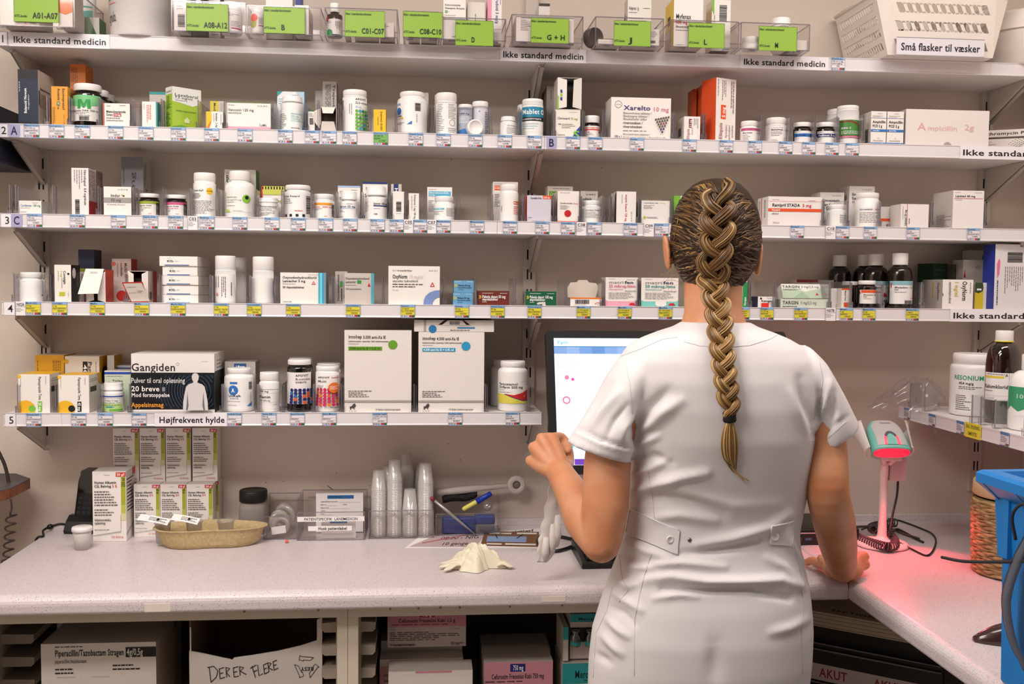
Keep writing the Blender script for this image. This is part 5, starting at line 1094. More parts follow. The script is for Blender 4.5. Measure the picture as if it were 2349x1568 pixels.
TAGS = {
 2: [(76, 'Balancid Novum', '442+108 mg', 'tyggetabletter', 'A02AD01', '06 93 94'), (133, 'Esomeprazol', '20 mg', 'enterotabletter', 'A02BC05', '51 87 02'), (192, 'Magnesia DAK', '500 mg', 'tabletter', 'A02AA04', '11 50 17'), (268, 'Metoclopramid', '10 mg', 'tabletter', 'A03FA01', '41 61 08'), (337, 'Ondansetron', '4 mg', 'tabletter', 'A04AA01', '14 72 43'), (411, 'Laxoberal', '7,5 mg/ml', 'orale dråber, o', 'A06AB08', '47 77 40'), (487, 'Imolope', '2 mg', 'tabletter', 'A07DA03', '16 02 28'), (563, 'Vancocin', '125 mg', 'kapsler, hårde', 'A07AA09', '42 48 75'),
     (655, 'Metformin', '500 mg', 'tabletter', 'A10BA02', '48 38 93'), (716, 'Gliclazid', '30 mg', 'tabletter', 'A10BB09', '15 52 21'), (755, 'Trajenta', '5 mg', 'tabletter', 'A10BH05', '36 16 65'), (802, 'Apovit D3-vita', '25 mikg', 'tabletter', 'A11CC05', '05 40 26'), (873, 'Dekristol Oct', '20.000 IE', 'kapsler', 'A11CC05', '55 00 77', 'g'), (953, 'Unikalk Forte', '400 mg+19 µg', 'tyggetabletter', 'A12AX', '03 20 10'), (1016, 'Kaleorid', '750 mg', 'depottabletter', 'A12BA01', '67 36 01'), (1089, 'Calcium-Sand', '500 mg', 'brusetabletter', 'A12AA06', '16 68 30'), (1156, 'Zinklet', '22 mg', 'depottabletter', 'A12CB01', '11 03 35'),
     (1224, 'Mablet', '360 mg', 'depottabletter', 'A12CC30', '21 03 24'), (1312, 'Cloriocard', '75 mg', 'tabletter', 'B01AC04', '06 03 57'), (1363, 'Hjertemagnyl', '75 mg', 'tabletter', 'B01AC06', '42 77 77'), (1458, 'Xarelto', '10 mg', 'tabletter', 'B01AF01', '17 82 27'), (1578, 'Eliquis', '2,5 mg', 'tabletter', 'B01AF02', '43 88 05'), (1662, 'Eliquis', '5 mg', 'filmovertrukne', 'B01AF02', '06 82 16'), (1728, 'Marevan', '2,5 mg', 'tabletter', 'B01AA03', '40 96 03'), (1798, 'Betolvex', '1 mg', 'tabletter', 'B03BA01', '41 77 04'), (1851, 'Folimet', '1 mg', 'tabletter', 'B03BB01', '13 10 02'), (1904, 'Folimet', '5 mg', 'tabletter', 'B03BB01', '17 46 02'), (1950, 'Jern C', '0', 'tabletter', 'B03AA02', '78 68 21')],
 3: [(80, 'Cordarone', '100 mg', 'tabletter', 'C01BD01', '42 11 60'), (178, 'Nitrolingual', '0,4 mg/dosis', 'mundhulespray', 'C01DA02', '52 66 74'), (272, 'Imdur', '30 mg', 'depottabletter', 'C01DA14', '40 97 48'), (345, 'Digoxin DAK', '62,5 mikrogram', 'tabletter', 'C01AA05', '47 22 09'), (403, 'Digoxin DAK', '250 mikrogram', 'tabletter', 'C01AA05', '16 73 45'), (475, 'Bendroza', '1,25+573 mg', 'overtrukne tabl', 'C03AB01', '17 00 81'), (550, 'Bendroza', '2,5+573 mg', 'overtrukne tabl', 'C03AB01', '10 05 86'), (624, 'Furix', '40 mg', 'tabletter', 'C03CA01', '01 05 50'), (684, 'Furix Retard', '30 mg', 'depotkapsler', 'C03CA01', '13 85 51'), (747, 'Furix', '250 mg', 'tabletter', 'C03CA01', '56 76 56'), (803, 'Spiron', '25 mg', 'tabletter', 'C03DA01', '10 80 40'), (866, 'Spiron', '100 mg', 'tabletter', 'C03DA01', '41 03 82'), (910, 'Hydromed', '12,5 mg', 'tabletter', 'C03AA03', '48 26 00'), (964, 'Doloproct', '0', 'suppositorier', 'C05AA08', '34 50 42'), (1017, 'Metoprololsuc', '25 mg', 'depottabletter', 'C07AB02', '05 21 87'), (1094, 'Metoprololsuc', '50 mg', 'depottabletter', 'C07AB02', '12 41 98'), (1170, 'Metoprololsuc', '100 mg', 'depottabletter', 'C07AB02', '02 42 27'), (1244, 'Carvedilol', '6,25 mg', 'tabletter', 'C07AG02', '03 07 40'), (1303, 'Carvedilol', '25 mg', 'tabletter', 'C07AG02', '42 96 79'), (1364, 'Amlodipin', '5 mg', 'tabletter', 'C08CA01', '44 64 13'), (1446, 'Isoptin Retard', '120 mg', 'depottabletter', 'C08DA01', '17 19 24'), (1518, 'Losartan', '12,5 mg', 'tabletter', 'C09CA01', '40 30 80'), (1829, 'Ramipril', '5 mg', 'tabletter', 'C09AA05', '45 13 04'), (1933, 'Simvastatin', '20 mg', 'tabletter', 'C10AA01', '05 93 41'), (1997, 'Simvastatin', '40 mg', 'tabletter', 'C10AA01', '10 27 41'), (2095, 'Lipistad', '20 mg', 'tabletter', 'C10AA05', '16 62 77'), (2234, 'Lipistad', '40 mg', 'filmovertrukne', 'C10AA05', '56 73 12')],
 4: [(73, 'Morfin SAD', '10 mg', 'tabletter', 'N02AA01', '14 34 35'), (134, 'Contalgin', '5 mg', 'depottabletter', 'N02AA01', '56 35 02'), (221, 'Malfin', '10 mg', 'depottabletter', 'N02AA01', '10 27 69'), (323, 'Malfin', '30 mg', 'depottabletter', 'N02AA01', '10 27 78'), (407, 'Morfin SAD', '5 mg/ml', 'injektionsvæske', 'N02AA01', '12 23 63'), (506, 'Oxycodonhydr', '5 mg', 'kapsler, hårde', 'N02AA05', '47 00 42'), (582, 'Oxycodonhydr', '10 mg', 'kapsler, hårde', 'N02AA05', '17 31 98'), (672, 'Oxycodonhydr', '5 mg', 'depottabletter', 'N02AA05', '37 76 92'), (810, 'Oxycodonhydr', '10 mg', 'depottabletter', 'N02AA05', '47 09 76'), (936, 'Oxynorm', '10 mg/ml', 'inj.-/inf.væsk', 'N02AA05', '01 35 51'), (1061, 'Palexia', '50 mg', 'tabletter', 'N02AX06', '04 23 02'), (1143, 'Palexia Depot', '50 mg', 'depottabletter', 'N02AX06', '08 42 70'), (1228, 'Palexia Depot', '100 mg', 'depottabletter', 'N02AX06', '08 42 80'), (1341, 'Matrifen', '12 mikrogram', 'depotplastre', 'N02AB03', '56 52 65'), (1436, 'Matrifen', '25 mikrogram', 'depotplastre', 'N02AB03', '40 50 41'), (1530, 'Matrifen', '50 mikrogram', 'depotplastre', 'N02AB03', '40 51 22'), (1708, 'Norspan', '10 mikrogram', 'depotplastre', 'N02AE01', '40 12 09'), (1764, 'Ketogan', '5+ 25 mg', 'tabletter', 'N02AG02', '45 80 20'), (1842, 'Targin', '5+ 2,5 mg', 'depottabletter', 'N02AA55', '03 32 13'), (1947, 'Metadon', '5 mg', 'tabletter', 'N07BC02', '18 84 37'), (1999, 'Metadon DAK', '20 mg', 'tabletter', 'N07BC02', '37 01 27'), (2099, 'Metadon DAK', '1 mg/ml', 'oral opløsning', 'N07BC02', '41 27 28')],
 5: [(70, 'Pantoprazol', '20 mg', 'enterotabletter', 'A02BC02', '05 08 93'), (174, 'Pantoprazole', '40 mg', 'enterotabletter', 'A02BC02', '45 22 09'), (236, 'Toilax', '5 mg', 'enterotabletter', 'A06AB02', '05 50 82'), (314, 'Gangiden', '0', 'pul.t.oral opl.er', 'A06AD65', '55 24 54'), (535, 'Unikalk Forte', '0', 'tabletter', 'A12AX', '20 78 60'), (615, 'Tiamin SAD', '300 mg', 'tabletter', 'A11DA01', '74 14 70'), (681, 'Apovit B-comb', '0', 'tabletter', 'A11EA', '20 82 29'), (755, 'Apovit Multi vo', '0', 'tabletter', 'A11AA03', '21 44 40'), (872, 'innohep injekt', '10.000 anti-Xa', '0,35 ml', 'B01AB10', '58 84 24'), (1047, 'innohep injekt', '10.000 anti-Xa', '0,45 ml', 'B01AB10', '04 82 24'), (1180, 'Paracetamol', '500 mg', 'tabletter', 'N02BE01', '08 40 18')]}
for sh, L in TAGS.items():
    for tg_ in L:
        kd = tg_[6] if len(tg_) > 6 else ('y' if sh == 4 else 'b')
        etag(sh, *tg_[:6], kd)
etag(1, 1922, 'Plastflaske', '100 ml m låg', 'm/forsegling', 'VDDK', '43 47 21', 'b', 'white perforated basket')
# plain cards and painted plates in the label holders
def card(sh, x0, x1, name, label, cat, bg, ops, group=None, yoff=0, zlo=0, zhi=.031):
    X0, X1 = atY(x0, 500 if sh > 1 else 150, -.2045).x, atY(x1, 500 if sh > 1 else 150, -.2045).x
    w, h = X1-X0, zhi-zlo
    b = MB()
    b.box(-w/2, 0, 0, w/2, .0004, h, pm(bg))
    printing(b, ops, Flat((-w/2, 0, h), (w, 0, 0), (0, 0, -h)), w/h, .0002, .0001)
    return tag(b.build(name, None, ((X0+X1)/2, -.2051-yoff, strip_z(sh)+zlo)), label, cat, group)
for sh, x0, x1 in ((1, -8, 18), (2, -2, 22), (3, 2, 26), (4, 5, 31), (5, 3, 28)):
    card(sh, x0, x1, 'number_plate', 'white shelf plate with the number %d' % sh, 'number plate', 'F0ECF0', [('r', 0, 0, .02, 1, '9A98A8'), ('r', .98, 0, 1, 1, '9A98A8'), ('r', 0, 0, 1, .03, '9A98A8'), ('r', 0, .97, 1, 1, '9A98A8'), ('t', .36, .5, .52, str(sh), '2A2A38')], 'shelf number plates')
for sh, x0, x1, ch in ((2, 24, 49, 'A'), (3, 26, 51, 'C'), (2, 1252, 1274, 'B')):
    card(sh, x0, x1, 'letter_plate', 'lilac shelf plate with the letter '+ch, 'letter plate', 'AAA8CC', [('T', .2, .5, .62, ch, '2A2640', .6)], 'shelf letter plates', zlo=.001, zhi=.030)
for sh, px, tx in ((3, 442, 'C03'), (3, 937, 'C05'), (3, 990, 'C07'), (3, 1334, 'C08'), (3, 1489, 'C09'), (3, 1906, 'C10'), (4, 44, 'N02A'), (4, 1911, 'N07B')):
    card(sh, px-12, px+12, 'code_card', 'small white code card reading '+tx, 'code card', 'F2EEF0', [('T', .12, .2, .22, tx, '1A1A22', .74), ('r', 0, .36, 1, .38, '9A98A8'), ('n', .06, .44, .8, .75, 3, 'g'), ('r', 0, 0, .03, 1, '8A88A0'), ('r', .97, 0, 1, 1, '8A88A0')], 'small code cards')
for sh, x0, x1, tx, t0, lb in ((1, 22, 252, 'Ikke standard medicin', .04, 'left strip reading Ikke standard medicin on the top shelf'), (1, 1147, 1345, 'Ikke standard medicin', .03, 'middle strip reading Ikke standard medicin on the top shelf'), (1, 1698, 1900, 'Ikke standard medicin', .035, 'right strip reading Ikke standard medicin on the top shelf'), (2, 2197, 2460, 'Ikke standard IV anti', .02, 'strip reading Ikke standard IV at the right end'), (4, 2187, 2470, 'Ikke standard morfika', .02, 'strip reading Ikke standard morfi at the right end'), (5, 350, 518, 'Højfrekvent hylde', .06, 'strip reading Højfrekvent hylde on the short shelf')):
    card(sh, x0, x1, 'shelf_sign', lb, 'shelf sign', 'F0ECF2', [('T', t0, .52, .44, tx, '15131C', .97-t0)], 'printed shelf signs', yoff=-.0003)

# ---------------------------------------------------------------- clear dividers
def divider(sh, px, two=True):
    h = .066
    X = atY(px, 400, -.19).x
    b = MB()
    b.box(-.0007, -.190, .0006, .0007, -.055, h, M_CLEAR2)
    b.box(-.0012, -.1925, .0006, .0012, -.190, h+.001, M_EDGE)
    b.box(.0040, -.1915, .0006, .0050, -.178, h-.002, M_EDGE)
    b.box(-.0045, -.196, .0004, .0060, -.180, .0018, M_CLEAR2)
    b.box(-.0045, -.1960, .0018, -.0033, -.188, .017, M_EDGE)
    b.box(.0052, -.1960, .0018, .0062, -.188, .017, M_EDGE)
    b.box(-.0033, -.1962, .0018, .0052, -.1952, .010, M_CLEAR2)
    o = b.build('shelf_divider', None, (X, 0, ZT[sh]))
    nb = near(sh, px)
    q = [d for d in ITEMS if d[0] == sh and d[2] == nb][0][1]
    side = 'left' if px < q else 'right'
    s = 'clear divider %s of the %s' % (side, short(nb, 10))
    k = 0
    while not uniq(s):
        k += 1
        s = 'clear divider, %s one %s of the %s' % (['second', 'third'][k-1], side, short(nb, 8))
    tag(o, s, 'shelf divider', 'clear dividers on the shelf marked %d' % sh)
DIV = {2: [111, 162, 229, 305, 372, 456, 516, 628, 702, 729, 777, 846, 906, 990, 1123, 1190, 1268, 1335, 1381, 1543, 1611, 1743, 1808, 1864, 1917, 1974],
       3: [22, 36, 121, 225, 307, 374, 436, 501, 588, 646, 716, 771, 829, 895, 931, 973, 1051, 1127, 1200, 1270, 1331, 1383, 1400, 1466, 1540, 1889, 1944, 2018, 2139, 2262],
       4: [28, 108, 184, 286, 364, 480, 571, 632, 762, 878, 1020, 1091, 1181, 1299, 1384, 1466, 1724, 1780, 1908, 1957, 2030, 2122],
       5: [32, 120, 222, 292, 506, 588, 645, 718, 783, 952, 1118, 1216]}
for sh, L in DIV.items():
    for px in L:
        divider(sh, px)
# ================================================================ top shelf: clear bins, baskets, bucket
def clear_bin(name, x0, x1, yt, ztop_y, depth, z0, label, cat='bin', group=None, yf=-.255, low_front=None, card_=None, wall=.0018):
    """open-topped clear bin; front bottom edge spans x0..x1"""
    X0, X1 = atY(x0, ztop_y, yf).x, atY(x1, ztop_y, yf).x
    h = atY((x0+x1)/2, yt, yf).z-z0
    w = X1-X0
    t = empty(name, ((X0+X1)/2, yf, z0))
    tag(t, label, cat, group)
    b = MB()
    k = wall
    hf = low_front or h
    b.box(-w/2, 0, 0, w/2, depth, k, M_CLEAR)
    b.box(-w/2, 0, k, w/2, k, hf, M_CLEAR)
    b.box(-w/2, depth-k, k, w/2, depth, h, M_CLEAR)
    for sx in (-1, 1):
        a, c = sorted((sx*w/2, sx*(w/2-k)))
        if hf < h:
            b.prism([(k, k), (depth-k, k), (depth-k, h), (depth*.12, h), (k, hf)], 0, a, c, M_CLEAR)
        else:
            b.box(a, k, k, c, depth-k, h, M_CLEAR)
    # thick edges that catch the light
    e = .0011
    for sx in (-1, 1):
        b.box(sx*w/2-e, -e*.5, 0, sx*w/2+e, e*1.5, hf, M_EDGE)
        b.box(sx*w/2-e, depth-e*1.5, 0, sx*w/2+e, depth+e*.5, h, M_EDGE)
        b.box(sx*w/2-e, e*1.5, h-e, sx*w/2+e, depth-e*1.5, h+e, M_EDGE) if hf == h else None
        b.box(sx*w/2-e, e*1.5, 0, sx*w/2+e, depth-e*1.5, e*1.4, M_EDGE)
    b.box(-w/2+e, -e*.5, hf-e, w/2-e, e*1.5, hf+e, M_EDGE)
    b.box(-w/2+e, -e*.5, 0, w/2-e, e*1.5, e*1.6, M_EDGE)
    b.box(-w/2+e, depth-e*1.5, h-e, w/2-e, depth+e*.5, h+e, M_EDGE)
    if z0 > 1.5:
        for sx in (-1, 1):
            b.box(sx*w*.33-.008, .004, -.0022, sx*w*.33+.008, .012, 0, M_EDGE)
    b.build('tray', t)
    if card_:
        cx0, cy0, cx1, cy1, code = card_
        a, c = atY(cx0, cy1, yf), atY(cx1, cy0, yf)
        cw, chh = c.x-a.x, c.z-a.z
        b = MB()
        ox = a.x-t.location.x
        oz = a.z-z0
        b.box(ox, -.0024, oz, ox+cw, -.0016, oz+chh, pm('8EB63A'))
        printing(b, [('r', 0, 0, 1, .008, '3A4A1A'), ('r', 0, 0, .006, 1, '3A4A1A'), ('r', .994, 0, 1, 1, '3A4A1A'), ('r', 0, .992, 1, 1, '3A4A1A'), ('T', .02, .13, .085, 'Ikke i standardsortiment', '1E2A10', .64), ('T', .02, .80, .085, 'ATC-kode:', '1E2A10', .28), ('T', .42, .77, .20, code, '14180C', min(.56, .098*len(code)))],
                 Flat((ox, -.0024, oz+chh), (cw, 0, 0), (0, 0, -chh)), cw/chh)
        b.build('label_card', t)
    return t
ZB1 = ZT[1]+.0028
BG = 'clear bins with green cards on the top shelf'
for x0, x1, yt, nm, cd_, d_ in ((-30, 171, -30, 'A01-A07', (33, -14, 135, 50), .2), (394, 563, 4, 'A08-A12', (428, 11, 524, 71), .2), (567, 735, 15, 'B', (605, 19, 700, 76), .2), (745, 911, 20, 'C01-C07', (791, 27, 883, 84), .2), (926, 1007, 27, 'C08-C10', (924, 29, 1015, 85), .18), (1012, 1160, 42, 'D', (1044, 49, 1132, 104), .2), (1174, 1337, 36, 'G + H', (1217, 44, 1305, 98), .2), (1366, 1522, 41, 'J', (1407, 50, 1493, 105), .2), (1540, 1694, 48, 'L', (1578, 55, 1662, 109), .2), (1700, 1857, 54, 'M', (1739, 63, 1828, 116), .2)):
    clear_bin('storage_bin', x0, x1, yt, 80, d_, ZB1, 'clear plastic bin with green card reading '+nm+' on the top shelf', 'bin', BG, card_=(*cd_, nm))
ZIN = ZB1+.0024
def inb(code):
    return dict(tail=' in the top shelf bin marked '+code, zb=ZIN)
def BI(code, desc, x0, x1, yt, d=.06, c='w', s=None, t=None, f=(), L=(), Rr=(), yf=-.25, rz=0):
    z0 = ZIN
    return B(1, desc, x0, x1, yt, d, c, s, t, f, Rr, L, rz, yf, front=False, **inb(code))
def CI(code, desc, x0, x1, yt, cap, sh_, body=None, lab=None, yf=-.25, capm=None, **kw):
    return C(1, desc, x0, x1, yt, cap, sh_, body, capm, lab, yf, z0=ZIN, tail=' in the top shelf bin marked '+code, front=False, **kw)
BI('A01-A07', 'white carton with orange upper half', 134, 166, -25, .07, 'w', 'e', 'e', [('r', 0, 0, 1, .55, 'o'), ('p', [(0, .55), (1, .55), (1, .6), (.5, .68), (0, .62)], 'o')])
BI('A01-A07', 'plain pale carton at the front left', 0, 90, -10, .08, 'E8E2DC', 'e', 'e', [('r', .62, .8, .68, .95, 'o'), ('r', .76, .78, .92, .95, '7A9A6A')])
BI('A01-A07', 'white and dark green carton deep inside', 190, 228, 40, .05, 'E4DED6', '3A7A3A', 'e', [('p', [(.1, .0), (.4, .0), (1, 1), (.1, 1)], '3A7A3A')], yf=-.125)
CI('A01-A07', 'white bottle with turquoise label', 172, 220, -35, (.15, .9), (.08, .85), None, (.35, .78, 'f3efec', 2.4, [('r', .1, .05, .9, .12, '2AA8A0'), ('T', .12, .5, .2, 'Clari', 'g', .4), ('p', [(.4, .3), (.9, .2), (.9, .95), (.7, .9)], '3AB0A4')]), yf=-.12)
BI('A08-A12', 'white carton with upright barcode at the left', 399, 428, -8, .07, 'EDE6E0', 'e', 'e', [('b', .3, .52, .85, .9, 1), ('n', .2, .1, .8, .4, 4, 'g')])
CI('A08-A12', 'dark brown bottle', 436, 480, -30, (.15, .7), (.1, .6), M_DKPL, None, yf=-.21)
CI('A08-A12', 'white bottle with pink line at the right', 507, 556, 2, (.2, .93), (.05, .9), None, (.3, .95, 'f0ece8', 2.6, [('n', .55, .5, .95, .8, 4, 'g'), ('r', .55, .84, .95, .9, 'p'), ('n', .1, .1, .9, .3, 3, 'g')]))
BI('A08-A12', 'black topped carton', 482, 505, -12, .05, 'EDE6E0', '2A2A2E', 'e', [('n', .2, .55, .9, .9, 4, 'g')], yf=-.16)
CI('B', 'white bottle with red face sticker', 576, 606, 18, (.16, .93), (.05, .9), None, (.22, .92, 'f0ece8', 2.6, [('o', .32, .25, .24, 'E8503A'), ('p', [(.1, .45), (.5, .45), (.48, .72), (.3, .84), (.12, .72)], 'B0B45A'), ('n', .6, .2, .95, .6, 8, 'g'), ('r', .6, .66, .95, .7, 'p')]))
BI('B', 'tall plain white carton', 610, 671, -20, .06, 'EDE8E2', 'e', 'e', [('n', .1, .1, .5, .2, 2, 'g')], yf=-.20)
BI('B', 'white carton with a navy one behind', 676, 708, 12, .09, 'EFEAE4', 'e', 'e', [('t', .05, .1, .06, '5 mg', 'g', .3), ('n', .4, .08, .95, .12, 1, 'g')], Rr=[('n', .1, .1, .9, .2, 2, 'g'), ('n', .1, .5, .9, .55, 1, 'k')])
BI('B', 'navy carton at the back', 674, 690, -20, .05, '1E3A9A', None, None, [], yf=-.12)
CI('C01-C07', 'dropper bottle with white cap and red green stickers', 750, 786, 6, (.27, .62), (.10, .5), mat('brown_glass_solid', '3A2A20', .1, coat=.3), (.50, .96, 'ECE8E6', 2.6, [('n', .1, .1, .45, .3, 2, 'g'), ('n', .55, .15, .85, .7, 5, 'd', 1), ('o', .25, .9, .18, '3A9A5A'), ('o', .08, .0, .12, 'C8402A')]), flute=.02)
BI('C01-C07', 'white carton with green edge behind the card', 790, 802, 74, .06, 'EFEAE4', '3A9A5A', 'e', [('n', .1, .1, .8, .8, 4, 'g')])
BI('C01-C07', 'low white carton lying behind the card', 812, 866, 70, .08, 'EAE4DE', 'e', 'e', [])
BI('C01-C07', 'plain white carton at the right', 870, 904, 52, .09, 'E4DDD6', 'D8D0C8', 'e', [('n', .2, .2, .9, .3, 1, 'g')])
BI('C08-C10', 'small white carton with barcode at left', 937, 963, 62, .08, 'EAE4DE', 'e', 'e', [('b', .1, .6, .9, .85)])
BI('C08-C10', 'small white carton at right', 966, 1003, 58, .08, 'F1ECE6', 'e', 'e', [])
BI('D', 'tall white carton with shampoo lettering', 1017, 1068, -8, .055, 'EFEAE4', 'D8D0C8', 'e', [('p', [(0, 0), (.2, 0), (0, .08)], '3AA0B0'), ('t', .07, .20, .045, 'Ketoconazole', 'k', .70), ('t', .07, .275, .045, 'Shampoo Actavis', 'k', .88), ('r', .08, .33, .18, .39, 'G'), ('t', .1, .36, .035, '2', 'W'), ('t', .22, .36, .03, '%', 'g'), ('t', .1, .44, .03, 'ketoconazol', 'g', .45), ('n', .4, .92, .95, .96, 1, 'g')])
BI('D', 'brown footed carton with pale front', 1072, 1112, 5, .06, 'E2DAD2', '6A2A24', 'e', [('r', 0, .86, 1, 1, '6A2A24'), ('n', .4, .3, .55, .9, 1, '6AA04A', 1)], yf=-.235)
BI('D', 'pink edged white carton with violet vertical print', 1118, 1151, -6, .06, 'F1ECE8', 'E8A0B4', 'e', [('r', 0, 0, .3, .8, 'EFA0B8'), ('T', .68, .02, .2, 'irudoid 3 mg/g', '4A3A8A', .55, -90), ('n', .86, .05, .95, .2, 1, 'v', 1)], yf=-.225)
BI('G + H', 'wide white carton', 1184, 1316, 36, .12, 'EFE9E4', 'D8D0C8', 'e', [('T', .08, .10, .055, 'Lehvodiva', 'd', .2), ('t', .28, .1, .05, '3 mg', '6AA03A', .1), ('t', .7, .12, .04, 'Vnr 09 03 58', 'g', .18), ('n', .08, .16, .26, .6, 6, 'g')])
BI('G + H', 'barcode carton with dark top', 1236, 1261, 8, .08, 'E4DED8', 'D8D0C8', '3A3430', [('b', .35, .25, .9, .6, 1), ('r', 0, 0, 1, .05, '3A3430')], L=[('n', .2, .3, .8, .9, 3, 'r', 1)], yf=-.10)
def disc_lid(x, y, r, dep, label, tail):
    p = atY(x, y, dep)
    rr = r*(dep-CAM.y)/FPX
    b = MB()
    b.lathe([(rr*.9, -.016), (rr, -.014), (rr, .006), (rr*.96, .008), (rr*.9, .006), (0, .006)], mat('dark_grey_lid', '5A524E', .4), 32, flute=(1, .008, 1, 2))
    o = b.build('ribbed_disc', None, (p.x, dep, ZIN+rr+.0004), rot=(R(90), 0, R(30)))
    tag(o, label+tail, 'disc')
disc_lid(1363, 72, 22, -.215, 'dark grey ribbed disc on edge', ' in the top shelf bin marked J')
BI('J', 'low white carton with red line at the front', 1372, 1424, 90, .08, 'EFE9E4', 'e', 'e', [('r', 0, 0, 1, .05, 'C87A7A'), ('n', .06, .5, .95, .58, 1, 'g'), ('n', .06, .75, .5, .83, 1, 'g')])
BI('J', 'tall white carton with navy corner', 1440, 1494, -4, .04, 'EFEAE4', 'D8D0CC', 'e', [('T', .05, .18, .06, 'Haiprex 1g', 'd', .42), ('n', .05, .24, .45, .28, 1, 'g'), ('n', .65, .16, .95, .2, 1, 'g'), ('n', .05, .34, .9, .75, 9, 'g')], L=[('p', [(0, .3), (.35, .22), (0, 1)], '2A3A6A'), ('n', .5, .3, .9, .9, 2, 'g', 1)], yf=-.165)
BI('J', 'white carton with black barcode at the right', 1430, 1512, 66, .055, 'EFEAE4', 'e', 'e', [('n', .7, .12, .98, .5, 5, 'g'), ('b', .62, .68, .9, .84)], yf=-.247)
BI('L', 'tall white and yellow carton', 1546, 1613, -4, .08, 'EFEAE4', 'E8C23A', 'e', [('T', .07, .38, .10, 'Myfenax', '2A2626', .52), ('T', .07, .50, .065, '500 mg', 'C8323A', .40), ('t', .07, .59, .05, 'filmovertrukne tabletter', 'k', .85), ('n', .07, .65, .58, .68, 1, 'd'), ('o', .74, .78, .11, '2A9A4A'), ('n', .1, .95, .4, .98, 1, 'g')], L=[('r', .3, .3, .6, .5, 'k'), ('r', 0, .6, .6, 1, 'D8D0C0')])
BI('L', 'white carton with blue barcode and green corner', 1633, 1676, 0, .05, 'EFEAE4', 'E2DCD6', '5A4A3A', [('b', .4, .1, .8, .42, 1), ('p', [(0, 0), (.12, 0), (.12, .3), (0, .2)], '7AB83A'), ('n', .1, .3, .2, .9, 1, 'g', 1)], yf=-.22)
CI('M', 'white bottle with rounded shoulder and ring lid', 1769, 1813, 38, (.2, .92), (.06, .85), None, (.3, .98, 'f0ece8', 2.6, [('r', 0, .75, 1, 1, '4A4440')]), ring=True)
CI('M', 'low white jar at the left', 1702, 1740, 82, (.4, 1.0), (.02, .98), None, None)
BI('M', 'plain white carton at the right', 1806, 1850, 92, .1, 'EAE4DE', 'e', 'e', [])

# white bucket
p0, p1 = atY(258, 84, -.15), atY(391, 84, -.15)
rb = (p1.x-p0.x)/2
t = empty('bucket', ((p0.x+p1.x)/2, -.22+rb, ZT[1]+.0026))
tag(t, 'white plastic bucket with handwriting on the top shelf', 'bucket')
b = MB()
b.lathe([(rb*.96, 0), (rb, .003), (rb*1.10, .16), (rb*1.14, .16), (rb*1.14, .168), (rb*1.06, .168), (rb*.95, .006), (0, .006)], mat('bucket_white', 'EDE9E6', .3), 48)
b.build('body', t)
b = MB()
S = Cyl(rb*1.055, .10, .0, 2.4)
S2 = lambda u, v, e: Vector(((rb*(1+.1*(.10*(1-v))/.16)+.0006+e)*math.cos(-math.pi/2+(u-.5)*2.4), (rb*(1+.1*(.10*(1-v))/.16)+.0006+e)*math.sin(-math.pi/2+(u-.5)*2.4), .10*(1-v)))
class _Sf:
    curved = True
    def __call__(s, u, v, e):
        return S2(u, v, e)
printing(b, [('n', .06, .05, .3, .25, 3, 'd'), ('r', .06, .30, .24, .315, 'E06A80'), ('b', .24, .1, .3, .2), ('t', .05, .60, .22, 'ughulo.', '3A3030', .2), ('r', .27, .7, .273, .9, 'e')], _Sf(), rb*2.4/.1)
b.build('print', t)

# perforated basket
def perforated(b, P, U, V, w, h, nrow, nsl, m, th=.002, slant=.25, rowh=.55):
    """panel of bands and slanted bars; P bottom-left, U along, V up (unit), N outward"""
    P, U, V = Vector(P), Vector(U).normalized(), Vector(V)
    N = U.cross(V).normalized()*th
    def quad(pts):
        q = [P+U*a+V*c for a, c in pts]
        vs = q+[p-N for p in q]
        b.add(vs, [(0, 1, 2, 3), (7, 6, 5, 4), (0, 4, 5, 1), (1, 5, 6, 2), (2, 6, 7, 3), (3, 7, 4, 0)], m)
    pitch = h*.86/nrow
    zb = h*.10
    quad([(0, 0), (w, 0), (w, zb), (0, zb)])
    for r in range(nrow):
        z0 = zb+r*pitch
        z1 = z0+pitch*rowh
        z2 = z0+pitch
        m0 = w*.07
        sp = (w-2*m0)/nsl
        sl = sp*slant
        quad([(0, z1), (w, z1), (w, z2), (0, z2)])
        quad([(0, z0), (m0+sl, z0), (m0-sl, z1), (0, z1)])
        quad([(w-m0+sl, z0), (w, z0), (w, z1), (w-m0-sl, z1)])
        for i in range(1, nsl):
            x = m0+i*sp
            k = sp*.21
            quad([(x-k+sl, z0), (x+k+sl, z0), (x+k-sl, z1), (x-k-sl, z1)])
            # rounded ends
            for zz, sgn, o_ in ((z0, 1, sl), (z1, -1, -sl)):
                quad([(x-k*2+o_, zz), (x+k*2+o_, zz), (x+k+o_*.9, zz+sgn*k*.9), (x-k+o_*.9, zz+sgn*k*.9)][::sgn])
    quad([(0, zb+nrow*pitch), (w, zb+nrow*pitch), (w, h), (0, h)])
M_BASK = mat('basket_white', 'E6DDD4', .45)
t = empty('basket', (0, 0, 0))
tag(t, 'white perforated basket with a sign on the top shelf', 'basket')
bx0, bx1, by0, by1, bz = 1.090, 1.350, -.245, -.018, ZT[1]+.0026
b = MB()
fl = .018                                     # the walls lean outwards
H = .145
b.box(bx0, by0, bz, bx1, by1, bz+.002, M_BASK)
perforated(b, (bx0, by0, bz), (1, 0, 0), (0, -.06, 1), bx1-bx0, H, 3, 11, M_BASK)
perforated(b, (bx0, by1, bz), (0, -1, 0), (-.24, 0, 1), by1-by0, H, 4, 17, M_BASK)
perforated(b, (bx1, by0, bz), (0, 1, 0), (.24, 0, 1), by1-by0, H, 4, 17, M_BASK)
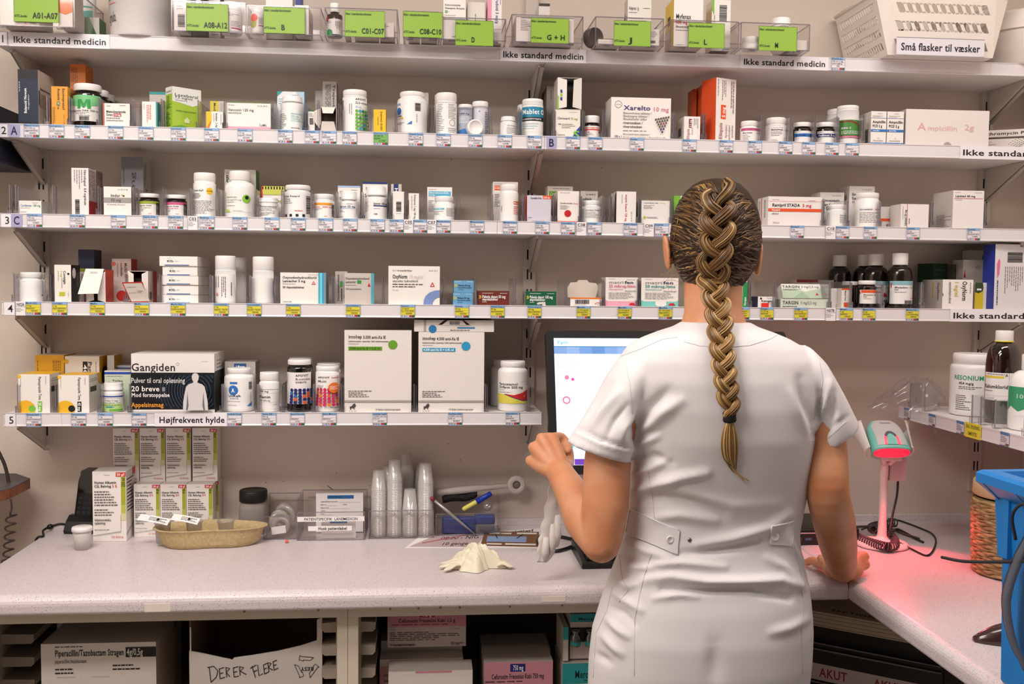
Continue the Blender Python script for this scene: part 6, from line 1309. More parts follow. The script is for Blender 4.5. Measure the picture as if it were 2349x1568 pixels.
perforated(b, (bx1, by1, bz), (-1, 0, 0), (0, .0, 1), bx1-bx0, H, 3, 11, M_BASK)
k = .24*H
for sx, xx in ((-1, bx0), (1, bx1)):          # corner gussets
    for sy, yy in ((-1, by0), (1, by1)):
        oy = -.06*H if sy < 0 else 0
        b.add([(xx, yy, bz), (xx+sx*k, yy, bz+H), (xx, yy+oy, bz+H)], [(0, 1, 2)], M_BASK)
rim = [(bx0-k, by0-.0087, bz+H), (bx1+k, by0-.0087, bz+H), (bx1+k, by1, bz+H), (bx0-k, by1, bz+H), (bx0-k, by0-.0087, bz+H)]
for a, c in zip(rim, rim[1:]):
    b.tube([a, c], .0045, M_BASK, 8)
b.build('body', t)
a, c = atY(2056, 126, by0-.012), atY(2259, 91, by0-.012)
cw, chh = c.x-a.x, c.z-a.z
b = MB()
b.box(a.x, by0-.012, a.z, c.x, by0-.0105, c.z, pm('DEDAE2'))
printing(b, [('T', .05, .52, .40, 'Små flasker til væsker', '14122A', .90), ('r', 0, 0, 1, .03, '8A8890'), ('r', 0, .96, 1, 1, '9A98A0')], Flat((a.x, by0-.012, c.z), (cw, 0, 0), (0, 0, -chh)), cw/chh)
b.build('sign', t)
# bottles in the basket show through the slots
for i, (xx, yy) in enumerate(((1.15, -.12), (1.21, -.14), (1.27, -.12), (1.32, -.15))):
    b = MB()
    b.lathe([(.024, 0), (.026, .003), (.026, .07), (.012, .085), (.012, .1), (.014, .1), (.014, .115)], clear('clear_bottle', 'EDEBEA', .2, .05, .25), 20)
    tag(b.build('bottle', None, (xx, yy, bz+.0024)), 'small clear bottle in the perforated basket, %s from the left' % ['first', 'second', 'third', 'fourth'][i], 'bottle', 'clear bottles in the white basket')
# white tub at the right end
t = empty('tub', (1.5032, -.125, ZT[1]+.0005))
tag(t, 'round white lidded tub at the right end of the top shelf', 'tub')
b = MB()
b.lathe([(.100, 0), (.106, .004), (.112, .095)], M_BASK, 48)
b.build('body', t)
b = MB()
b.lathe([(.1165, .085), (.1165, .092), (.1145, .094), (.1145, .125), (.111, .13), (0, .13)], M_BASK, 48)
b.build('lid', t)

# ================================================================ corner shelf on the right
ZR = RSZ+.0295
def rc(name, label, X, y, r, h, cap, nb, body, capm=None, lab=None, cat='bottle', flute=None, turn=0):
    t = empty(name, (X, y, ZR), R(-25))
    tag(t, label, cat)
    zc = h*(1-cap[0])
    zs = zc-h*nb[0]
    rn, rcp = r*nb[1], r*cap[1]
    b = MB()
    prof = [(r*.9, 0), (r*.985, .002), (r, .006), (r, zs)]+[(rn+(r-rn)*math.cos(R(18*i)), zs+(zc-.002-zs)*math.sin(R(18*i))) for i in range(1, 6)]+[(rn, zc+.002)]
    b.lathe(prof, body, 40)
    b.build('body', t)
    b = MB()
    b.lathe([(rcp*.97, zc), (rcp, zc+.001), (rcp, h-.003), (rcp*.96, h)], capm or M_WCAP, 48, flute=(1, flute, 1, 2) if flute else None)
    b.build('cap', t)
    if lab:
        v0, v1, col, span, ops = lab
        b = MB()
        S = Cyl(r+.0004, h*(1-v0), h*(1-v1), span, turn)
        nn = 24
        b.add([S(i/nn, v, 0) for v in (1, 0) for i in range(nn+1)], [(i, i+1, nn+2+i, nn+1+i) for i in range(nn)], pm(col), True)
        printing(b, ops, S, (r*span)/(h*(v1-v0)))
        b.build('label', t)
    return t
rc('jar', 'big white screw jar with green capitals on the corner shelf', 1.352, -.215, .058, .150, (.16, .90), (.08, .88), M_BOTTLE, None, (.30, .94, 'f3f0ed', 2.5, [('T', .1, .12, .11, 'RESONIUM', '2A9A6A', .5), ('T', .2, .26, .06, '454 mg/g', 'k', .24), ('n', .2, .33, .6, .42, 2, 'd'), ('n', .15, .55, .42, .95, 8, 'd'), ('n', .58, .6, .95, .86, 8, 'd'), ('b', .62, .86, .86, 1)]), 'jar')
rc('medicine_bottle', 'large brown bottle with white cap on the corner shelf', 1.337, -.355, .038, .212, (.12, .50), (.28, .44), M_AMB, None, (.45, .75, 'f0ecea', 2.7, [('r', .0, .12, .48, .2, 'E8C83A'), ('T', .02, .5, .13, 'Kaliumklorid', 'k', .55), ('n', .0, .62, .3, .7, 1, 'g'), ('n', .1, .02, .5, .1, 1, 'g'), ('r', .58, 0, .585, 1, 'g'), ('t', .5, .08, .1, 'A', 'k'), ('r', 0, .82, 1, .825, 'g')]))
b = MB()
b.lathe([(0, .002), (.035, .004), (.0365, .05), (.0365, .118), (0, .118)], mat('dark_syrup', '140A06', .2), 32, cap=False)
b.build('syrup', bpy.data.objects['medicine_bottle.004'] if 'medicine_bottle.004' in bpy.data.objects else None)
b = MB()
b.lathe([(.0185, .186), (.0205, .1865), (.0205, .1885), (.0185, .189)], pm('E8D83A'), 32)
b.build('cap_ring', bpy.data.objects['medicine_bottle.004'] if 'medicine_bottle.004' in bpy.data.objects else None)
rc('medicine_bottle', 'big rounded white bottle with green label on the corner shelf', 1.330, -.475, .046, .165, (.20, .46), (.24, .42), M_BOTTLE, None, (.42, .80, 'f3f0ed', 2.8, [('p', [(0, 0), (1, 0), (1, .85), (.75, .62), (.6, .85), (.45, .68), (.25, .85), (.1, .68), (0, .85)], '3A9A6A'), ('T', .2, .32, .14, '100 mg/ml', 'C0E0D0', .6), ('n', .4, .9, .8, .96, 1, 'k')]))
M_BAG = clear('thin_bag', 'FAF9FA', .10, .12, .07)
b = MB()
rnd = random.Random(5)
bc0 = Vector((1.285, -.10, ZR+.001))
def bagf(u, v):
    a = u*6.2832
    rr = (.085*math.cos(a), .055*math.sin(a))
    s = (1-.55*v**1.5)*(1+.16*math.sin(3*a+4*v)+.10*math.sin(7*a-9*v))
    return (bc0.x-.02+rr[0]*s-.03*(1-v), bc0.y+rr[1]*s, bc0.z+.07*v+.010*math.sin(5*a)*v)
b.grid(bagf, 48, 14, M_BAG, True)
b.add([bagf(i/48, 1) for i in range(48)], [tuple(range(48))], M_BAG)
tag(b.build('plastic_bag'), 'crumpled clear plastic bag lying on the corner shelf end', 'bag')
for i, (x_, y_) in enumerate(((2118, 905), (2142, 910), (2167, 918), (2194, 945), (2222, 950), (2244, 958), (2290, 975))):
    p = atZ(x_, y_+25, ZR)
    yy = min(p.y, -.08)
    b = MB()
    xx = RSX+.008
    b.box(xx, yy-.0007, ZR+.0008, xx+.028, yy+.0007, ZR+.064, M_CLEAR2)
    b.box(xx-.003, yy-.0012, ZR+.0008, xx, yy+.0012, ZR+.065, M_EDGE)
    b.box(xx-.004, yy-.006, ZR+.0006, xx+.012, yy+.006, ZR+.0022, M_CLEAR2)
    b.box(xx-.004, yy-.006, ZR+.0022, xx-.003, yy-.0045, ZR+.016, M_EDGE)
    b.box(xx-.004, yy+.0045, ZR+.0022, xx-.003, yy+.006, ZR+.016, M_EDGE)
    tag(b.build('shelf_divider'), 'clear divider on the corner shelf, %s from the back' % ['first', 'second', 'third', 'fourth', 'fifth', 'sixth', 'seventh'][i], 'shelf divider', 'clear dividers on the corner shelf')
def side_tag(px, py, w, h, bg, ops, name, label, cat, group=None):
    p = atX(px, py, RSX-.005)
    b = MB()
    b.box(-.0005, -w/2, -h/2, 0, w/2, h/2, pm(bg))
    printing(b, ops, Flat((-.0005, w/2, h/2), (0, -w, 0), (0, 0, -h)), w/h, .0002, .0001)
    tag(b.build(name, None, (RSX-.0052, p.y, RSZ+.0155)), label, cat, group)
et = [('r', 0, 0, 1, .22, '5A7AAA'), ('n', .05, .28, .9, .75, 4, 'd'), ('r', .6, .79, .8, .92, 'C8303A'), ('r', .8, .79, 1, .92, '1E6A3A'), ('r', 0, .93, 1, 1, '6A7AA0')]
for i, (px, py) in enumerate(((2081, 950), (2138, 966), (2203, 982), (2305, 1006))):
    side_tag(px, py, .032, .030, 'D8D4DC', et, 'shelf_label', 'small white shelf label on the corner shelf, %s from the back' % ['first', 'second', 'third', 'fourth'][i], 'shelf label', 'shelf labels on the corner shelf')
p = atX(2231, 990, RSX-.005)
side_tag(2232, 990, .066, .034, 'E8D83A', [('t', .05, .26, .24, 'ORAL OPLØSNING', '4A4A2A', .88), ('t', .2, .72, .24, 'OMRYSTES', '4A4A2A', .56)], 'yellow_sticker', 'yellow sticker reading ORAL OPLØSNING OMRYSTES on the corner shelf', 'sticker')

# ================================================================ on the worktop, left
Z = ZC+.0004
# cordless phone in a cradle
q = atZ(180, 1226, ZC)
t = empty('cordless_phone', (q.x, q.y+.035, Z), R(-6))
tag(t, 'black cordless phone standing in its cradle at the worktop end', 'phone')
b = MB()
b.prism([(-.030, 0), (.035, 0), (.035, .012), (.012, .04), (-.002, .04), (-.02, .028), (-.034, .008)], 0, -.034, .034, M_BLACK)
b.build('cradle', t)
b = MB()
Mh = Matrix.Translation((0, .004, .018)) @ Matrix.Rotation(R(-12), 4, 'X') @ Matrix.Rotation(R(3), 4, 'Y')
ov = []
for k in range(24):
    a = 6.2832*k/24
    ov.append((.0255*math.copysign(abs(math.cos(a))**.45, math.cos(a)), .011*math.copysign(abs(math.sin(a))**.6, math.sin(a))))
b.loft([[(x*s, y*s2, z) for x, y in ov] for z, s, s2 in ((0, .85, .8), (.006, .96, 1), (.06, .98, 1.05), (.10, 1, 1), (.140, 1, .9), (.147, .95, .8), (.1495, .82, .5))], M_BLACK, True, Mh)
b.build('handset', t)
b = MB()
b.box(-.019, -.0118, .075, .019, -.0112, .138, mat('phone_screen', '08080A', .08, spec=.8), Mh)
for r_ in range(5):
    for c_ in range(3):
        b.box(-.016+c_*.0125, -.0122, .012+r_*.0115, -.007+c_*.0125, -.0112, .019+r_*.0115, mat('phone_keys', '1E1E22', .5), Mh)
b.box(-.006, -.0118, .1415, .006, -.0108, .143, mat('phone_keys', '1E1E22', .5), Mh)
b.build('keypad', t)
# its cable
b = MB()
c0 = Vector((q.x-.03, q.y+.04, Z+.012))
pts = [c0, c0+Vector((-.03, .005, .004)), Vector((atZ(92, 1226, ZC).x, q.y+.03, Z+.006)), Vector((atZ(68, 1255, ZC).x-.004, q.y-.02, Z+.003)), Vector((-.9165, q.y-.03, ZC+.001)), Vector((-.922, q.y-.03, ZC-.03)), Vector((-.924, q.y-.02, ZC-.2))]
b.tube(bez(pts, 8), .0028, M_BLACK, 8)
m_ = bez(pts, 8)
b.tube([m_[11], m_[12], m_[13], m_[14]], [.003, .0065, .0065, .003], M_BLACK, 10)
tag(b.build('phone_cable'), 'black cable with a thick bead leaving the phone cradle', 'cable')
# medicine cup with lid
q = atZ(165, 1263, ZC)
q2 = atZ(201, 1263, ZC)
r0 = (q2.x-q.x)/2*.92
t = empty('medicine_cup', ((q.x+q2.x)/2, q.y+r0, Z))
tag(t, 'small translucent medicine cup with white lid before the phone', 'cup')
b = MB()
M_MILK = clear('milky_plastic', 'FAF8F6', .1, .2, .75, 'F6F2EE')
b.lathe([(0, .001), (r0, 0), (r0*1.28, .044), (r0*1.24, .044), (r0*.96, .002), (0, .002)], M_MILK, 32, cap=False)
b.build('cup', t)
b = MB()
b.lathe([(r0*1.30, .042), (r0*1.40, .0425), (r0*1.40, .049), (r0*1.30, .052), (0, .0515)], mat('lid_white', 'F0ECEA', .35), 32)
b.build('lid', t)
b = MB()
b.lathe([(0, 0), (.005, .001), (.006, .003), (.005, .005), (0, .006)], pm('F1ECE6'), 16, Matrix.Translation((.004, -.004, .0035)))
tag(b.build('tablet', None, ((q.x+q2.x)/2, q.y+r0, Z)), 'white tablet inside the lidded medicine cup', 'tablet')
# cartons of infusion bottles
def alb(d, strength, ml, left=True):
    return [('n', .35, .045, .62, .06, 1, 'd'), ('r', .70, .012, .995, .075, 'D8301E' if d == 5 else 'C8202E'), ('T', .73, .044, .036, strength, 'W', .23), ('r', .85, .075, .985, .48, 'A8B030'), ('r', .85, .48, .985, .6, 'C0C45A'), ('r', .85, .6, .985, .70, 'DADBA0'), ('T', .918, .22, .10, ml, '4A4A10', .13, 90) if d == 5 else ('T', .918, .08, .10, ml, '4A4A10', .10, -90),
            ('T', .055, .155, .036, 'Human Albumin', 'k', .66), ('T', .055, .208, .036, 'CSL Behring', 'k', .50), ('T', .59, .208, .036, '%d %%' % d, 'C8303A', .15), ('n', .055, .27, .75, .5, 6, 'd'), ('n', .055, .53, .7, .64, 3, 'd'), ('T', .055, .69, .032, 'Infusionsvæske,', 'k', .50), ('T', .055, .735, .032, 'opløsning', 'k', .32), ('n', .055, .825, .72, .845, 1, 'k'), ('p', [(.02, .912), (.84, .856), (.845, .865), (.02, .92)], 'g'), ('r', .835, .62, .845, .86, 'g'), ('t', .55, .935, .03, 'CSL Behring', 'C8303A', .36)]
def BZ(desc, x0, x1, yt, yb, d, f, yf=None, zb=Z, **kw):
    yf = atZ((x0+x1)/2, yb, ZC).y if yf is None else yf
    return B(9, desc, x0, x1, yt, d, f=f, yf=yf, zb=zb, tail='', **kw)
NAMES5[9] = 'the worktop'
EG = 'white cartons with lime stripes under the short shelf'
o5 = BZ('tall white carton with lime stripe and red 50 g/l corner', 212, 289, 1081, 1241, .075, alb(5, '50 g/l', '250 ml'), Rr=[('n', .1, .1, .9, .6, 10, 'k'), ('p', [(0, .9), (1, .75), (1, .77), (0, .92)], 'g'), ('r', .7, .0, 1, .1, 'D8301E')], c='w', s='E0D8D2', t='E4DED8')
lowy = -.085
zt_low = None
for i, (x0, x1) in enumerate(((307, 367), (368, 427), (428, 488))):
    o = B(9, '%s of three white cartons with lime stripes on the worktop' % ['leftmost', 'middle', 'rightmost'][i], x0, x1, 1110, .042, 'F1ECE6', 'E0D8D2', 'E0D8D2', alb(20, '200 g/l', '100 ml'), yf=lowy, zb=Z, tail='', group=EG)
    zt_low = o.location.z+o['h_']
# a second row behind carries the upper four
for i, (x0, x1) in enumerate(((262, 320), (322, 381), (383, 442), (444, 502))):
    B(9, 'hidden white carton at the wall, %s from the left' % ['first', 'second', 'third', 'fourth'][i], x0, x1, 1100, .040, 'E0D8D2', None, None, alb(20, '200 g/l', '100 ml'), yf=-.0418, zb=Z, zt=zt_low, tail='', group=EG)
for i, (x0, x1) in enumerate(((259, 318), (320, 378), (380, 437), (441, 498))):
    B(9, '%s white carton with lime stripe in the upper row' % ['first', 'second', 'third', 'fourth'][i], x0, x1, 970, .045, 'F1ECE6', 'E0D8D2', 'E0D8D2', alb(20, '200 g/l', '100 ml'), yf=-.050, zb=zt_low+.0005, zt=min(zt_low+.132, ZB[5]-.002), tail='', group=EG)
# jar with black lid
q = atY(579, 1150, -.07)
t = empty('jar', (q.x, -.055, Z))
tag(t, 'cloudy plastic jar with black lid behind the tray', 'jar')
b = MB()
rj = .0355
b.lathe([(rj*.93, 0), (rj, .003), (rj, .03), (rj*.985, .033), (rj, .036), (rj, .062), (rj*.97, .068), (rj*.84, .078), (rj*.84, .082)], clear('cloudy_plastic', 'D8D4D2', .12, .25, .55, 'D8D2CE'), 40)
b.build('body', t)
b = MB()
zj = atY(579, 1125, -.07).z-Z
b.lathe([(rj*.93, .079), (rj*.95, .080), (rj*.95, zj-.003), (rj*.9, zj), (rj*.86, zj-.001), (0, zj-.001)], mat('black_lid', '121114', .45), 48, flute=(1, .008, 1, 2))
b.build('lid', t)
# cardboard kidney tray
M_PULP = mat('paper_pulp', 'C4AE84', .85, bump=(420, .35, .002), noise=(160, 'B49C70', .35, .65))
q0, q1 = atZ(330, 1245, ZC+.03), atZ(598, 1238, ZC+.03)
kc = ((q0.x+q1.x)/2, -.165)
kl = (q1.x-q0.x)/2
def kid(s, z, k=64, dx=0):
    out = []
    for i in range(k):
        a = 6.2832*i/k
        x = math.cos(a)
        y = math.sin(a)
        yy = y*.058*(1-.10*x)
        yy += .014*math.exp(-(x/.42)**2)*(1 if y < 0 else .55)
        out.append((kl*s*x*(1.0+.03*abs(y))+dx, (yy)*(.35+.65*s)*(1.0 if s > .9 else 1.0), z))
    return out
t = empty('kidney_tray', (kc[0], kc[1], Z), R(4))
tag(t, 'beige paper pulp kidney tray holding clear cups', 'tray')
b = MB()
b.loft([kid(.70, 0), kid(.80, .001), kid(.88, .010), kid(.93, .030), kid(.97, .040), kid(1.02, .0415), kid(1.02, .0445), kid(.96, .0440), kid(.89, .030), kid(.84, .011), kid(.78, .0045), kid(.5, .004)], M_PULP, True)
b.build('shell', t)
M_CUP = clear('cup_clear', 'FAF9F8', .16, .1, .14)
def cup(label, loc, rot=(0, 0, 0), h=.052, r=.0145, m=M_CUP, group=None):
    b = MB()
    b.lathe([(0, .0006), (r, 0), (r*1.28, h*.93), (r*1.4, h*.935), (r*1.4, h), (r*1.24, h), (r*.95, .0016), (0, .0016)], m, 28, cap=False)
    return tag(b.build('medicine_cup', None, loc, rot=rot), label, 'cup', group)
tz = Z+.0055
cpos = []
for i, (px, py, lb) in enumerate(((373, 1205, 'clear cup in the tray under a long paper slip, left'), (445, 1200, 'clear cup in the middle of the tray, paper slip on it'), (517, 1195, 'clear cup standing in the right of the kidney tray'))):
    p = atY(px, py, kc[1]-.005)
    cup(lb, (p.x, kc[1]-.004+.002*i, tz), group='clear cups in the kidney tray')
    cpos.append(p.x)
for i, (px0, px1, py0, py1, lb) in enumerate(((315, 385, 1196, 1208, 'white printed slip lying over the left cup in the tray'), (388, 450, 1191, 1204, 'white printed slip lying over the middle cup in the tray'))):
    b = MB()
    w = .072-.008*i
    def slip(u, v, w=w):
        return (-w/2+w*u, -.010+.020*v, .002*math.sin(u*3.2))
    b.grid(slip, 10, 2, pm('F4F1EE'))
    printing(b, [('n', .35, .2, .95, .8, 3, 'd'), ('r', .60, .3, .68, .6, 'k')], Flat((-w/2, .010, .0022), (w, 0, 0), (0, -.020, 0)), 3.5)
    tag(b.build('paper_slip', None, (cpos[i]-.018, kc[1]-.012, tz+.0575), rot=(R(32), R(9), R(-8))), lb, 'paper slip')

# clear bins on the worktop
def binz(name, x0, x1, yb, yt, dep, label, **kw):
    yf = atZ((x0+x1)/2, yb, ZC).y
    return clear_bin(name, x0, x1, yt, yb, dep, Z+.0002, label, 'bin', None, yf=yf, **kw), yf
bn, yf1 = binz('storage_bin', 605, 680, 1237, 1150, .10, 'small clear bin stuffed with soft plastic left of the form bin', low_front=.055)
b = MB()
cx_ = bn.location.x
rnd = random.Random(9)
for k in range(5):
    rr = .022+.004*(k % 2)
    b.lathe([(rr*.55, -.007), (rr, -.006), (rr, .006), (rr*.55, .007), (rr*.55, -.007)], clear('tape_roll', 'FAF8F6', .15, .15, .35), 28, Matrix.Translation((rnd.uniform(-.008, .008), -.03+.02*k*.6, .026+.006*k)) @ Matrix.Rotation(R(70+10*k), 4, 'X') @ Matrix.Rotation(R(rnd.uniform(-30, 30)), 4, 'Y'), cap=False)
o = b.build('soft_plastic', None, (cx_, yf1+.05, Z+.003))
tag(o, 'loose rings of soft clear plastic in the small bin', 'plastic rings', kind='stuff')
b = MB()
b.box(-.017, 0, -.009, .017, .0006, .009, pm('F4F0EC'))
tag(b.build('paper_slip', None, (cx_-.004, yf1+.004, Z+.022), rot=(R(-10), R(-8), 0)), 'white paper slip in the small clear bin', 'paper slip')
b = MB()
b.lathe([(0, 0), (.0035, .001), (.0042, .004), (.003, .007), (0, .0075)], pm('E06A5A'), 14)
q = atZ(658, 1245, ZC)
tag(b.build('tablet', None, (q.x, q.y, Z)), 'small coral tablet on the worktop before the clear bin', 'tablet')
bn, yf2 = binz('storage_bin', 682, 836, 1239, 1145, .115, 'clear bin with white strip reading PATIENTSPECIFIK LÅNEMEDICIN', low_front=.068)
def on_front(px0, py0, px1, py1, yf, ops, name, label, parent=None, bg='F4F1EE', off=.0015):
    a, c = atY(px0, py1, yf), atY(px1, py0, yf)
    w, h = c.x-a.x, c.z-a.z
    b = MB()
    L = parent.location if parent else Vector((0, 0, 0))
    b.box(a.x-L.x, yf-off-L.y, a.z-L.z, c.x-L.x, yf-off+.0005-L.y, c.z-L.z, pm(bg))
    printing(b, ops, Flat((a.x-L.x, yf-off-L.y, c.z-L.z), (w, 0, 0), (0, 0, -h)), w/h)
    return b.build(name, parent)
on_front(682, 1183, 836, 1196, yf2, [('t', .10, .5, .55, 'PATIENTSPECIFIK  LÅNEMEDICIN', 'k', .80)], 'label_strip', '', bn)
on_front(707, 1205, 807, 1217, yf2, [('T', .23, .5, .6, 'Husk patientlabel', 'k', .66)], 'label_strip', '', bn)
for i, (px0, px1, py0, yy, lb) in enumerate(((725, 833, 1131, yf2+.07, 'white form with blue bars standing in the clear bin'), (737, 816, 1190, yf2+.012, 'second white form low at the front of the clear bin'))):
    a, c = atY(px0, 1235, yy), atY(px1, py0, yy)
    w, h = c.x-a.x, c.z-Z-.003
    b = MB()
    b.box(-w/2, 0, 0, w/2, .0008+.012*(1-i), h, pm('F0ECEA'))
    printing(b, [('r', .24, .04, .80, .13, '2A6AA8'), ('n', .28, .06, .76, .11, 1, 'n'), ('t', .10, .20, .035, 'Lægemiddelnavn og styrke', 'd', .36), ('r', .48, .225, .94, .229, 'd'), ('t', .1, .28, .035, 'Batch nr', 'd', .12), ('r', .24, .305, .45, .309, 'd'), ('t', .56, .28, .03, 'Udløb', 'd', .1), ('t', .1, .36, .035, 'Patient navn', 'd', .18), ('r', .3, .385, .7, .389, 'd'), ('t', .1, .44, .035, 'CPR nr', 'd', .1), ('r', .22, .465, .6, .469, 'd'), ('t', .1, .52, .035, 'Dato', 'd', .08), ('r', .2, .545, .36, .549, 'd'), ('r', .2, .66, .80, .75, '3A7AB8')] if i == 0 else [('r', .25, .1, .75, .2, '2A6AA8')], Flat((-w/2, 0, h), (w, 0, 0), (0, 0, -h)), w/h)
    tag(b.build('paper_form', None, ((a.x+c.x)/2, yy, Z+.0028)), lb, 'paper form')
bn, yf3 = binz('storage_bin', 846, 994, 1235, 1150, .13, 'clear bin packed with tall stacks of inverted clear cups', low_front=.068)
M_STK = clear('stack_cup', 'FDFCFB', .10, .12, .30, 'F8F6F4')
cm = MB()
rs = .0185
cm.lathe([(rs*1.06, 0), (rs*1.06, .0016), (rs*.985, .0022), (rs*.74, .045), (rs*.70, .0465), (0, .0465)], M_STK, 20, cap=False)
cm.build('medicine_cup')
proto = bpy.data.objects['medicine_cup.004'] if 'medicine_cup.004' in bpy.data.objects else bpy.context.scene.collection.objects[-1]
first = True
yc_ = yf3+.003
for si, (px, yt, dy, lb) in enumerate(((877, 1074, .028, 'left front'), (922, 1053, .026, 'second front'), (928, 1039, .095, 'tall back'), (932, 1121, .024, 'short front'), (974, 1058, .026, 'right front'), (966, 1062, .095, 'right back'), (890, 1064, .095, 'left back'))):
    px = {0: 869, 1: 905, 2: 932, 3: 940, 4: 976, 5: 968, 6: 892}[si]
    p = atY(px, 1200, yf3+dy)
    zt_ = atY(px, yt, yf3+dy).z
    z = Z+.0026
    n = max(3, int((zt_-z-.0465)/.0042)+1)
    for k in range(n):
        o = proto if first else proto.copy()
        if not first:
            COL.objects.link(o)
        first = False
        o.location = (p.x, yf3+dy, z+.0042*k)
        tag(o, 'upturned clear cup in the %s stack of the packed bin' % lb, 'cup', 'clear cups in the %s stack' % lb)
bn, yf4 = binz('storage_bin', 1000, 1148, 1229, 1150, .12, 'clear bin of blue cases and pens right of the cup bin', low_front=.055)
X4 = bn.location.x
# blue pill case, blue cutter, marker, pill crusher, tweezers
def rbox(w, d, h, r, m, seg=5):
    """box with rounded vertical edges and softened top"""
    b = MB()
    def ring(s, z):
        out = []
        for cx, cy, a0 in ((w/2-r, d/2-r, 0), (-w/2+r, d/2-r, 90), (-w/2+r, -d/2+r, 180), (w/2-r, -d/2+r, 270)):
            for i in range(seg+1):
                a = R(a0+90*i/seg)
                out.append((cx+(r-s)*math.cos(a), cy+(r-s)*math.sin(a), z))
        return out
    e = min(.002, h*.2)
    b.loft([ring(e, 0), ring(0, e), ring(0, h-e), ring(e*.4, h-e*.3), ring(e, h)], m, True)
    return b
M_BLUE = mat('blue_plastic', '1E3A8A', .3)
b = rbox(.085, .030, .038, .010, M_BLUE)
b.box(-.043, -.0153, .024, .043, .0153, .0248, M_BLACK)
tag(b.build('pill_case', None, (X4-.022, yf4+.028, Z+.0028), R(-4)), 'rounded dark blue case low in the right clear bin', 'case')
t = empty('pill_cutter', (X4+.042, yf4+.03, Z+.0028))
tag(t, 'blue topped clear pill cutter in the right clear bin', 'pill cutter')
rbox(.05, .036, .022, .008, clear('clear_blue', 'B8C0D8', .15, .1, .2)).build('base', t)
o = rbox(.05, .036, .02, .008, M_BLUE).build('lid', t)
o.location = (0, 0, .0222)
b = MB()
b.tube([(-.035, 0, 0), (-.030, 0, 0), (.004, 0, 0), (.0045, 0, 0)], [.0045, .0062, .0062, .0062], pm('E4DC6A'), 14)
t = b.build('marker_pen', None, (X4+.018, yf4+.05, Z+.071), rot=(R(10), R(-28), R(8)))
tag(t, 'yellow marker pen with blue cap leaning in the right bin', 'marker')
b = MB()
b.tube([(.0046, 0, 0), (.046, 0, 0), (.048, 0, 0)], [.0070, .0066, .005], mat('pen_blue', '1E3CB0', .35), 14)
b.build('cap', t)
b = MB()
b.lathe([(.0, 0), (.011, 0), (.012, .002), (.012, .01), (.0, .011)], clear('clear_cap', 'E0DCDA', .3, .05, .1), 20)
tag(b.build('clear_knob', None, (X4+.049, yf4+.03, Z+.066), rot=(R(60), 0, 0)), 'clear round knob above the pill cutter', 'knob')
t = empty('pill_crusher', (X4, yf4+.07, Z+.098), rot=(0, R(-4), R(4)))
tag(t, 'white pill crusher with ribbed black grip across the right bin', 'pill crusher')
M_IV = mat('ivory_plastic', 'DCD4CC', .4)
b = MB()
b.loft([[(x, y*s, z*s2+zo) for y, z in ((-.008, -.007), (.008, -.007), (.010, 0), (.008, .007), (-.008, .007), (-.010, 0))] for x, s, s2, zo in ((-.078, .6, .6, .002), (-.072, 1, 1, .003), (-.02, 1.1, 1.2, .004), (.035, 1, 1, .004), (.05, .8, .8, .003), (.10, .7, .8, .004), (.105, .6, .5, .004))], M_IV, True)
b.build('lever', t)
b = MB()
Mr = Matrix.Translation((.126, -.002, .004)) @ Matrix.Rotation(R(90), 4, 'X')
b.lathe([(.010, -.006), (.021, -.006), (.023, -.003), (.023, .004), (.019, .006), (.012, .006), (.010, .004), (.010, -.006)], M_IV, 32, Mr, cap=False)
b.lathe([(0, -.002), (.010, -.002), (.010, .001), (0, .001)], mat('grey_window', '8A827C', .4), 24, Mr, cap=False)
b.build('ring_end', t)
b = MB()
for k in range(22):
    x = -.064+k*.004
    rr = .0105 if k not in (0, 21) else .009
    zc_ = -.017+.012*(k/21)**2*.6+.003*math.sin(k*.3)
    b.tube([(x, 0, zc_), (x+.0030, 0, zc_+.0002)], rr, mat('black_grip', '201E20', .6), 16)
    b.tube([(x+.003, 0, zc_), (x+.004, 0, zc_)], rr*.92, mat('black_grip', '201E20', .6), 16)
b.build('grip', t)
b = MB()
p0, p1 = atY(996, 1147, yf4-.004), atY(1094, 1228, yf4-.012)
b.tube([p0, p0.lerp(p1, .35), p0.lerp(p1, .7), p1], [.0035, .0042, .003, .0012], mat('steel_grey', 'A8A4A2', .35, .6), 10)
b.tube([p0+(p0-p1).normalized()*.012, p0], [.004, .0045], mat('red_tip', '8A1E2A', .4), 10)
tag(b.build('spatula', None), 'grey tapered metal spatula with red end leaning on the bin', 'spatula')
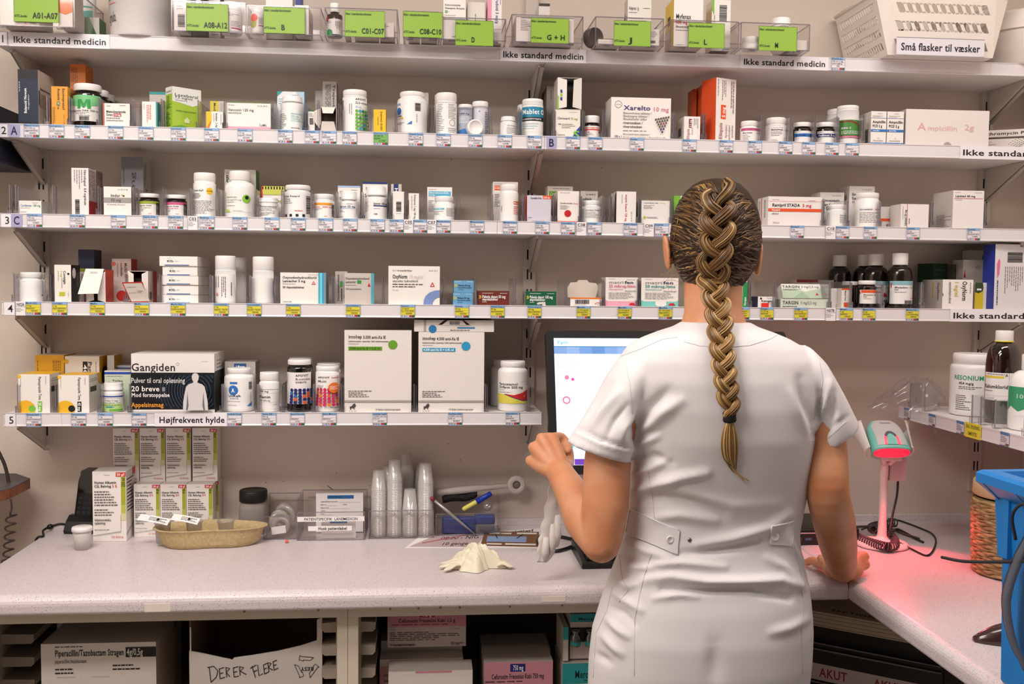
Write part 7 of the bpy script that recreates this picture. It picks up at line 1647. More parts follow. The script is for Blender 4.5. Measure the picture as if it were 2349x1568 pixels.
# papers and laminated card on the worktop
def sheet(pts, th, ops, bg, name, label, cat='paper', z=Z):
    P = [atZ(px, py, ZC) for px, py in pts]         # top-left, top-right, bottom-right, bottom-left
    z_ = z
    b = MB()
    v = [(p.x, p.y, z_+h) for h in (0, th) for p in P]
    b.add(v, [(3, 2, 1, 0), (4, 5, 6, 7), (0, 1, 5, 4), (1, 2, 6, 5), (2, 3, 7, 6), (3, 0, 4, 7)], pm(bg))
    U = (P[1]-P[0])
    V = (P[3]-P[0])
    class SS:
        curved = False
        def __call__(s, u, v, e):
            q = P[0]*(1-u)*(1-v)+P[1]*u*(1-v)+P[2]*u*v+P[3]*(1-u)*v
            return Vector((q.x, q.y, z_+th+e))
    printing(b, ops, SS(), U.length/V.length)
    return tag(b.build(name), label, cat)
sheet(((962, 1231), (1240, 1212), (1248, 1257), (929, 1257)), .0006, [('p', [(.12, .05), (.55, .15), (.5, .95), (.02, .9)], 'BFAAA8'), ('t', .2, .3, .22, '08:00 - NIG', '3A3034', .3), ('t', .24, .72, .2, '10 gange', '3A3034', .2), ('p', [(.08, .6), (.4, .1), (.41, .14), (.09, .66)], 'C05A5A'), ('T', .7, .12, .16, 'n rigtigt?', 'k', .24)], 'F0ECEA', 'paper_sheet', 'white printed sheet lying under the clear bins')
sheet(((1112, 1220), (1236, 1221), (1236, 1255), (1102, 1252)), .0008, [('r', .08, .35, .78, .75, '8AA4CC'), ('r', .1, .1, .5, .2, 'E8E2DC'), ('r', .6, .08, .96, .2, 'E8E2DC'), ('r', .1, .86, .36, .95, 'E8E2DC'), ('r', .42, .84, .95, .95, 'E8E2DC'), ('p', [(.2, .2), (.25, .5), (.27, .5), (.22, .2)], 'k'), ('p', [(.7, .2), (.6, .5), (.62, .5), (.72, .2)], 'k')], '7A5232', 'laminated_card', 'brown laminated card with light blue panel on the worktop', 'card', Z+.0008)
# crumpled cream glove
M_GLOVE = mat('latex_cream', 'E4DCC4', .5, bump=(300, .15, .001))
def crumple(name, label, cx, cy, L, Wd, H, seed, fingers, m=M_GLOVE, z=Z):
    rnd = random.Random(seed)
    b = MB()
    ph = [(rnd.uniform(2, 7), rnd.uniform(2, 7), rnd.uniform(0, 6), rnd.uniform(.4, 1)) for _ in range(7)]
    def hgt(u, v):
        s = 0
        for fx, fy, p_, a_ in ph:
            s += a_*abs(math.sin(fx*u*2.2+fy*v*2.0+p_))
        return s/5
    def f(u, v):
        a = u*6.2832
        r = v
        edge = 1+.22*math.sin(3*a+1)+.14*math.sin(5*a+seed)+.08*math.sin(11*a)
        x, y = r*math.cos(a)*L*edge, r*math.sin(a)*Wd*edge
        hh = H*(1-r**1.6)*(.42+.9*hgt(x/L, y/Wd)*.8)
        return (cx+x, cy+y, z+.0008+max(0, hh)+.003*(1-r))
    b.grid(f, 96, 26, m, True)
    b.add([f(i/96, 1) for i in range(96)], [tuple(range(96))[::-1]], m)
    for (fx, fy, ang, ln, w) in fingers:
        d = Vector((math.cos(R(ang)), math.sin(R(ang)), 0))
        p = Vector((cx+fx, cy+fy, z+.006))
        rings = []
        for k in range(9):
            t_ = k/8
            s = w*(1-.25*t_)*(1 if k < 7 else .7 if k == 7 else .2)
            c = p+d*ln*t_+Vector((0, 0, .010*(1-t_)*abs(math.sin(3+4*t_))+.0005))
            n_ = Vector((-d.y, d.x, 0))
            rings.append([c+n_*s*math.cos(a)+Vector((0, 0, max(-.005, s*.38*math.sin(a)))) for a in [6.2832*i/12 for i in range(12)]])
        b.loft(rings, m, True)
    return tag(b.build(name), label, 'glove')
q0, q1 = atZ(1000, 1312, ZC), atZ(1165, 1315, ZC)
cxg = (q0.x+q1.x)/2
crumple('disposable_glove', 'crumpled cream latex glove lying on the worktop', cxg+.012, q0.y+.035, .060, .038, .052, 3, ((-.03, .0, 200, .055, .011), (-.035, -.012, 222, .05, .010), (.048, -.012, 338, .035, .012), (-.02, .02, 190, .06, .009)))

# ================================================================ screen, keyboard, computer, cables
yT, yB = -.235, -.345
a = atY(1251, 757, yT)
c = atY(1802, 752, yT)
zt_, zb_ = a.z, atY(1290, 1086, yB).z
hM = math.hypot(zt_-zb_, yT-yB)
wM = c.x-a.x
tl = math.atan2(yT-yB, zt_-zb_)
t = empty('monitor', ((a.x+c.x)/2, yB, zb_), rot=(-tl, 0, 0))
tag(t, 'wide black computer monitor glowing in front of the nurse', 'monitor')
b = rbox(wM, .022, hM, .004, M_BLACK)
b = MB()
def rr_(w0, w1, z0, z1, r, y):
    out = []
    for cx, cz, a0 in ((w1-r, z1-r, 0), (w0+r, z1-r, 90), (w0+r, z0+r, 180), (w1-r, z0+r, 270)):
        for i in range(6):
            an = R(a0+18*i)
            out.append((cx+r*math.cos(an), y, cz+r*math.sin(an)))
    return out
b.loft([rr_(-wM/2+.004, wM/2-.004, .004, hM-.004, .008, .026), rr_(-wM/2, wM/2, 0, hM, .010, .018), rr_(-wM/2, wM/2, 0, hM, .010, .001), rr_(-wM/2+.001, wM/2-.001, .001, hM-.001, .010, 0)], mat('bezel_black', '0C0B0D', .35), False)
b.build('bezel', t)
def em(c, s=1.0):
    return mat('screen_'+c, '000000', .3, emit=c, estr=s)
bz = .019
w2, h2 = wM-2*bz, hM-2*bz
b = MB()
_pm = pm
pm = lambda c: em(PAL.get(c, c), 1.15)
Fs = Flat((-w2/2, -.0003, hM-bz), (w2, 0, 0), (0, 0, -h2))
b.add([Fs(0, 1, 0), Fs(1, 1, 0), Fs(1, 0, 0), Fs(0, 0, 0)], [(0, 1, 2, 3)], pm('FFFFFF'))
mo_ = []
for i in range(9):
    mo_.append(('r', i*.055, .072, (i+1)*.055, .128, ['7A9ACB', '8AA6D2', '6F94C8', '5E88C0', '7A9ACB', '88A6D4', '6C90C4', '86A2D0', '7A9ACB'][i]))
printing(b, [('r', 0, 0, 1, .066, 'E2F8FC'), ('r', 0, .066, 1, .128, '2A6AA8'), ('t', .015, .034, .022, 'Epic', '3AA0C0', .05), ('t', .42, .034, .018, 'Velkommen', '5ABAC8', .12), ('t', .58, .034, .018, 'Arkiver', '5ABAC8', .09)]+mo_+[('n', .50, .08, .60, .12, 2, 'W')]+
         [('n', .015, v, .015+.12*q, v+.02, 1, 'C4D0DA') for v, q in ((.16, .6), (.185, 1), (.205, .9), (.225, 1), (.27, .8), (.38, .5), (.47, 1), (.55, .9), (.57, 1), (.61, .7), (.63, .9), (.67, .6), (.71, .7), (.73, .8), (.75, .6), (.79, .5))]+
         [('o', .05, .32, .010, 'E87A9A'), ('o', .075, .335, .007, 'E84A9A'), ('ring', .045, .50, .017, .011, 'E86A9A'), ('r', 0, .955, 1, 1, 'C4C0EC'), ('r', .07, .955, .12, 1, '6A3AA8'), ('r', .125, .96, .17, .995, 'FFFFFF'), ('ring', .03, .977, .014, .009, '3A7AC8'), ('o', .06, .86, .008, '5ABAC8')], Fs, w2/h2, .0002, .0001)
b.build('screen', t)
pm = _pm
b = MB()
b.box(-.05, .02, .03, .05, .05, .14, M_BLACK)
b.build('arm_mount', t)
# foot of the monitor
mx_ = (a.x+c.x)/2
inv = (Matrix.Translation(t.location) @ Matrix.Rotation(-tl, 4, 'X')).inverted()
b = MB()
b.tube([inv @ Vector(p) for p in ((mx_, -.255, zb_+.12), (mx_, -.19, zb_+.06), (mx_, -.14, zb_-.04), (mx_, -.13, ZC+.013))], .017, M_BLACK, 14)
b.build('stand_neck', t)
b = MB()
mx_ = (a.x+c.x)/2
b.lathe([(.11, 0), (.11, .006), (.10, .01), (.02, .013), (0, .013)], M_BLACK, 40)
o = b.build('stand_foot', t)
o.matrix_parent_inverse = Matrix()
bt = inv @ Vector((mx_, -.13, ZC+.0006))
o.location = bt
o.rotation_euler = (tl, 0, 0)
# notice hanging below the screen
b = MB()
q0, q1 = atY(1312, 1172, -.30), atY(1420, 1089, -.30)
w, h = q1.x-q0.x, q1.z-q0.z
b.box(q0.x, -.30, q0.z, q1.x, -.2992, q1.z, pm('F0ECEE'))
printing(b, [('T', .06, .14, .10, 'Ikke kan', 'C8303A', .8), ('t', .08, .5, .09, 'n', 'k'), ('n', .1, .6, .9, .9, 3, 'd')], Flat((q0.x, -.30, q1.z), (w, 0, 0), (0, 0, -h)), w/h)
tag(b.build('notice'), 'white notice with red lettering hanging below the monitor', 'notice')
# keyboard
k0, k1 = atZ(1338, 1309, ZC), atZ(1842, 1302, ZC)
t = empty('keyboard', ((k0.x+k1.x)/2, -.345, Z))
tag(t, 'black keyboard on the worktop under the nurse\'s arms', 'keyboard')
kw = (k1.x-k0.x)/2
b = MB()
b.prism([(-.075, 0), (.085, 0), (.085, .026), (.078, .028), (-.068, .014), (-.075, .010)], 0, -kw, kw, M_BLACK)
b.build('base', t)
b = MB()
for r_ in range(5):
    for c_ in range(22):
        x = -kw+.012+c_*(2*kw-.024)/22
        y = -.060+r_*.026
        z = .0155+(y+.068)*.096
        b.box(x, y, z, x+.0172, y+.021, z+.005, mat('key_black', '1A1A1D', .45))
b.build('keys', t)
# small computer
q0 = atZ(1812, 1252, ZC)
t = empty('computer', (q0.x+.085, q0.y+.09, Z))
tag(t, 'small black desktop computer lying behind the nurse\'s right arm', 'computer')
b = rbox(.18, .17, .038, .006, mat('pc_black', '111013', .4))
b.build('case', t)
b = MB()
b.box(-.065, -.0862, .028, .03, -.0852, .0305, pm('D8B0B4'))
b.box(-.068, -.0862, .012, -.054, -.0852, .018, pm('5A4A4A'))
b.box(-.066, -.0866, .0135, -.056, -.0856, .0165, M_DARK)
b.box(-.046, -.0862, .012, -.030, -.0852, .0175, pm('4A5A7A'))
b.box(-.02, -.0862, .012, -.014, -.0852, .017, pm('3A3436'))
b.build('ports', t)
def cable(label, pts, r, m=M_BLACK, name='cable', n=10):
    b = MB()
    b.tube(bez(pts, n), r, m, 8)
    return tag(b.build(name), label, 'cable')
def wp(px, py, dz=.003):
    p = atZ(px, py, ZC)
    return (p.x, p.y, ZC+dz)
cable('thick black cable looping on the worktop left of the keyboard', [wp(1330, 1246, .006), wp(1290, 1236, .005), wp(1250, 1230, .005), wp(1234, 1243, .005), wp(1245, 1262, .005), wp(1275, 1268, .005), wp(1310, 1258, .005), wp(1345, 1240, .005)], .0042)
cable('thin black cables rising behind the computer', [(q0.x+.03, q0.y+.182, Z+.02), (q0.x+.0, q0.y+.195, Z+.06), (q0.x-.03, q0.y+.19, Z+.08)], .0024)
# ---------------------------------------------------------------- hand scanner on its stand
sx, sy = 1.103, -.262
t = empty('barcode_scanner', (sx, sy, Z))
tag(t, 'mint and grey barcode scanner glowing red on a white stand', 'barcode scanner')
M_POLE = mat('scanner_white', 'E6DEDA', .4)
b = MB()
b.lathe([(.058, 0), (.062, .002), (.062, .006), (.055, .011), (.030, .017), (.014, .020), (.011, .026), (.0095, .06), (.0095, .165), (.0105, .170), (.0105, .205), (.013, .21), (.0, .212)], M_POLE, 36)
b.build('stand', t)
Ms = Matrix.Translation((-.005, -.015, .262)) @ Matrix.Rotation(R(-4), 4, 'Z') @ Matrix.Rotation(R(38), 4, 'X') @ Matrix.Scale(.86, 4)
# local frame: -y toward the nose, z up out of the top face
def sec(y, w, zt2, zb2, k=28, e=.62):
    out = []
    for i in range(k):
        a = 6.2832*i/k
        cx_, sz_ = math.cos(a), math.sin(a)
        out.append((w*math.copysign(abs(cx_)**e, cx_), y, (zt2 if sz_ > 0 else zb2)*math.copysign(abs(sz_)**.85, sz_)))
    return out
b = MB()
b.loft([sec(.055, .020, .012, .012), sec(.050, .036, .019, .016), (sec(.03, .047, .026, .020)), sec(0, .051, .029, .022), sec(-.03, .053, .027, .022), sec(-.052, .054, .022, .020), sec(-.055, .052, .021, .019)], mat('mint_plastic', '7CC8BC', .4), True, Ms)
b.build('shell', t)
b = MB()
def shell_z(x, y):
    T = ((-.055, .021, .052), (-.052, .022, .054), (-.03, .027, .053), (0, .029, .051), (.03, .026, .047), (.05, .019, .036), (.055, .012, .020))
    for (y0, h0, w0), (y1, h1, w1) in zip(T, T[1:]):
        if y0 <= y <= y1:
            k_ = (y-y0)/(y1-y0)
            h_, w_ = h0+(h1-h0)*k_, w0+(w1-w0)*k_
            return h_*max(0, 1-(abs(x)/w_)**3.2)**.425
    return 0
def pan(u, v):
    y = .048-.094*v
    x = (u-.5)*2*(.040 if y < .025 else .040-.6*(y-.025))
    return Ms @ Vector((x, y, shell_z(x, y)+.0010))
b.grid(pan, 16, 12, mat('scanner_grey', 'C4BEBE', .4), True)
b.build('top_panel', t)
b = MB()
arch = []
for i in range(21):
    a = math.pi*i/20
    arch.append((-math.cos(a)*.021, -.046+.044*math.sin(a)**.8))
def onp(x, y):
    return Ms @ Vector((x, y, shell_z(x, y)+.0020))
m_arch = mat('arch_grey', '5A5260', .4)
m_glow = mat('scanner_glow', 'FF2030', .4, emit='FF3040', estr=2.5)
n = len(arch)
outer = [onp(x, y) for x, y in arch]
inner = [onp(x*.66, -.046+(y+.046)*.80) for x, y in arch]
for i in range(n-1):
    b.add([outer[i], outer[i+1], inner[i+1], inner[i]], [(0, 1, 2, 3)], m_glow if i < 4 or i > n-6 else m_arch)
vs = inner+[onp(0, -.050)]
b.add(inner, [tuple(range(n))], mat('mint_plastic', '7CC8BC', .4))
b.build('light_arch', t)
b = MB()
printing(b, [('T', .0, .5, .8, 'DATALOGIC', '2A2830', 1.0)], type('Q', (), {'curved': False, '__call__': lambda s, u, v, e: onp(-.014+.028*u, .0345-.006*v)+(Ms.to_3x3() @ Vector((0, 0, e+.0005)))})(), 5)
b.build('logo', t)
b = MB()
b.loft([sec(-.0552, .050, .018, .017), sec(-.0580, .047, .010, .016), sec(-.0590, .042, .003, .013)], mat('scanner_window', 'D01828', .2, emit='E81830', estr=1.6), True, Ms)
b.build('window', t)
for sg in (-1, 1):                                # the two wings of the holder
    b = MB()
    def wing(u, v, sg=sg):
        a = -1.15+2.3*u
        return Ms @ Vector((sg*(.050+.028*math.cos(a)*(.6+.4*v)), -.040+.085*v, .034*math.sin(a)*(.6+.4*v)-.010))
    b.grid(wing, 14, 6, M_POLE, True)
    ed = [wing(i/14, 0) for i in range(15)]
    b.tube(ed, .0022, M_POLE, 8)
    b.tube([wing(i/14, 1) for i in range(15)], .002, M_POLE, 8)
    b.build('holder_wing', t)
b = MB()
b.box(-.024, -.035, .210, .026, .020, .222, M_POLE)
b.box(.012, -.012, .158, .050, .022, .214, mat('scanner_box', 'C8B4B4', .5))
b.tube([(-.02, -.03, .222), (-.005, -.012, .20)], .006, M_POLE)
b.tube([(.02, -.03, .222), (.006, -.012, .20)], .006, M_POLE)
b.build('holder', t)
l = bpy.data.lights.new('scanner_beam', 'SPOT')
l.energy, l.color = 3.2, (1, .06, .10)
l.spot_size, l.spot_blend, l.shadow_soft_size = R(104), .25, .012
lo = bpy.data.objects.new('scanner_beam', l)
lo.location = Ms @ Vector((0, -.064, -.012))+Vector((sx, sy, Z))
lo.rotation_euler = Vector((-.12, -.42, -.80)).to_track_quat('-Z', 'Y').to_euler()
COL.objects.link(lo)
M_COIL = mat('coil_grey', '4A3E40', .5)
b = MB()
path = bez([wp(1972, 1245, .012), wp(2000, 1258, .014), wp(2030, 1268, .014), wp(2055, 1262, .014), wp(2040, 1240, .016), wp(2005, 1226, .018), wp(1985, 1245, .022)], 22)
path = bez([wp(1962, 1240, .012), wp(1985, 1253, .014), wp(2010, 1262, .015), wp(2035, 1268, .015), wp(2052, 1264, .015), wp(2046, 1248, .018), wp(2020, 1238, .03), wp(2004, 1246, .034), wp(2000, 1232, .026), wp(2025, 1218, .018), wp(2055, 1212, .016)], 24)
hel = []
tot = len(path)
for i, p in enumerate(path):
    tt = (path[min(i+1, tot-1)]-path[max(i-1, 0)]).normalized()
    nn_ = tt.cross(Vector((0, 0, 1))).normalized()
    up = nn_.cross(tt)
    for k in range(3):
        pq = p.lerp(path[min(i+1, tot-1)], k/3)
        a = (i+k/3)*1.30
        hel.append(pq+nn_*.0095*math.cos(a)+up*.0095*math.sin(a))
b.tube(hel, .0019, M_COIL, 6)
tag(b.build('coiled_cord'), 'dark coiled cord heaped before the scanner stand', 'cord')
cable('thin black wire looping round the scanner base', [wp(2040, 1205, .01), wp(2026, 1194, .006), wp(2060, 1196, .004), wp(2110, 1213, .003), wp(2140, 1228, .003), wp(2146, 1250, .003), wp(2128, 1276, .003), wp(2090, 1262, .004), wp(2050, 1256, .02), wp(2000, 1243, .037), wp(1975, 1242, .030)], .0022)
cable('grey cable hanging from the scanner to the worktop', [(sx+.036, sy+.0, Z+.158), (sx+.034, sy-.0, Z+.12), (sx+.018, sy-.012, Z+.07), (sx+.013, sy-.015, Z+.03), wp(2058, 1222, .01), wp(2100, 1238, .004), wp(2118, 1246, .003)], .0028, mat('cable_grey', '2E2A2C', .5))
cable('grey cable running behind the right forearm to the scanner', [wp(1950, 1212, .004), wp(1990, 1210, .004), wp(2030, 1213, .006), wp(2075, 1228, .004), wp(2108, 1240, .006)], .003, mat('cable_brown', '5A4846', .5))
# woven basket behind the blue container
q0 = atZ(2252, 1322, ZC)
t = empty('woven_basket', (q0.x+.085, q0.y+.02, Z))
tag(t, 'woven wicker basket behind the blue container', 'basket')
M_WICK = mat('wicker', 'B89A6C', .7, noise=(60, '8A6A42', .35, .7))
b = MB()
rbk = .085
zt_ = atY(2250, 1142, q0.y).z-Z
nr = 24
for k in range(nr):
    z = .006+k*(zt_-.01)/nr
    v, f = [], []
    pts = []
    for i in range(49):
        a = 6.2832*i/48
        rr = rbk*(.96+.06*k/nr)+.0022*math.sin(a*12+math.pi*(k % 2))
        pts.append((rr*math.cos(a), rr*math.sin(a), z+.0014*math.sin(a*12+k)))
    b.tube(pts, .0042, M_WICK, 6)
b.lathe([(0, .002), (rbk*.94, .002), (rbk*.98, zt_-.004)], M_WICK, 40, cap=False)
b.build('body', t)
b = MB()
b.lathe([(rbk*1.0, zt_), (rbk*1.04, zt_+.004), (rbk*1.02, zt_+.03), (rbk*.9, zt_+.040), (0, zt_+.042)], mat('tan_fabric', 'C8AC84', .8), 40)
b.build('liner', t)
# blue sharps container
t = empty('sharps_container', (1.006, -1.172, Z), R(2))
tag(t, 'tall bright blue waste container at the right front edge', 'container')
M_SB = mat('container_blue', '1E7CC8', .35)
zl = atY(2222, 1100, -1.07).z-Z
def rect(w, d, z, cx=0, cy=0):
    return [(cx-w, cy-d, z), (cx+w, cy-d, z), (cx+w, cy+d, z), (cx-w, cy+d, z)]
b = MB()
b.loft([rect(.094, .094, 0), rect(.096, .096, .004), rect(.099, .099, zl*.62), rect(.104, .104, zl*.625), rect(.110, .110, zl)], M_SB, False)
for yy in (.075, .0, -.06):
    b.box(-.113, yy-.008, zl*.64, -.100, yy+.008, zl, M_SB)
b.prism([(-.03, zl*.08), (.045, zl*.08), (.045, zl*.95), (-.03, zl*.95)], 0, -.1075, -.09, M_SB)
b.build('body', t)
b = MB()
b.loft([rect(.112, .108, zl-.026), rect(.136, .118, zl-.004), rect(.136, .118, zl+.010), rect(.130, .112, zl+.015), rect(.108, .094, zl+.015), rect(.102, .088, zl-.002)], M_SB, False)
for yy in (-.07, .02, .10):
    b.prism([(-.110, zl-.030), (-.137, zl-.004), (-.110, zl-.004)], 1, yy-.003, yy+.003, M_SB)
b.loft([rect(.095, .08, zl-.002), rect(.085, .07, zl+.012), rect(.055, .045, zl+.017)], M_SB, False)
b.build('lid', t)
b = MB()
pts = bez([(-.114, .012, zl*.80), (-.128, .022, zl*.66), (-.138, .028, zl*.48), (-.130, .022, zl*.30), (-.118, .006, zl*.17)], 8)
rings = []
for i, p in enumerate(pts):
    s = .012*(1 if i < len(pts)-4 else .5+.5*(len(pts)-1-i)/4)
    rings.append([p+Vector((0, -s, 0)), p+Vector((-.004, 0, 0)), p+Vector((0, s, 0)), p+Vector((.004, 0, 0))])
b.loft(rings, clear('grey_handle', 'A8ACB8', .12, .2, .6, '8A8E98'), True)
b.build('handle', t)
b = MB()
b.tube(bez([(-.137, -.03, zl-.01), (-.140, .0, zl-.016), (-.135, .025, zl-.04), (-.125, .03, zl-.075)], 8), .0024, mat('cable_grey', '2E2A2C', .5), 6)
b.build('cord_loop', t)
b = MB()
b.tube(bez([(-.145, .19, zl*.545), (-.140, .13, zl*.575), (-.128, .03, zl*.66), (-.12, -.03, zl*.72)], 6), .0026, mat('cable_grey', '2E2A2C', .5), 8)
b.build('hook_wire', t)
# dark glossy mouse by the container
q0 = atZ(2234, 1470, ZC)
b = MB()
rings = []
for k in range(11):
    u = k/10
    w = .032*math.sin(math.pi*min(1, u*.5+.02))**.6 if u < 1 else .032
    h = .034*math.sin(math.pi*(.08+.62*u))
    c = (-.001+.10*u)
    rings.append([(c, w*math.cos(a), max(0, h*math.sin(a)) if math.sin(a) > 0 else 0) for a in [6.2832*i/20 for i in range(20)]])
b.loft(rings, mat('mouse_dark', '3A2020', .2, coat=.5), True)
tag(b.build('computer_mouse', None, (q0.x, q0.y, Z), R(-8)), 'dark red-brown glossy mouse beside the blue container', 'mouse')

# ================================================================ left edge: wooden ledge, coiled cord, dark box
q0 = atY(50, 1108, -.12)
t = empty('wooden_ledge', (q0.x-.16, -.17, q0.z))
tag(t, 'dark topped wooden ledge jutting in at the left edge', 'ledge')
M_WOODE = mat('wood_edge', '8A5030', .45, noise=(40, '6E3C22', .3, .7))
b = MB()
out = [(.16, .10), (.16, -.02), (.10, -.16), (-.30, -.20), (-.42, -.20), (-.42, .168), (.10, .168)]
out = out[::-1]
b.prism(out, 2, -.022, 0, M_WOODE)
b.prism(out, 2, .0002, .002, mat('ledge_top', '4A4448', .5))
b.build('board', t)
b = MB()
b.box(-.42, .10, -.10, -.20, .168, -.023, M_WOODE)
b.build('support', t)
cord = [Vector((atY(-6, 1030, -.12).x-.16, -.12, 1.62)), Vector((atY(-6, 1030, -.12).x-.09, -.12, 1.32)), atY(-6, 1030, -.12), atY(12, 1070, -.12), atY(20, 1106, -.12)]
b = MB()
b.tube(bez([(p.x, -.12, p.z) for p in cord]+[(cord[4].x, -.12, q0.z+.004)], 6), .0042, mat('cord_brown', '3A2E2C', .5), 8)
tag(b.build('cord'), 'dark cord coming down onto the wooden ledge', 'cord')
b = MB()
ax = [atY(px, py, -.2) for px, py in ((24, 1140), (27, 1165), (22, 1182))]
pts = bez([tuple(p) for p in ax], 4)
top_, bot_ = atY(26, 1180, -.2), atY(18, 1282, -.2)
n = 110
for i in range(n):
    u = i/(n-1)
    c = top_.lerp(bot_, u)
    a = u*5.2*6.2832
    pts.append(c+Vector((.0105*math.cos(a), .0105*math.sin(a), 0)))
pts += bez([pts[-1], atY(4, 1286, -.2), atY(12, 1294, -.2)], 4)
b.tube(pts, .0021, mat('cord_brown', '3A2E2C', .5), 8)
tag(b.build('coiled_cord'), 'dark coiled phone cord hanging below the wooden ledge', 'cord')
b = MB()
q0 = atY(70, 383, -.02)
zt_ = q0.z+.115
b.box(-1.30, -.30, q0.z-.006, q0.x, -.002, zt_, mat('navy_box', '0E1226', .5))
b.box(-1.302, -.302, q0.z-.012, q0.x+.002, -.002, q0.z-.0062, mat('navy_edge', '1E2440', .5))
tag(b.build('wall_box'), 'dark navy box mounted on the wall at the left edge', 'box')

# ================================================================ below the worktop
NAMES5[8] = ''
pip = [('n', .12, .02, .45, .05, 1, 'd'), ('T', .12, .10, .065, 'Piperacillin/Tazobactam Stragen', 'k', .60), ('r', .735, .05, 1, .155, 'k'), ('T', .745, .10, .07, '4g/0,5g', 'E8E2DC', .14), ('t', .12, .185, .04, 'piperacillin./tazobactam.', 'd', .28), ('n', .12, .25, .40, .33, 2, 'k'), ('n', .62, .22, .89, .3, 2, 'k'), ('n', .12, .48, .72, .92, 8, 'd'), ('p', [(.81, .56), (.835, .50), (.86, .56), (.835, .62)], 'k'), ('t', .80, .72, .05, 'STRAGEN', 'd', .09), ('r', .14, .35, .30, .353, 'g'), ('r', .44, .35, .6, .353, 'g')]
def U(desc, x0, x1, yt, d, f, yf, zb, c='E6DED6', **kw):
    return B(8, desc, x0, x1, yt, d, c, 'CFC6BC', 'CFC6BC', f, yf=yf, zb=zb, tail='', **kw)
z8 = .5655
U('white carton with black dose patch below the worktop', 94, 358, 1474, .15, pip, -.43, z8, rz=0)
U('similar carton behind and above it in the left cabinet', 131, 376, 1430, .16, [('n', .12, .1, .75, .5, 6, 'd')]+[('T', .12, .62, .05, 'Piperacillin/Tazobactam Stragen', 'k', .6)], -.255, z8, zt=.846)
U('narrow carton with black patch at the cabinet back', 372, 392, 1450, .1, [('r', 0, .1, 1, .2, 'k'), ('r', 0, .6, 1, .7, 'k')], -.29, z8)
# torn white cardboard box
q0, q1 = atY(434, 1490, -.46), atY(739, 1490, -.46)
t = empty('cardboard_box', ((q0.x+q1.x)/2, -.46, z8))
tag(t, 'torn white cardboard box marked DER ER FLERE', 'box')
w = q1.x-q0.x
def uz(px, py):
    p = atY(px, py, -.46)
    return (p.x-t.location.x, p.z-z8)
prof = [uz(434, 1492), uz(470, 1499), uz(510, 1508), uz(527, 1511), uz(532, 1513), uz(537, 1508), uz(580, 1502), uz(640, 1492), uz(690, 1480), uz(727, 1468), uz(727, 1421), uz(739, 1415)]
prof = [(-w/2, 0)]+prof+[(w/2, 0)]
M_CARD = mat('white_card', 'E0D8D0', .7)
M_KRAFT = mat('kraft', '7A5E44', .8)
b = MB()
b.prism([(x, z) for x, z in prof][::-1], 1, 0, .003, M_CARD)
hB = uz(739, 1415)[1]
b.box(-w/2, .003, 0, -w/2+.003, .28, hB, M_KRAFT)
b.box(w/2-.003, .003, 0, w/2, .28, hB, M_KRAFT)
b.box(-w/2+.003, .277, 0, w/2-.003, .28, hB, M_KRAFT)
b.box(-w/2+.003, .003, 0, w/2-.003, .277, .003, M_KRAFT)
printing(b, [('p', [(.005, .06), (.016, .06), (.016, .32), (.005, .34)], 'E4DCD4')], Flat((-w/2, 0, hB), (w, 0, 0), (0, 0, -hB)), w/hB)
b.build('body', t)
b = MB()
def stroke(pts, r=.0011):
    pp = [uz(px, py) for px, py in pts]
    b.tube([(x, -.0006, z) for x, z in pp], r, pm('k'), 5)
for s in ([(480, 1530), (484, 1564)], [(476, 1530), (490, 1527), (500, 1538), (496, 1552), (484, 1564)], [(503, 1533), (505, 1556)], [(503, 1533), (514, 1530)], [(504, 1544), (512, 1542)], [(505, 1556), (516, 1552)], [(518, 1530), (520, 1552)], [(518, 1530), (527, 1532), (519, 1541), (527, 1551)],
          [(535, 1531), (537, 1552)], [(535, 1531), (546, 1528)], [(536, 1541), (544, 1539)], [(537, 1552), (548, 1549)], [(549, 1528), (551, 1548)], [(549, 1528), (559, 1530), (551, 1538), (565, 1546)],
          [(578, 1527), (586, 1553)], [(574, 1532), (588, 1524)], [(581, 1540), (590, 1536)], [(591, 1524), (594, 1549), (603, 1544)], [(604, 1524), (607, 1545)], [(604, 1524), (613, 1520)], [(605, 1534), (612, 1531)], [(607, 1545), (616, 1540)], [(614, 1519), (617, 1540)], [(614, 1519), (622, 1520), (616, 1530), (626, 1536)], [(626, 1517), (629, 1536)], [(626, 1517), (635, 1513)], [(627, 1526), (634, 1523)], [(629, 1536), (638, 1531)]):
    stroke(s, .0009)
b.build('marker_writing', t)
b = MB()
for k in range(3):                       # recycling mark
    a0 = 90+120*k
    P = []
    for dr, da in ((27, -40), (27, 28), (30, 28), (22, 46), (14, 22), (17, 24), (17, -34)):
        a = R(a0+da)
        P.append((702+dr*math.cos(a), 1528-dr*math.sin(a)))
    stroke(P+[P[0]], .0006)
p0 = uz(688, 1537)
S_ = Flat((p0[0]+.028, -.0003, p0[1]), (-.028, 0, 0), (0, 0, .012))
printing(b, [('T', .05, .5, .8, 'RESY', 'k', .9)], Flat((p0[0]+.030, -.0003, p0[1]-.002), (-.030, 0, 0), (0, 0, .010)), 3)
b.build('recycling_mark', t)
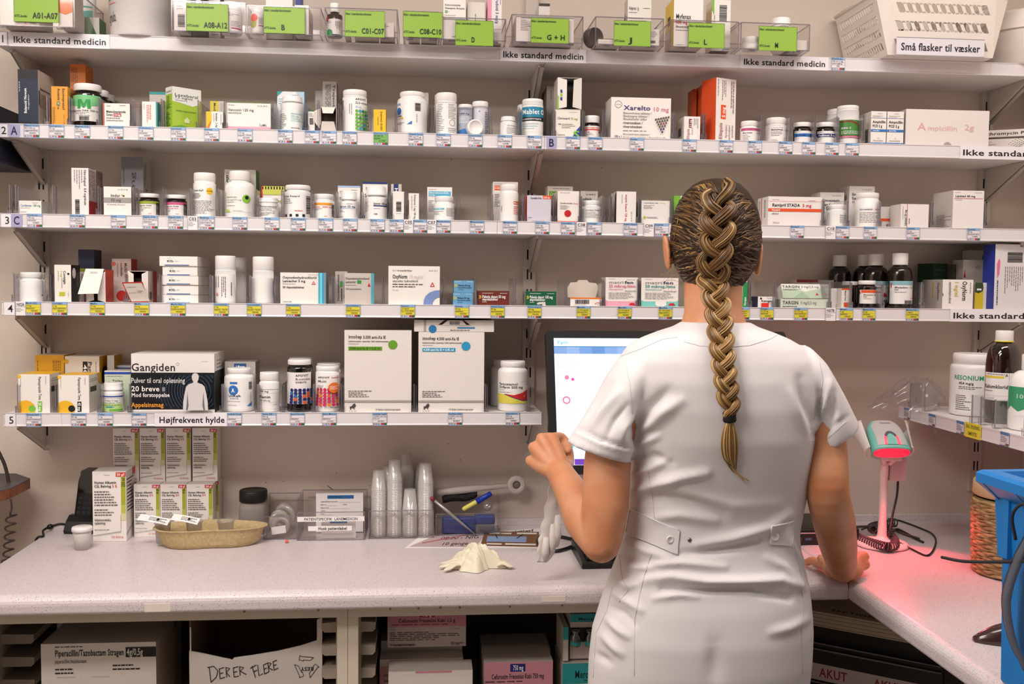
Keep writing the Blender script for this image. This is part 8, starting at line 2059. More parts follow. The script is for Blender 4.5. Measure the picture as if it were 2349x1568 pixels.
cef = lambda dose, col: [('r', 0, 0, 1, .42, 'D88A9A'), ('r', .41, .02, .60, .15, col), ('T', .44, .085, .08, dose, 'W', .12), ('T', .14, .24, .105, 'Cefuroxim Fresenius Kabi '+dose, '2A1E22', .72), ('n', .05, .33, .95, .38, 1, '4A2A30'), ('n', .03, .47, .12, .5, 1, 'd'), ('n', .85, .47, .96, .5, 1, 'd'), ('n', .03, .55, .96, .82, 5, 'd'), ('T', .03, .92, .06, '10 hætteglas/hetteglass', '2A1E22', .32), ('r', .81, .86, .815, .96, 'n'), ('r', .825, .85, .83, .96, 'n'), ('r', .84, .86, .845, .96, 'n'), ('T', .86, .90, .035, 'FRESENIUS', 'n', .11), ('T', .86, .94, .035, 'KABI', 'n', .06)]
zlow = atY(970, 1483, -.40).z
U('pink and white carton on top of the left pile', 889, 1069, 1403, .12, cef('1,5 g', 'B81E2A'), -.40, zlow, 'D0BFB8')
U('plain white torn carton at the front of the pink pile', 891, 1084, 1538, .06, [('r', .32, 0, .75, .03, 'D88A9A'), ('p', [(.15, .3), (.4, .28), (.38, .5), (.2, .5)], 'D8C8B4')], -.475, z8)
U('pink edged carton behind the torn white one', 871, 1062, 1510, .05, [('r', 0, .1, .2, 1, 'D0909A'), ('n', .05, .2, .3, .9, 8, 'd')], -.41, z8, 'CFC4BC')
U('pale carton lying under the top pink carton', 874, 1060, 1488, .10, [('r', .35, .02, .55, .06, 'B03A40'), ('n', .1, .01, .85, .04, 1, '6A3A40')], -.355, z8, 'CFC4BC', zt=zlow-.0006)
U('white and pink carton with navy dose patch', 1110, 1268, 1517, .10, [('r', 0, .0, 1, .36, 'DE97A6'), ('r', .38, .03, .60, .15, '1E2A7A'), ('T', .42, .09, .075, '750 mg', 'W', .15), ('T', .11, .22, .075, 'Cefuroxim Fresenius Kabi 750 mg', '2A1E22', .76), ('n', .02, .28, .97, .32, 1, '4A2A30'), ('n', .03, .38, .12, .41, 1, 'd'), ('n', .84, .42, .96, .45, 1, 'd'), ('n', .03, .48, .96, .75, 6, 'd')], -.44, z8, 'DAD0C8')
U('plain topped carton behind the navy patch carton', 1106, 1262, 1488, .10, [('n', .02, .05, .4, .1, 1, 'd')], -.335, z8, 'C8BDB4')
mer = [('r', 0, 0, 1, .32, '2AA4A8'), ('T', .30, .15, .13, 'Meropenem', '1E2A3A', .62), ('n', .48, .24, .95, .3, 1, '1E2A3A')]
U('white and turquoise carton, lower one by the nurse\'s hip', 1290, 1400, 1520, .12, [('r', 0, 0, 1, .33, '2AA4A8'), ('T', .26, .18, .12, 'Meropenem', '1E2A3A', .66), ('n', .45, .26, .95, .3, 1, '1E2A3A')], -.44, z8)
zl2 = atY(1345, 1516, -.44).z+.0006
q0, q1 = atY(1292, 1470, -.435), atY(1400, 1470, -.435)
U('white and turquoise windowed carton above it with vials', 1292, 1304, 1437, .11, [('r', 0, 0, 1, .38, '2AA4A8')], -.436, zl2, 'DAD0C8')
U('turquoise lidded carton hiding behind the nurse\'s hip', 1308, 1400, 1407, .10, [('r', 0, .0, 1, .18, '2AA4A8'), ('T', .2, .11, .06, 'Meropenem', '1E2A3A', .7), ('n', .4, .16, .95, .185, 1, '1E2A3A'), ('r', 0, .30, 1, .62, '14100E')], -.425, zl2, 'DAD0C8')
for i, px in enumerate((1319, 1352)):
    p = atY(px, 1480, -.4310)
    b = MB()
    b.lathe([(.010, 0), (.011, .002), (.011, .022), (.006, .028), (.006, .031), (.009, .031), (.009, .036), (0, .036)], clear('vial_glass', '5A6470', .3, .05, .1), 20)
    b.lathe([(.0113, .004), (.0113, .012)], pm('2AA4A8'), 20, cap=False)
    tag(b.build('vial', None, (p.x, -.4366, z8)), '%s small glass vial at the turquoise carton window' % ['left', 'right'][i], 'vial', 'vials at the carton window')
    o = COL.objects[-1] if False else bpy.data.objects['vial' if i == 0 else 'vial.001']
    o.location.z = atY(px, 1481, -.437).z
    o.location.y = -.4375
# trolley with AKUT strips, parked askew under the corner
A0 = Vector((.905, -.30, 0))
t = empty('drawer_trolley', (A0.x, A0.y, 0), R(-37))
tag(t, 'black drawer trolley with AKUT strips parked under the corner', 'trolley')
zA = atY(1850, 1500, -.3).z
M_TR = mat('trolley_black', '0E0D0F', .4)
b = MB()
zt_ = zA+.072
b.box(-.25, .002, .02, .305, .36, zt_, M_TR)
b.build('cabinet_body', t)
for k, zz in enumerate((zA-.028, zA-.12)):
    b = MB()
    b.box(-.25, -.012, zz-.045, .302, .0015, zz+.062, M_TR)
    printing(b, [('r', .0, .42, 1, .78, 'D8C8C8')]+[('T', u, .60, .19, 'AKUT', '9A1E28', .115) for u in ((.30, .52, .74) if k == 0 else (.2, .5))], Flat((-.25, -.012, zz+.062), (.552, 0, 0), (0, 0, -.107)), 5.1)
    b.build('drawer', t)
    b = MB()
    b.tube([(-.25, -.016, zz+.052), (.30, -.016, zz+.052)], .0028, mat('trolley_rail', '8A8080', .3, .8), 8)
    b.tube([(-.25, -.016, zz+.066), (.30, -.016, zz+.066)], .0022, mat('trolley_rail', '8A8080', .3, .8), 8)
    b.build('rail', t)
# cream folders on the trolley
zp = zt_+.0005
for i in range(4):
    b = MB()
    w = .30-.006*(i % 2)
    b.box(-.26, 0, 0, w, .24, .0085, pm('D8C8AC'))
    b.box(-.259, -.0004, .003, w-.001, 0, .0042, pm('8A7458'))
    if i == 3:
        printing(b, [('T', .56, .88, .05, 'SEKTION 2', '3A3028', .22)], Flat((-.26, .24, .0085), (w+.26, 0, 0), (0, -.24, 0)), 2.3)
    tag(b.build('folder', None, (A0.x, A0.y, zp), R(-37)), 'cream folder lying on the trolley, %s of four' % ['bottom', 'second from bottom', 'third from bottom', 'topmost'][i], 'folder', 'cream folders on the trolley')
    zp += .0088
# ================================================================ the nurse
from mathutils.bvhtree import BVHTree
M_SKIN = mat('skin', 'D59973', .5, sss=.12, noise=(14, 'C98258', .35, .7), bump=(500, .08, .001))
M_CLOTH = mat('white_uniform', 'E2DEDF', .75, bump=(900, .12, .0008))
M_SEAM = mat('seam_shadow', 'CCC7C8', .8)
def remeshed(mb, name, voxel, smooth, material, parent):
    o = mb.build(name)
    r = o.modifiers.new('r', 'REMESH')
    r.mode = 'VOXEL'
    r.voxel_size = voxel
    s = o.modifiers.new('s', 'SMOOTH')
    s.factor = .5
    s.iterations = smooth
    dg = bpy.context.evaluated_depsgraph_get()
    dg.update()
    me = bpy.data.meshes.new_from_object(o.evaluated_get(dg))
    o.modifiers.clear()
    o.data = me
    me.materials.clear()
    me.materials.append(material)
    me.polygons.foreach_set('use_smooth', [True]*len(me.polygons))
    o.parent = parent
    return o
def V3(px, py, y):
    return atY(px, py, y)
PX0 = V3(1650, 1200, -.76).x
nurse = empty('person', (0, 0, 0))
tag(nurse, 'person in white short-sleeved uniform, seen from behind with a long blond braid', 'person')
K = MB()
def ell(c, rx, ry, k=40, e=1.0, ef=None):
    out = []
    for i in range(k):
        a = 6.2832*i/k
        x, y = math.cos(a), math.sin(a)
        out.append((c[0]+rx*math.copysign(abs(x)**e, x), c[1]+ry*math.copysign(abs(y)**e, y), c[2]))
    return out
def level(py, xl, xr, yc, dep, e=.85):
    a, b_ = V3(xl, py, yc), V3(xr, py, yc)
    return ell(((a.x+b_.x)/2, yc, (a.z+b_.z)/2), (b_.x-a.x)/2, dep, 48, e)
# --- dress
D = MB()
torso = [level(738, 1563, 1719, -.742, .058, 1), level(748, 1548, 1735, -.742, .066, 1), level(760, 1510, 1770, -.744, .076, 1), level(775, 1472, 1806, -.746, .085, .95), level(795, 1440, 1840, -.748, .092, .9), level(825, 1420, 1868, -.750, .099, .85), level(870, 1418, 1875, -.752, .107, .85), level(930, 1430, 1870, -.752, .112, .85), level(1000, 1448, 1860, -.750, .112, .85), level(1060, 1450, 1853, -.744, .106, .85), level(1120, 1449, 1846, -.738, .099, .86), level(1175, 1442, 1836, -.735, .094, .86), level(1215, 1436, 1828, -.735, .094, .86), level(1260, 1424, 1830, -.738, .098, .86), level(1310, 1404, 1842, -.742, .106, .86), level(1370, 1382, 1852, -.746, .115, .87), level(1440, 1360, 1857, -.750, .121, .88), level(1510, 1352, 1854, -.752, .121, .88), level(1570, 1350, 1848, -.752, .118, .88), level(1700, 1345, 1850, -.750, .112, .88), level(1800, 1342, 1853, -.748, .112, .9)]
D.loft(torso[::-1], M_CLOTH)
def ring3(c, t, u, ru, rv, k=32):
    """ring round centre c, axis t, first radius along u"""
    c, t, u = Vector(c), Vector(t).normalized(), Vector(u)
    u = (u-t*u.dot(t)).normalized()
    v = t.cross(u)
    return [c+u*ru*math.cos(6.2832*i/k)+v*rv*math.sin(6.2832*i/k) for i in range(k)]
def sleeve(pts):
    rings = []
    for (xa, ya, xb, yb, y, dep) in pts:
        a, b_ = V3(xa, ya, y), V3(xb, yb, y)
        c = (a+b_)/2
        u = (b_-a)
        t = u.cross(Vector((0, 1, 0)))
        rings.append(ring3(c, t, u, u.length/2, dep))
    D.loft(rings, M_CLOTH)
sleeve([(1500, 800, 1490, 900, -.75, .06), (1448, 798, 1460, 930, -.752, .072), (1418, 825, 1452, 962, -.756, .074), (1393, 862, 1450, 985, -.760, .073), (1368, 908, 1450, 1010, -.764, .070), (1340, 955, 1450, 1034, -.768, .068), (1318, 988, 1450, 1048, -.770, .066), (1299, 1015, 1449, 1060, -.771, .065)])
sleeve([(1800, 900, 1790, 800, -.75, .06), (1850, 935, 1848, 790, -.752, .072), (1864, 955, 1880, 822, -.756, .074), (1862, 985, 1905, 862, -.758, .072), (1858, 1010, 1928, 900, -.76, .068), (1855, 1026, 1948, 938, -.762, .064), (1853, 1037, 1965, 970, -.763, .060)])
dress = remeshed(D, 'uniform_dress', .0045, 10, M_CLOTH, nurse)
# folds: lines on the back of the dress in photo coordinates, turned into places on the cloth
FOLDS = [([(1452, 985), (1490, 935), (1530, 900)], -.0055, 13), ([(1470, 1000), (1515, 950), (1560, 920)], .0045, 14), ([(1455, 1005), (1500, 985)], -.004, 9), ([(1858, 965), (1842, 920), (1835, 870)], -.004, 12), ([(1850, 990), (1830, 940), (1815, 900)], .003, 12),
         ([(1450, 1030), (1480, 1015), (1510, 1000)], .003, 8), ([(1452, 1052), (1500, 1045), (1540, 1060)], -.003, 9), ([(1452, 1085), (1490, 1075), (1530, 1055)], .0035, 9), ([(1450, 1128), (1500, 1112), (1560, 1094), (1620, 1085)], .0055, 12), ([(1455, 1150), (1520, 1140), (1590, 1150), (1660, 1175)], -.0035, 12), ([(1500, 1085), (1580, 1130), (1680, 1160), (1780, 1155)], .0022, 16), ([(1480, 1190), (1560, 1180), (1640, 1195)], .003, 12), ([(1600, 1250), (1680, 1235), (1760, 1210), (1810, 1180)], .0045, 13), ([(1560, 1270), (1640, 1262), (1740, 1245)], -.004, 11),
         ([(1436, 1240), (1480, 1262), (1530, 1280)], .004, 10), ([(1425, 1268), (1470, 1290), (1510, 1300)], -.003, 8), ([(1440, 1300), (1480, 1300), (1560, 1290), (1660, 1300)], .0045, 10), ([(1480, 1330), (1540, 1322), (1620, 1335), (1700, 1335), (1790, 1330), (1830, 1345)], .0060, 12), ([(1520, 1350), (1600, 1352), (1640, 1352), (1720, 1352), (1810, 1372)], -.0065, 9), ([(1500, 1372), (1560, 1362), (1600, 1366)], .003, 8), ([(1420, 1330), (1440, 1345), (1460, 1340)], .004, 9), ([(1410, 1360), (1440, 1380), (1470, 1400)], .004, 9), ([(1400, 1390), (1430, 1405), (1455, 1430)], -.0035, 8), ([(1395, 1420), (1420, 1445), (1440, 1460)], .0045, 9), ([(1385, 1460), (1410, 1485), (1425, 1500)], .004, 9), ([(1370, 1500), (1400, 1520)], -.003, 8), ([(1840, 1290), (1815, 1250), (1800, 1220)], .003, 9), ([(1845, 1350), (1800, 1300), (1760, 1280)], .003, 11), ([(1850, 1420), (1810, 1440), (1770, 1450)], .003, 12), ([(1640, 1480), (1640, 1568)], -.003, 22),
         ([(1330, 985), (1380, 1010), (1445, 1028)], -.0030, 6), ([(1325, 992), (1380, 1018), (1445, 1036)], .0020, 5), ([(1420, 900), (1385, 940), (1360, 975)], .0040, 10), ([(1440, 930), (1410, 965), (1395, 1000)], -.0035, 9), ([(1400, 880), (1372, 920), (1350, 950)], -.0025, 8), ([(1450, 960), (1430, 985), (1425, 1010)], .004, 9), ([(1900, 880), (1895, 930), (1870, 975)], .0055, 10), ([(1885, 900), (1880, 940), (1862, 985)], -.0045, 8), ([(1915, 900), (1915, 945), (1890, 1000)], -.003, 9), ([(1862, 1000), (1900, 985), (1945, 955)], -.002, 6)]
def foldfn(me):
    segs = []
    for pts, amp, wd_ in FOLDS:
        P = []
        for px, py in pts:
            q = V3(px, py, -.84)
            P.append((q.x, q.z))
        segs.append((P, amp, wd_*.00075))
    moves = []
    for v in me.vertices:
        n = v.normal
        if n.y > .25 or v.co.z < .62:
            continue
        # carry the vertex to the plane y=-.84 along the sight line so folds keep their drawn place
        s = (-.84-CAM.y)/(v.co.y-CAM.y)
        x, z = CAM.x+(v.co.x-CAM.x)*s, CAM.z+(v.co.z-CAM.z)*s
        d = 0
        for P, amp, w in segs:
            best = 1e9
            tb = 0
            for k in range(len(P)-1):
                ax_, az_ = P[k]
                bx_, bz_ = P[k+1]
                dx, dz = bx_-ax_, bz_-az_
                L2 = dx*dx+dz*dz
                u = max(0, min(1, ((x-ax_)*dx+(z-az_)*dz)/L2))
                q = (x-ax_-u*dx)**2+(z-az_-u*dz)**2
                if q < best:
                    best = q
                    tb = (k+u)/(len(P)-1)
            if best < 7*w*w:
                d += amp*2.1*math.exp(-best/(w*w))*(.35+.65*math.sin(math.pi*min(1, max(0, tb*.9+.05))))
        if d:
            moves.append((v.index, n*d*(1 if n.y < -.1 else max(0, (.25-n.y)/.35))))
    for i, m_ in moves:
        me.vertices[i].co += m_
    me.update()
foldfn(dress.data)
bvh = BVHTree.FromPolygons([v.co.copy() for v in dress.data.vertices], [tuple(p.vertices) for p in dress.data.polygons])
def on_dress(px, py, off=.001):
    d = ray(px, py).normalized()
    h = bvh.ray_cast(CAM, d)
    if h[0] is None:
        return None
    return h[0]+h[1]*off
def cloth_line(pts, r=.0007, m=None, off=.0003, n=8):
    P = []
    for a, b_ in zip(pts, pts[1:]):
        for k in range(n):
            t_ = k/n
            q = on_dress(a[0]+(b_[0]-a[0])*t_, a[1]+(b_[1]-a[1])*t_, off)
            if q:
                P.append(q)
    return P
def patch(mb, quad, m, off, nu=12, nv=6):
    def f(u, v):
        x = (quad[0][0]*(1-u)+quad[1][0]*u)*(1-v)+(quad[3][0]*(1-u)+quad[2][0]*u)*v
        y = (quad[0][1]*(1-u)+quad[1][1]*u)*(1-v)+(quad[3][1]*(1-u)+quad[2][1]*u)*v
        return on_dress(x, y, off) or V3(x, y, -.83)
    mb.grid(f, nu, nv, m)
    for (a0, b0) in (((0, 0), (1, 0)), ((1, 0), (1, 1)), ((1, 1), (0, 1)), ((0, 1), (0, 0))):
        mb.tube([f(a0[0]+(b0[0]-a0[0])*k/10, a0[1]+(b0[1]-a0[1])*k/10)-Vector((0, -off*.5, 0)) for k in range(11)], off*.55, m, 6)
for nm, quad, bt in (('waist_tab', ((1449, 1168), (1559, 1216), (1553, 1271), (1439, 1222)), (1538, 1236)), ('waist_tab', ((1769, 1207), (1820, 1194), (1815, 1250), (1766, 1248)), (1776, 1230))):
    b = MB()
    patch(b, quad, M_CLOTH, .0028)
    o = b.build(nm, dress)
    q = on_dress(bt[0], bt[1], .0034)
    b = MB()
    if q:
        b.lathe([(.0, .0012), (.0030, .0010), (.0042, .0020), (.0060, .0024), (.0072, .0012), (.0072, 0)], mat('button_white', 'E8E4E2', .3), 24, Matrix.Translation(q) @ Matrix.Rotation(R(90), 4, 'X'), cap=False)
        b.build('button', dress)
q = on_dress(1582, 1238, .0006)
b = MB()
b.lathe([(0, .0016), (.002, .0018), (.0036, .001), (.004, 0)], mat('snap_metal', '8A8684', .3, .9), 18, Matrix.Translation(q) @ Matrix.Rotation(R(90), 4, 'X'), cap=False)
b.build('snap', dress)
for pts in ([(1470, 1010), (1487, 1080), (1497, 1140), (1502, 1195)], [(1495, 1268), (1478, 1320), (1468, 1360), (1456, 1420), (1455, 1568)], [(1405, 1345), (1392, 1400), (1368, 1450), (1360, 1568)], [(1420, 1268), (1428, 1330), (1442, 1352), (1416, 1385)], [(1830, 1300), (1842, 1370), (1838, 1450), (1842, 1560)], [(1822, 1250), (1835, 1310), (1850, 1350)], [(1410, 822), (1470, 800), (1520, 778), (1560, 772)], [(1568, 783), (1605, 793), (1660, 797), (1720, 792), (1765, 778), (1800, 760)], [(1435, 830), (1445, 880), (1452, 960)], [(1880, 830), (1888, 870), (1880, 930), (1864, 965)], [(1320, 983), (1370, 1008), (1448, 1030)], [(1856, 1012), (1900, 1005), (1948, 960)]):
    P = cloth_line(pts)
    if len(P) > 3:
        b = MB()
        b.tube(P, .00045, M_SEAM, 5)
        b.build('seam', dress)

# --- body: neck, head, arms, hands, legs in one skin
def limb(pts, rad, n=20, seg=5):
    C_ = bez(pts, seg)
    rr = []
    m = len(pts)-1
    for i in range(len(C_)):
        t_ = i/(len(C_)-1)*m
        k = min(int(t_), m-1)
        rr.append(rad[k]+(rad[k+1]-rad[k])*(t_-k))
    # rounded ends
    a, c = (C_[0]-C_[1]).normalized(), (C_[-1]-C_[-2]).normalized()
    r0, r1 = rr[0], rr[-1]
    C_ = [C_[0]+a*r0*s for s in (.98, .86, .5)]+C_+[C_[-1]+c*r1*s for s in (.5, .86, .98)]
    rr = [r0*.2, r0*.5, r0*.866]+rr+[r1*.866, r1*.5, r1*.2]
    K.tube(C_, rr, M_SKIN, n)
HC = V3(1637, 560, -.690)                          # centre of the head
neck0 = V3(1637, 770, -.735)
limb([V3(1640, 850, -.745), neck0, V3(1636, 715, -.722), V3(1636, 650, -.705), HC], [.10, .066, .0535, .054, .055], 28)
K.loft([level(790, 1500, 1780, -.746, .06, 1), level(880, 1470, 1830, -.75, .085, .9), level(1060, 1490, 1815, -.744, .08), level(1200, 1480, 1790, -.735, .07), level(1350, 1430, 1810, -.742, .085), level(1500, 1400, 1810, -.75, .09)][::-1], M_SKIN)
# skull
rings = []
for k in range(13):
    a = math.pi*(k+.35)/13.7
    z = math.cos(a)
    w = math.sin(a)
    jaw = 1 if z > -.2 else 1-.22*(-.2-z)
    rings.append(ell((HC.x, HC.y-.004+.012*max(0, -z), HC.z+.004+.112*z), .072*w**.85*jaw, .092*w**.85*jaw, 28))
K.loft(rings[::-1], M_SKIN)
K.loft([ell((HC.x, HC.y+.092-.004*abs(k), HC.z-.026+.010*k), .009-.0012*k, .016-.003*k, 12) for k in (-1, 0, 1, 2)], M_SKIN)       # nose
K.tube([(HC.x-.02, HC.y+.082, HC.z-.062), (HC.x, HC.y+.088, HC.z-.062), (HC.x+.02, HC.y+.082, HC.z-.062)], [.005, .007, .005], M_SKIN, 10)
for sg, cx_, cy_ in ((-1, 1534, 580), (1, 1733, 596)):                # ears
    c = V3(cx_, cy_, HC.y+.006)
    for i in range(2):
        pts = []
        for k in range(11):
            a = R(-60+30*k)
            pts.append((c.x+sg*(.004+.004*math.sin(a)), c.y-.002+.013*math.cos(a)*(1 if i else .5), c.z+.030*math.sin(a)+(.0 if a < 3.6 else -.004)))
        K.tube(pts, .0048 if i == 0 else .0042, M_SKIN, 10)
    K.tube([(c.x-sg*.012, c.y, c.z+.016), (c.x-sg*.002, c.y, c.z), (c.x-sg*.012, c.y, c.z-.018)], [.012, .010, .009], M_SKIN, 10)
# left arm, bent, forearm raised forward
Ls, Le = V3(1430, 880, -.752), V3(1379, 1246, -.800)
Lw = V3(1284, 1083, -.610)
limb([V3(1500, 850, -.75), V3(1446, 890, -.752), V3(1418, 960, -.762), V3(1396, 1040, -.772), V3(1388, 1160, -.790), Le], [.045, .040, .041, .0425, .0425, .0345], 24)
limb([Le, Vector(Le)+(Lw-Vector(Le))*.28+Vector((-.006, 0, .004)), Vector(Le)+(Lw-Vector(Le))*.6, Lw], [.0345, .0395, .0345, .0265], 24)
yk = -.560
KN = [V3(1266, 1005, yk+.004), V3(1243, 1006, yk), V3(1225, 1026, yk), V3(1217, 1056, yk+.004)]
for i, kn in enumerate(KN):
    a = Lw+(kn-Lw)*.05+Vector((.010-.0075*i, .004, 0))
    limb([a, a.lerp(kn, .5)+Vector((0, -.004, 0)), kn], [.0155, .0145, .0128 if i < 3 else .0115], 14)
    ln = (.043, .047, .043, .035)[i]
    f1 = kn+Vector((.72, .66, -.05)).normalized()*ln*.72
    dn = (Lw-kn).normalized()
    f2 = f1+(dn*.80+Vector((.30, .10, 0))).normalized()*ln*.62
    f3 = f2+(dn*.35+Vector((-.35, -.8, 0))).normalized()*ln*.42
    limb([kn, f1, f2, f3], [.0118, .0102, .0088, .0076] if i < 3 else [.0104, .0090, .0078, .0068], 12, 4)
tb = Lw+Vector((.012, .012, .010))
limb([tb, V3(1303, 1062, -.570), V3(1304, 1036, -.545), V3(1294, 1018, -.520), V3(1276, 1016, -.505)], [.0145, .0125, .0108, .0095, .0078], 14, 4)
# right arm, leaning on the worktop
Rs, Re = V3(1868, 880, -.752), V3(1899, 1130, -.790)
Rw = V3(1930, 1290, -.580)
limb([V3(1800, 850, -.75), V3(1852, 880, -.752), V3(1880, 950, -.765), V3(1893, 1030, -.778), Re, V3(1913, 1195, -.725), V3(1922, 1245, -.655), Rw], [.045, .038, .0385, .0390, .0385, .0395, .037, .0315], 24)
heel = V3(1933, 1312, -.548)
heel.z = max(heel.z, ZC+.0265)
limb([Rw, heel], [.031, .027], 20)
for i, dx in enumerate((-.026, -.007, .012, .030)):
    kn = Vector((heel.x+dx+.004, heel.y+.058-.004*abs(i-1), ZC+.023-.002*i))
    limb([heel+Vector((dx*.5, -.002, -.002)), heel.lerp(kn, .5)+Vector((dx*.2, 0, .004)), kn], [.0185, .0150, .0110], 14)
    ln = (.045, .050, .046, .037)[i]
    f1 = kn+Vector((dx*.25, ln*.85, -.002))
    f2 = f1+Vector((dx*.1, ln*.45, -.009))
    f3 = f2+Vector((0, ln*.30, -.004))
    f2.z, f3.z = max(f2.z, ZC+.0095), max(f3.z, ZC+.009)
    limb([kn, f1, f2, f3], [.0102, .0092, .0082, .0072], 12, 4)
# little-finger side knuckles seen beside the wrist
limb([heel+Vector((.020, .004, .004)), V3(1966, 1284, -.51), V3(1981, 1276, -.49)], [.020, .016, .0125], 14)
limb([heel+Vector((.024, -.002, -.002)), V3(1968, 1298, -.520), V3(1984, 1294, -.505)], [.018, .015, .0115], 14)
tp = V3(1884, 1280, -.500)
limb([heel+Vector((-.022, .006, .002)), V3(1908, 1300, -.525), V3(1893, 1290, -.510), tp], [.020, .0150, .0120, .0095], 14, 4)
for sg in (-1, 1):                                  # legs
    limb([(PX0-.005+sg*.075, -.75, .80), (PX0+sg*.075, -.745, .50), (PX0+sg*.07, -.755, .28), (PX0+sg*.065, -.765, .09), (PX0+sg*.065, -.75, .05), (PX0+sg*.068, -.66, .035)], [.085, .062, .054, .038, .038, .03], 20)
body = remeshed(K, 'body', .0030, 5, M_SKIN, nurse)
for sg in (-1, 1):
    b = MB()
    b.loft([ell((PX0+sg*.067, -.715, z), .047*s, .125*s, 24) for z, s in ((0.001, .96), (.02, 1), (.05, .92), (.075, .55))], mat('shoe_white', 'DAD6D2', .5))
    b.build('shoe', nurse)
    b = MB()
    b.lathe([(.0, -.012), (.008, -.009), (.012, 0), (.008, .009), (0, .012)], mat('eye_white', 'EDE8E4', .2), 16, Matrix.Translation((HC.x+sg*.030, HC.y+.079, HC.z-.004)), cap=False)
    b.build('eye', nurse)

# --- hair
M_H = [mat('hair_dark', '38261A', .62, spec=.25, noise=(40, '2A1C10', .3, .7)), mat('hair_brown', '5E4224', .38), mat('hair_blond', '9E7A46', .36), mat('hair_light', 'C6A26A', .34), mat('hair_mid', '7A5830', .38)]
b = MB()
rings = []
for k in range(15):
    a = math.pi*(k+.3)/15.5
    z, w = math.cos(a), math.sin(a)
    front = 1.0
    c = Vector((HC.x+.0, HC.y-.010, HC.z+.008+.114*z))
    R_ = []
    for i in range(48):
        an = 6.2832*i/48
        x, y = math.cos(an), math.sin(an)
        rx, ry = .0835*w**.80, .099*w**.85
        if z < -.35:
            q = (-.35-z)/.65
            rx *= 1-.20*q
            ry *= 1-.25*q
        yy = c.y+y*ry
        if z < .45 and y > .05:                     # leave the face free
            yy = min(yy, HC.y+.010+.05*max(0, z+.1))
        R_.append((c.x+x*rx, yy, c.z))
    rings.append(R_)
    if z < -.86:
        break
b.loft(rings[::-1], M_H[0])
hair = b.build('hair', nurse)
hb = BVHTree.FromPolygons([v.co.copy() for v in hair.data.vertices], [tuple(p.vertices) for p in hair.data.polygons])
def on_hair(px, py, off):
    h = hb.ray_cast(CAM, ray(px, py).normalized())
    if h[0] is None:
        return None
    return h[0]+h[1]*off
rnd = random.Random(11)
BR = [(1657, 416), (1653, 440), (1645, 480), (1648, 520), (1646, 560), (1638, 600), (1636, 640), (1640, 680), (1648, 720), (1652, 760), (1656, 800), (1660, 840), (1666, 880), (1671, 920), (1674, 948)]
def br_x(py):
    for (x0, y0), (x1, y1) in zip(BR, BR[1:]):
        if y0 <= py <= y1:
            return x0+(x1-x0)*(py-y0)/(y1-y0)
    return BR[-1][0] if py > 900 else BR[0][0]
b = MB()
for i in range(680):                                # strands combed to the plait
    sd = -1 if rnd.random() < .5 else 1
    u = rnd.random()
    a = R(100+150*u) if sd < 0 else R(80-150*u)
    x0 = 1638+106*math.cos(a)*rnd.uniform(.93, 1.04)
    y0 = 545-126*math.sin(a)
    y1 = min(690, max(430, y0+rnd.uniform(20, 75)+(0 if y0 < 560 else -70)))
    x1 = br_x(y1)+sd*rnd.uniform(4, 16)
    P = []
    sag = rnd.uniform(-14, 10)
    for k in range(10):
        t_ = k/9
        q = on_hair(x0+(x1-x0)*t_, y0+(y1-y0)*t_**1.3+sag*math.sin(math.pi*t_), .0008+.0032*math.sin(math.pi*min(1, t_*1.1))*rnd.random())
        if q:
            P.append(q)
    if len(P) > 4:
        r_ = rnd.uniform(.0008, .0022)
        m = rnd.choices(M_H, (6, 5, .5 if sd < 0 else .15, .12 if sd < 0 else 0, 1.8 if sd < 0 else .8))[0]  # left gets more blond strands: its lit side is put into the colour
        b.tube(P, [r_*(.5+.5*math.sin(math.pi*min(1, (j+1)/len(P)))) for j in range(len(P))], m, 5)
b.build('hair_strands', hair)
# plait: crossing lobes, each a bundle of strands
def br_pt(px, py, off):
    if py < 640:
        q = on_hair(px, py, off)
        if q:
            return q
    y_h = on_hair(br_x(635), 635, .0).y
    q2 = on_dress(br_x(py), py, .0) if py > 762 else None
    yb = q2.y if q2 else None
    if yb is None:
        yd = on_dress(1654, 775, 0).y
        yb = y_h+(yd-y_h)*max(0, min(1, (py-635)/140))
    return V3(px, py, yb-off)
b = MB()
py = 444
k = 0
steps = []
while py < 940:
    f = (py-432)/510
    half = 33-13*f if py > 480 else 20+13*(py-432)/48
    steps.append((py, half, k))
    py += 23.5-6.5*f
    k += 1
for (py, half, k) in steps:
    sd = -1 if k % 2 else 1
    f = (py-432)/510
    rl = (.0120-.0035*f)*(1 if py > 480 else .8)
    cx = br_x(py)
    P = [br_pt(cx+sd*half*.55, py-27+8*f, .004), br_pt(cx+sd*half*.86, py-10+4*f, .010), br_pt(cx+sd*half*.50, py+10-2*f, .0145), br_pt(cx-sd*half*.10, py+26-6*f, .011), br_pt(cx-sd*half*.35, py+36-9*f, .004)]
    C_ = bez(P, 5)
    n = len(C_)
    prof = [rl*(.42+.62*math.sin(math.pi*min(1, (j+.5)/n))**.7) for j in range(n)]
    b.tube(C_, [r_*.86 for r_ in prof], M_H[4] if py > 560 else M_H[1], 10)
    for q in range(22):
        a0 = 6.2832*q/22+rnd.uniform(-.2, .2)
        S_ = []
        for j in range(n):
            t_ = (C_[min(j+1, n-1)]-C_[max(j-1, 0)]).normalized()
            u_ = t_.cross(Vector((0, 1, 0)))
            u_ = u_.normalized() if u_.length > 1e-6 else Vector((1, 0, 0))
            v_ = t_.cross(u_)
            a = a0+.5*j/n
            S_.append(C_[j]+(u_*math.cos(a)+v_*math.sin(a))*prof[j]*.88)
        w = (0, .5, 3.4, 1.6, 3.2) if f > .2 else (1, 3, 1.2, .2, 4)
        b.tube(S_, rl*.125, rnd.choices(M_H, w)[0], 5)
b.build('braid', hair)
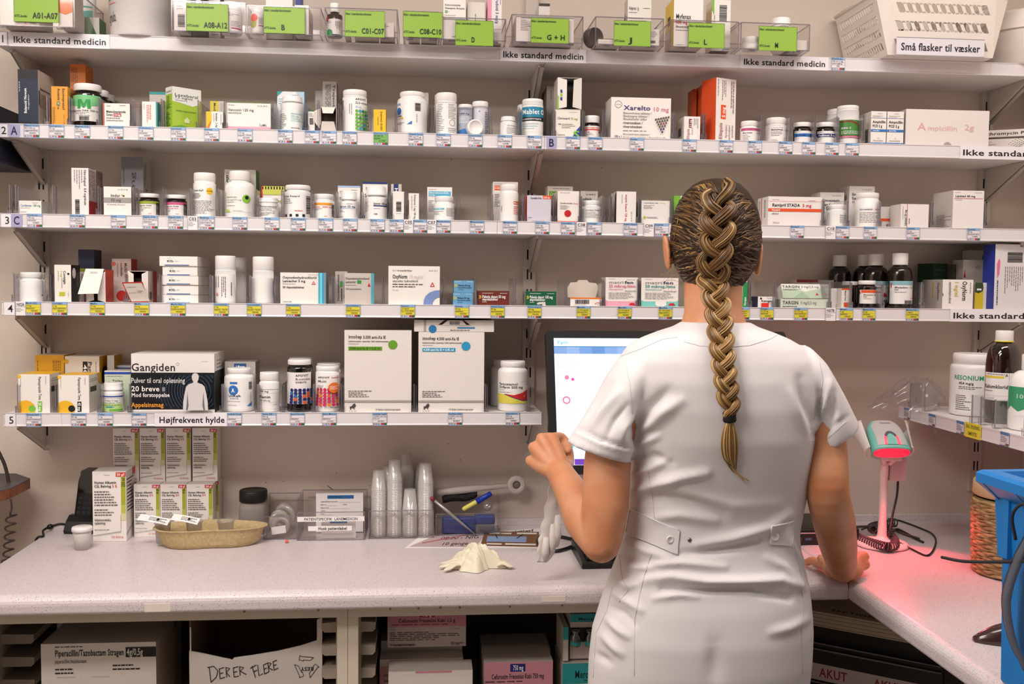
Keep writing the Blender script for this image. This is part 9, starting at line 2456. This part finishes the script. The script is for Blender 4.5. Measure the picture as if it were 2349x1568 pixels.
b = MB()
p0, p1 = br_pt(1673, 943, .008), br_pt(1674, 968, .008)
b.tube([p0, p0.lerp(p1, .15), p0.lerp(p1, .5), p0.lerp(p1, .85), p1], [.0095, .0118, .0112, .0118, .0095], mat('hair_tie', '0C0B0C', .8), 18)
b.build('hair_tie', hair)
b = MB()
for i in range(90):
    a, q = rnd.uniform(0, 6.28), math.sqrt(rnd.random())
    dx, dy = 19*q*math.cos(a), .006*q*math.sin(a)
    end = rnd.uniform(1050, 1086)
    P = [br_pt(1674+dx*.3, 964, .008+dy), br_pt(1673+dx*.8, 990, .010+dy), br_pt(1673+dx, 1025, .009+dy), br_pt(1676+dx*.75, 1055, .006+dy), br_pt(1684+dx*.25, end, .004)]
    b.tube(bez(P, 4), [.0014]*12+[.0012, .0010, .0008, .0006, .0004], rnd.choices(M_H, (.2, .8, 3, 4, 1.5))[0], 5)
for i in range(7):
    P = [br_pt(1680+rnd.uniform(-4, 4), 1070, .005), br_pt(1692+rnd.uniform(-4, 4), 1086, .005), br_pt(1712+rnd.uniform(-8, 8), 1102, .004)]
    b.tube(bez(P, 4), .0006, M_H[3], 4)
b.build('braid_tail', hair)
b = MB()
P = [on_hair(1560-10*t_/5, 502+48*t_/5, .0035) for t_ in range(6)]
P = [p for p in P if p]
b.tube(P, .0011, mat('pin_gold', '9A7A3A', .3, .8), 6)
b.build('hair_pin', hair)
b = MB()
for i in range(26):                                  # loose wisps at the nape
    sd = -1 if i % 2 else 1
    x0, y0 = (1556+rnd.uniform(-10, 25), 615+rnd.uniform(-20, 25)) if sd < 0 else (1712+rnd.uniform(-25, 8), 615+rnd.uniform(-20, 25))
    y_ = HC.y-.03
    P = [V3(x0, y0, y_)+Vector((-sd*.004, .008, 0)), V3(x0+sd*rnd.uniform(4, 25), y0+rnd.uniform(0, 25), y_), V3(x0+sd*rnd.uniform(0, 55), y0+rnd.uniform(-10, 55), y_)]
    b.tube(bez(P, 5), .00022, M_H[3], 4)
b.build('hair_wisps', hair)['kind'] = 'stuff'
# limp glove hanging from the left hand
b = MB()
top_ = V3(1276, 1092, -.52)
C_ = bez([top_, V3(1268, 1150, -.515), V3(1262, 1210, -.512), V3(1256, 1250, -.512), V3(1246, 1288, -.512)], 8)
wds = [.010, .014, .019, .021, .012]
n = len(C_)
rings = []
for j, c in enumerate(C_):
    t_ = j/(n-1)*4
    q = min(int(t_), 3)
    w = wds[q]+(wds[q+1]-wds[q])*(t_-q)
    rings.append([(c.x+w*math.cos(a)+.002*math.sin(9*t_), c.y+.0045*math.sin(a)+.0015*math.sin(3*a+2*t_), c.z) for a in [6.2832*i/20 for i in range(20)]])
b.loft(rings, mat('limp_glove', 'DCD4CE', .5), True)
for dx, l0, l1 in ((.009, 1200, 1270), (.018, 1180, 1252), (-.005, 1230, 1285)):
    a, c = V3(1258, l0, -.512), V3(1256, l1, -.512)
    b.tube([a+Vector((dx, -.003, 0)), a.lerp(c, .6)+Vector((dx*1.1, -.004, 0)), c+Vector((dx*1.0, -.003, 0))], [.006, .0085, .0045], mat('limp_glove', 'DCD4CE', .5), 12)
tag(b.build('disposable_glove'), 'limp white glove dangling from the nurse\'s left fist', 'glove')
# ---------------------------------------------------------------- tidy up
bpy.data.objects.remove(_to)
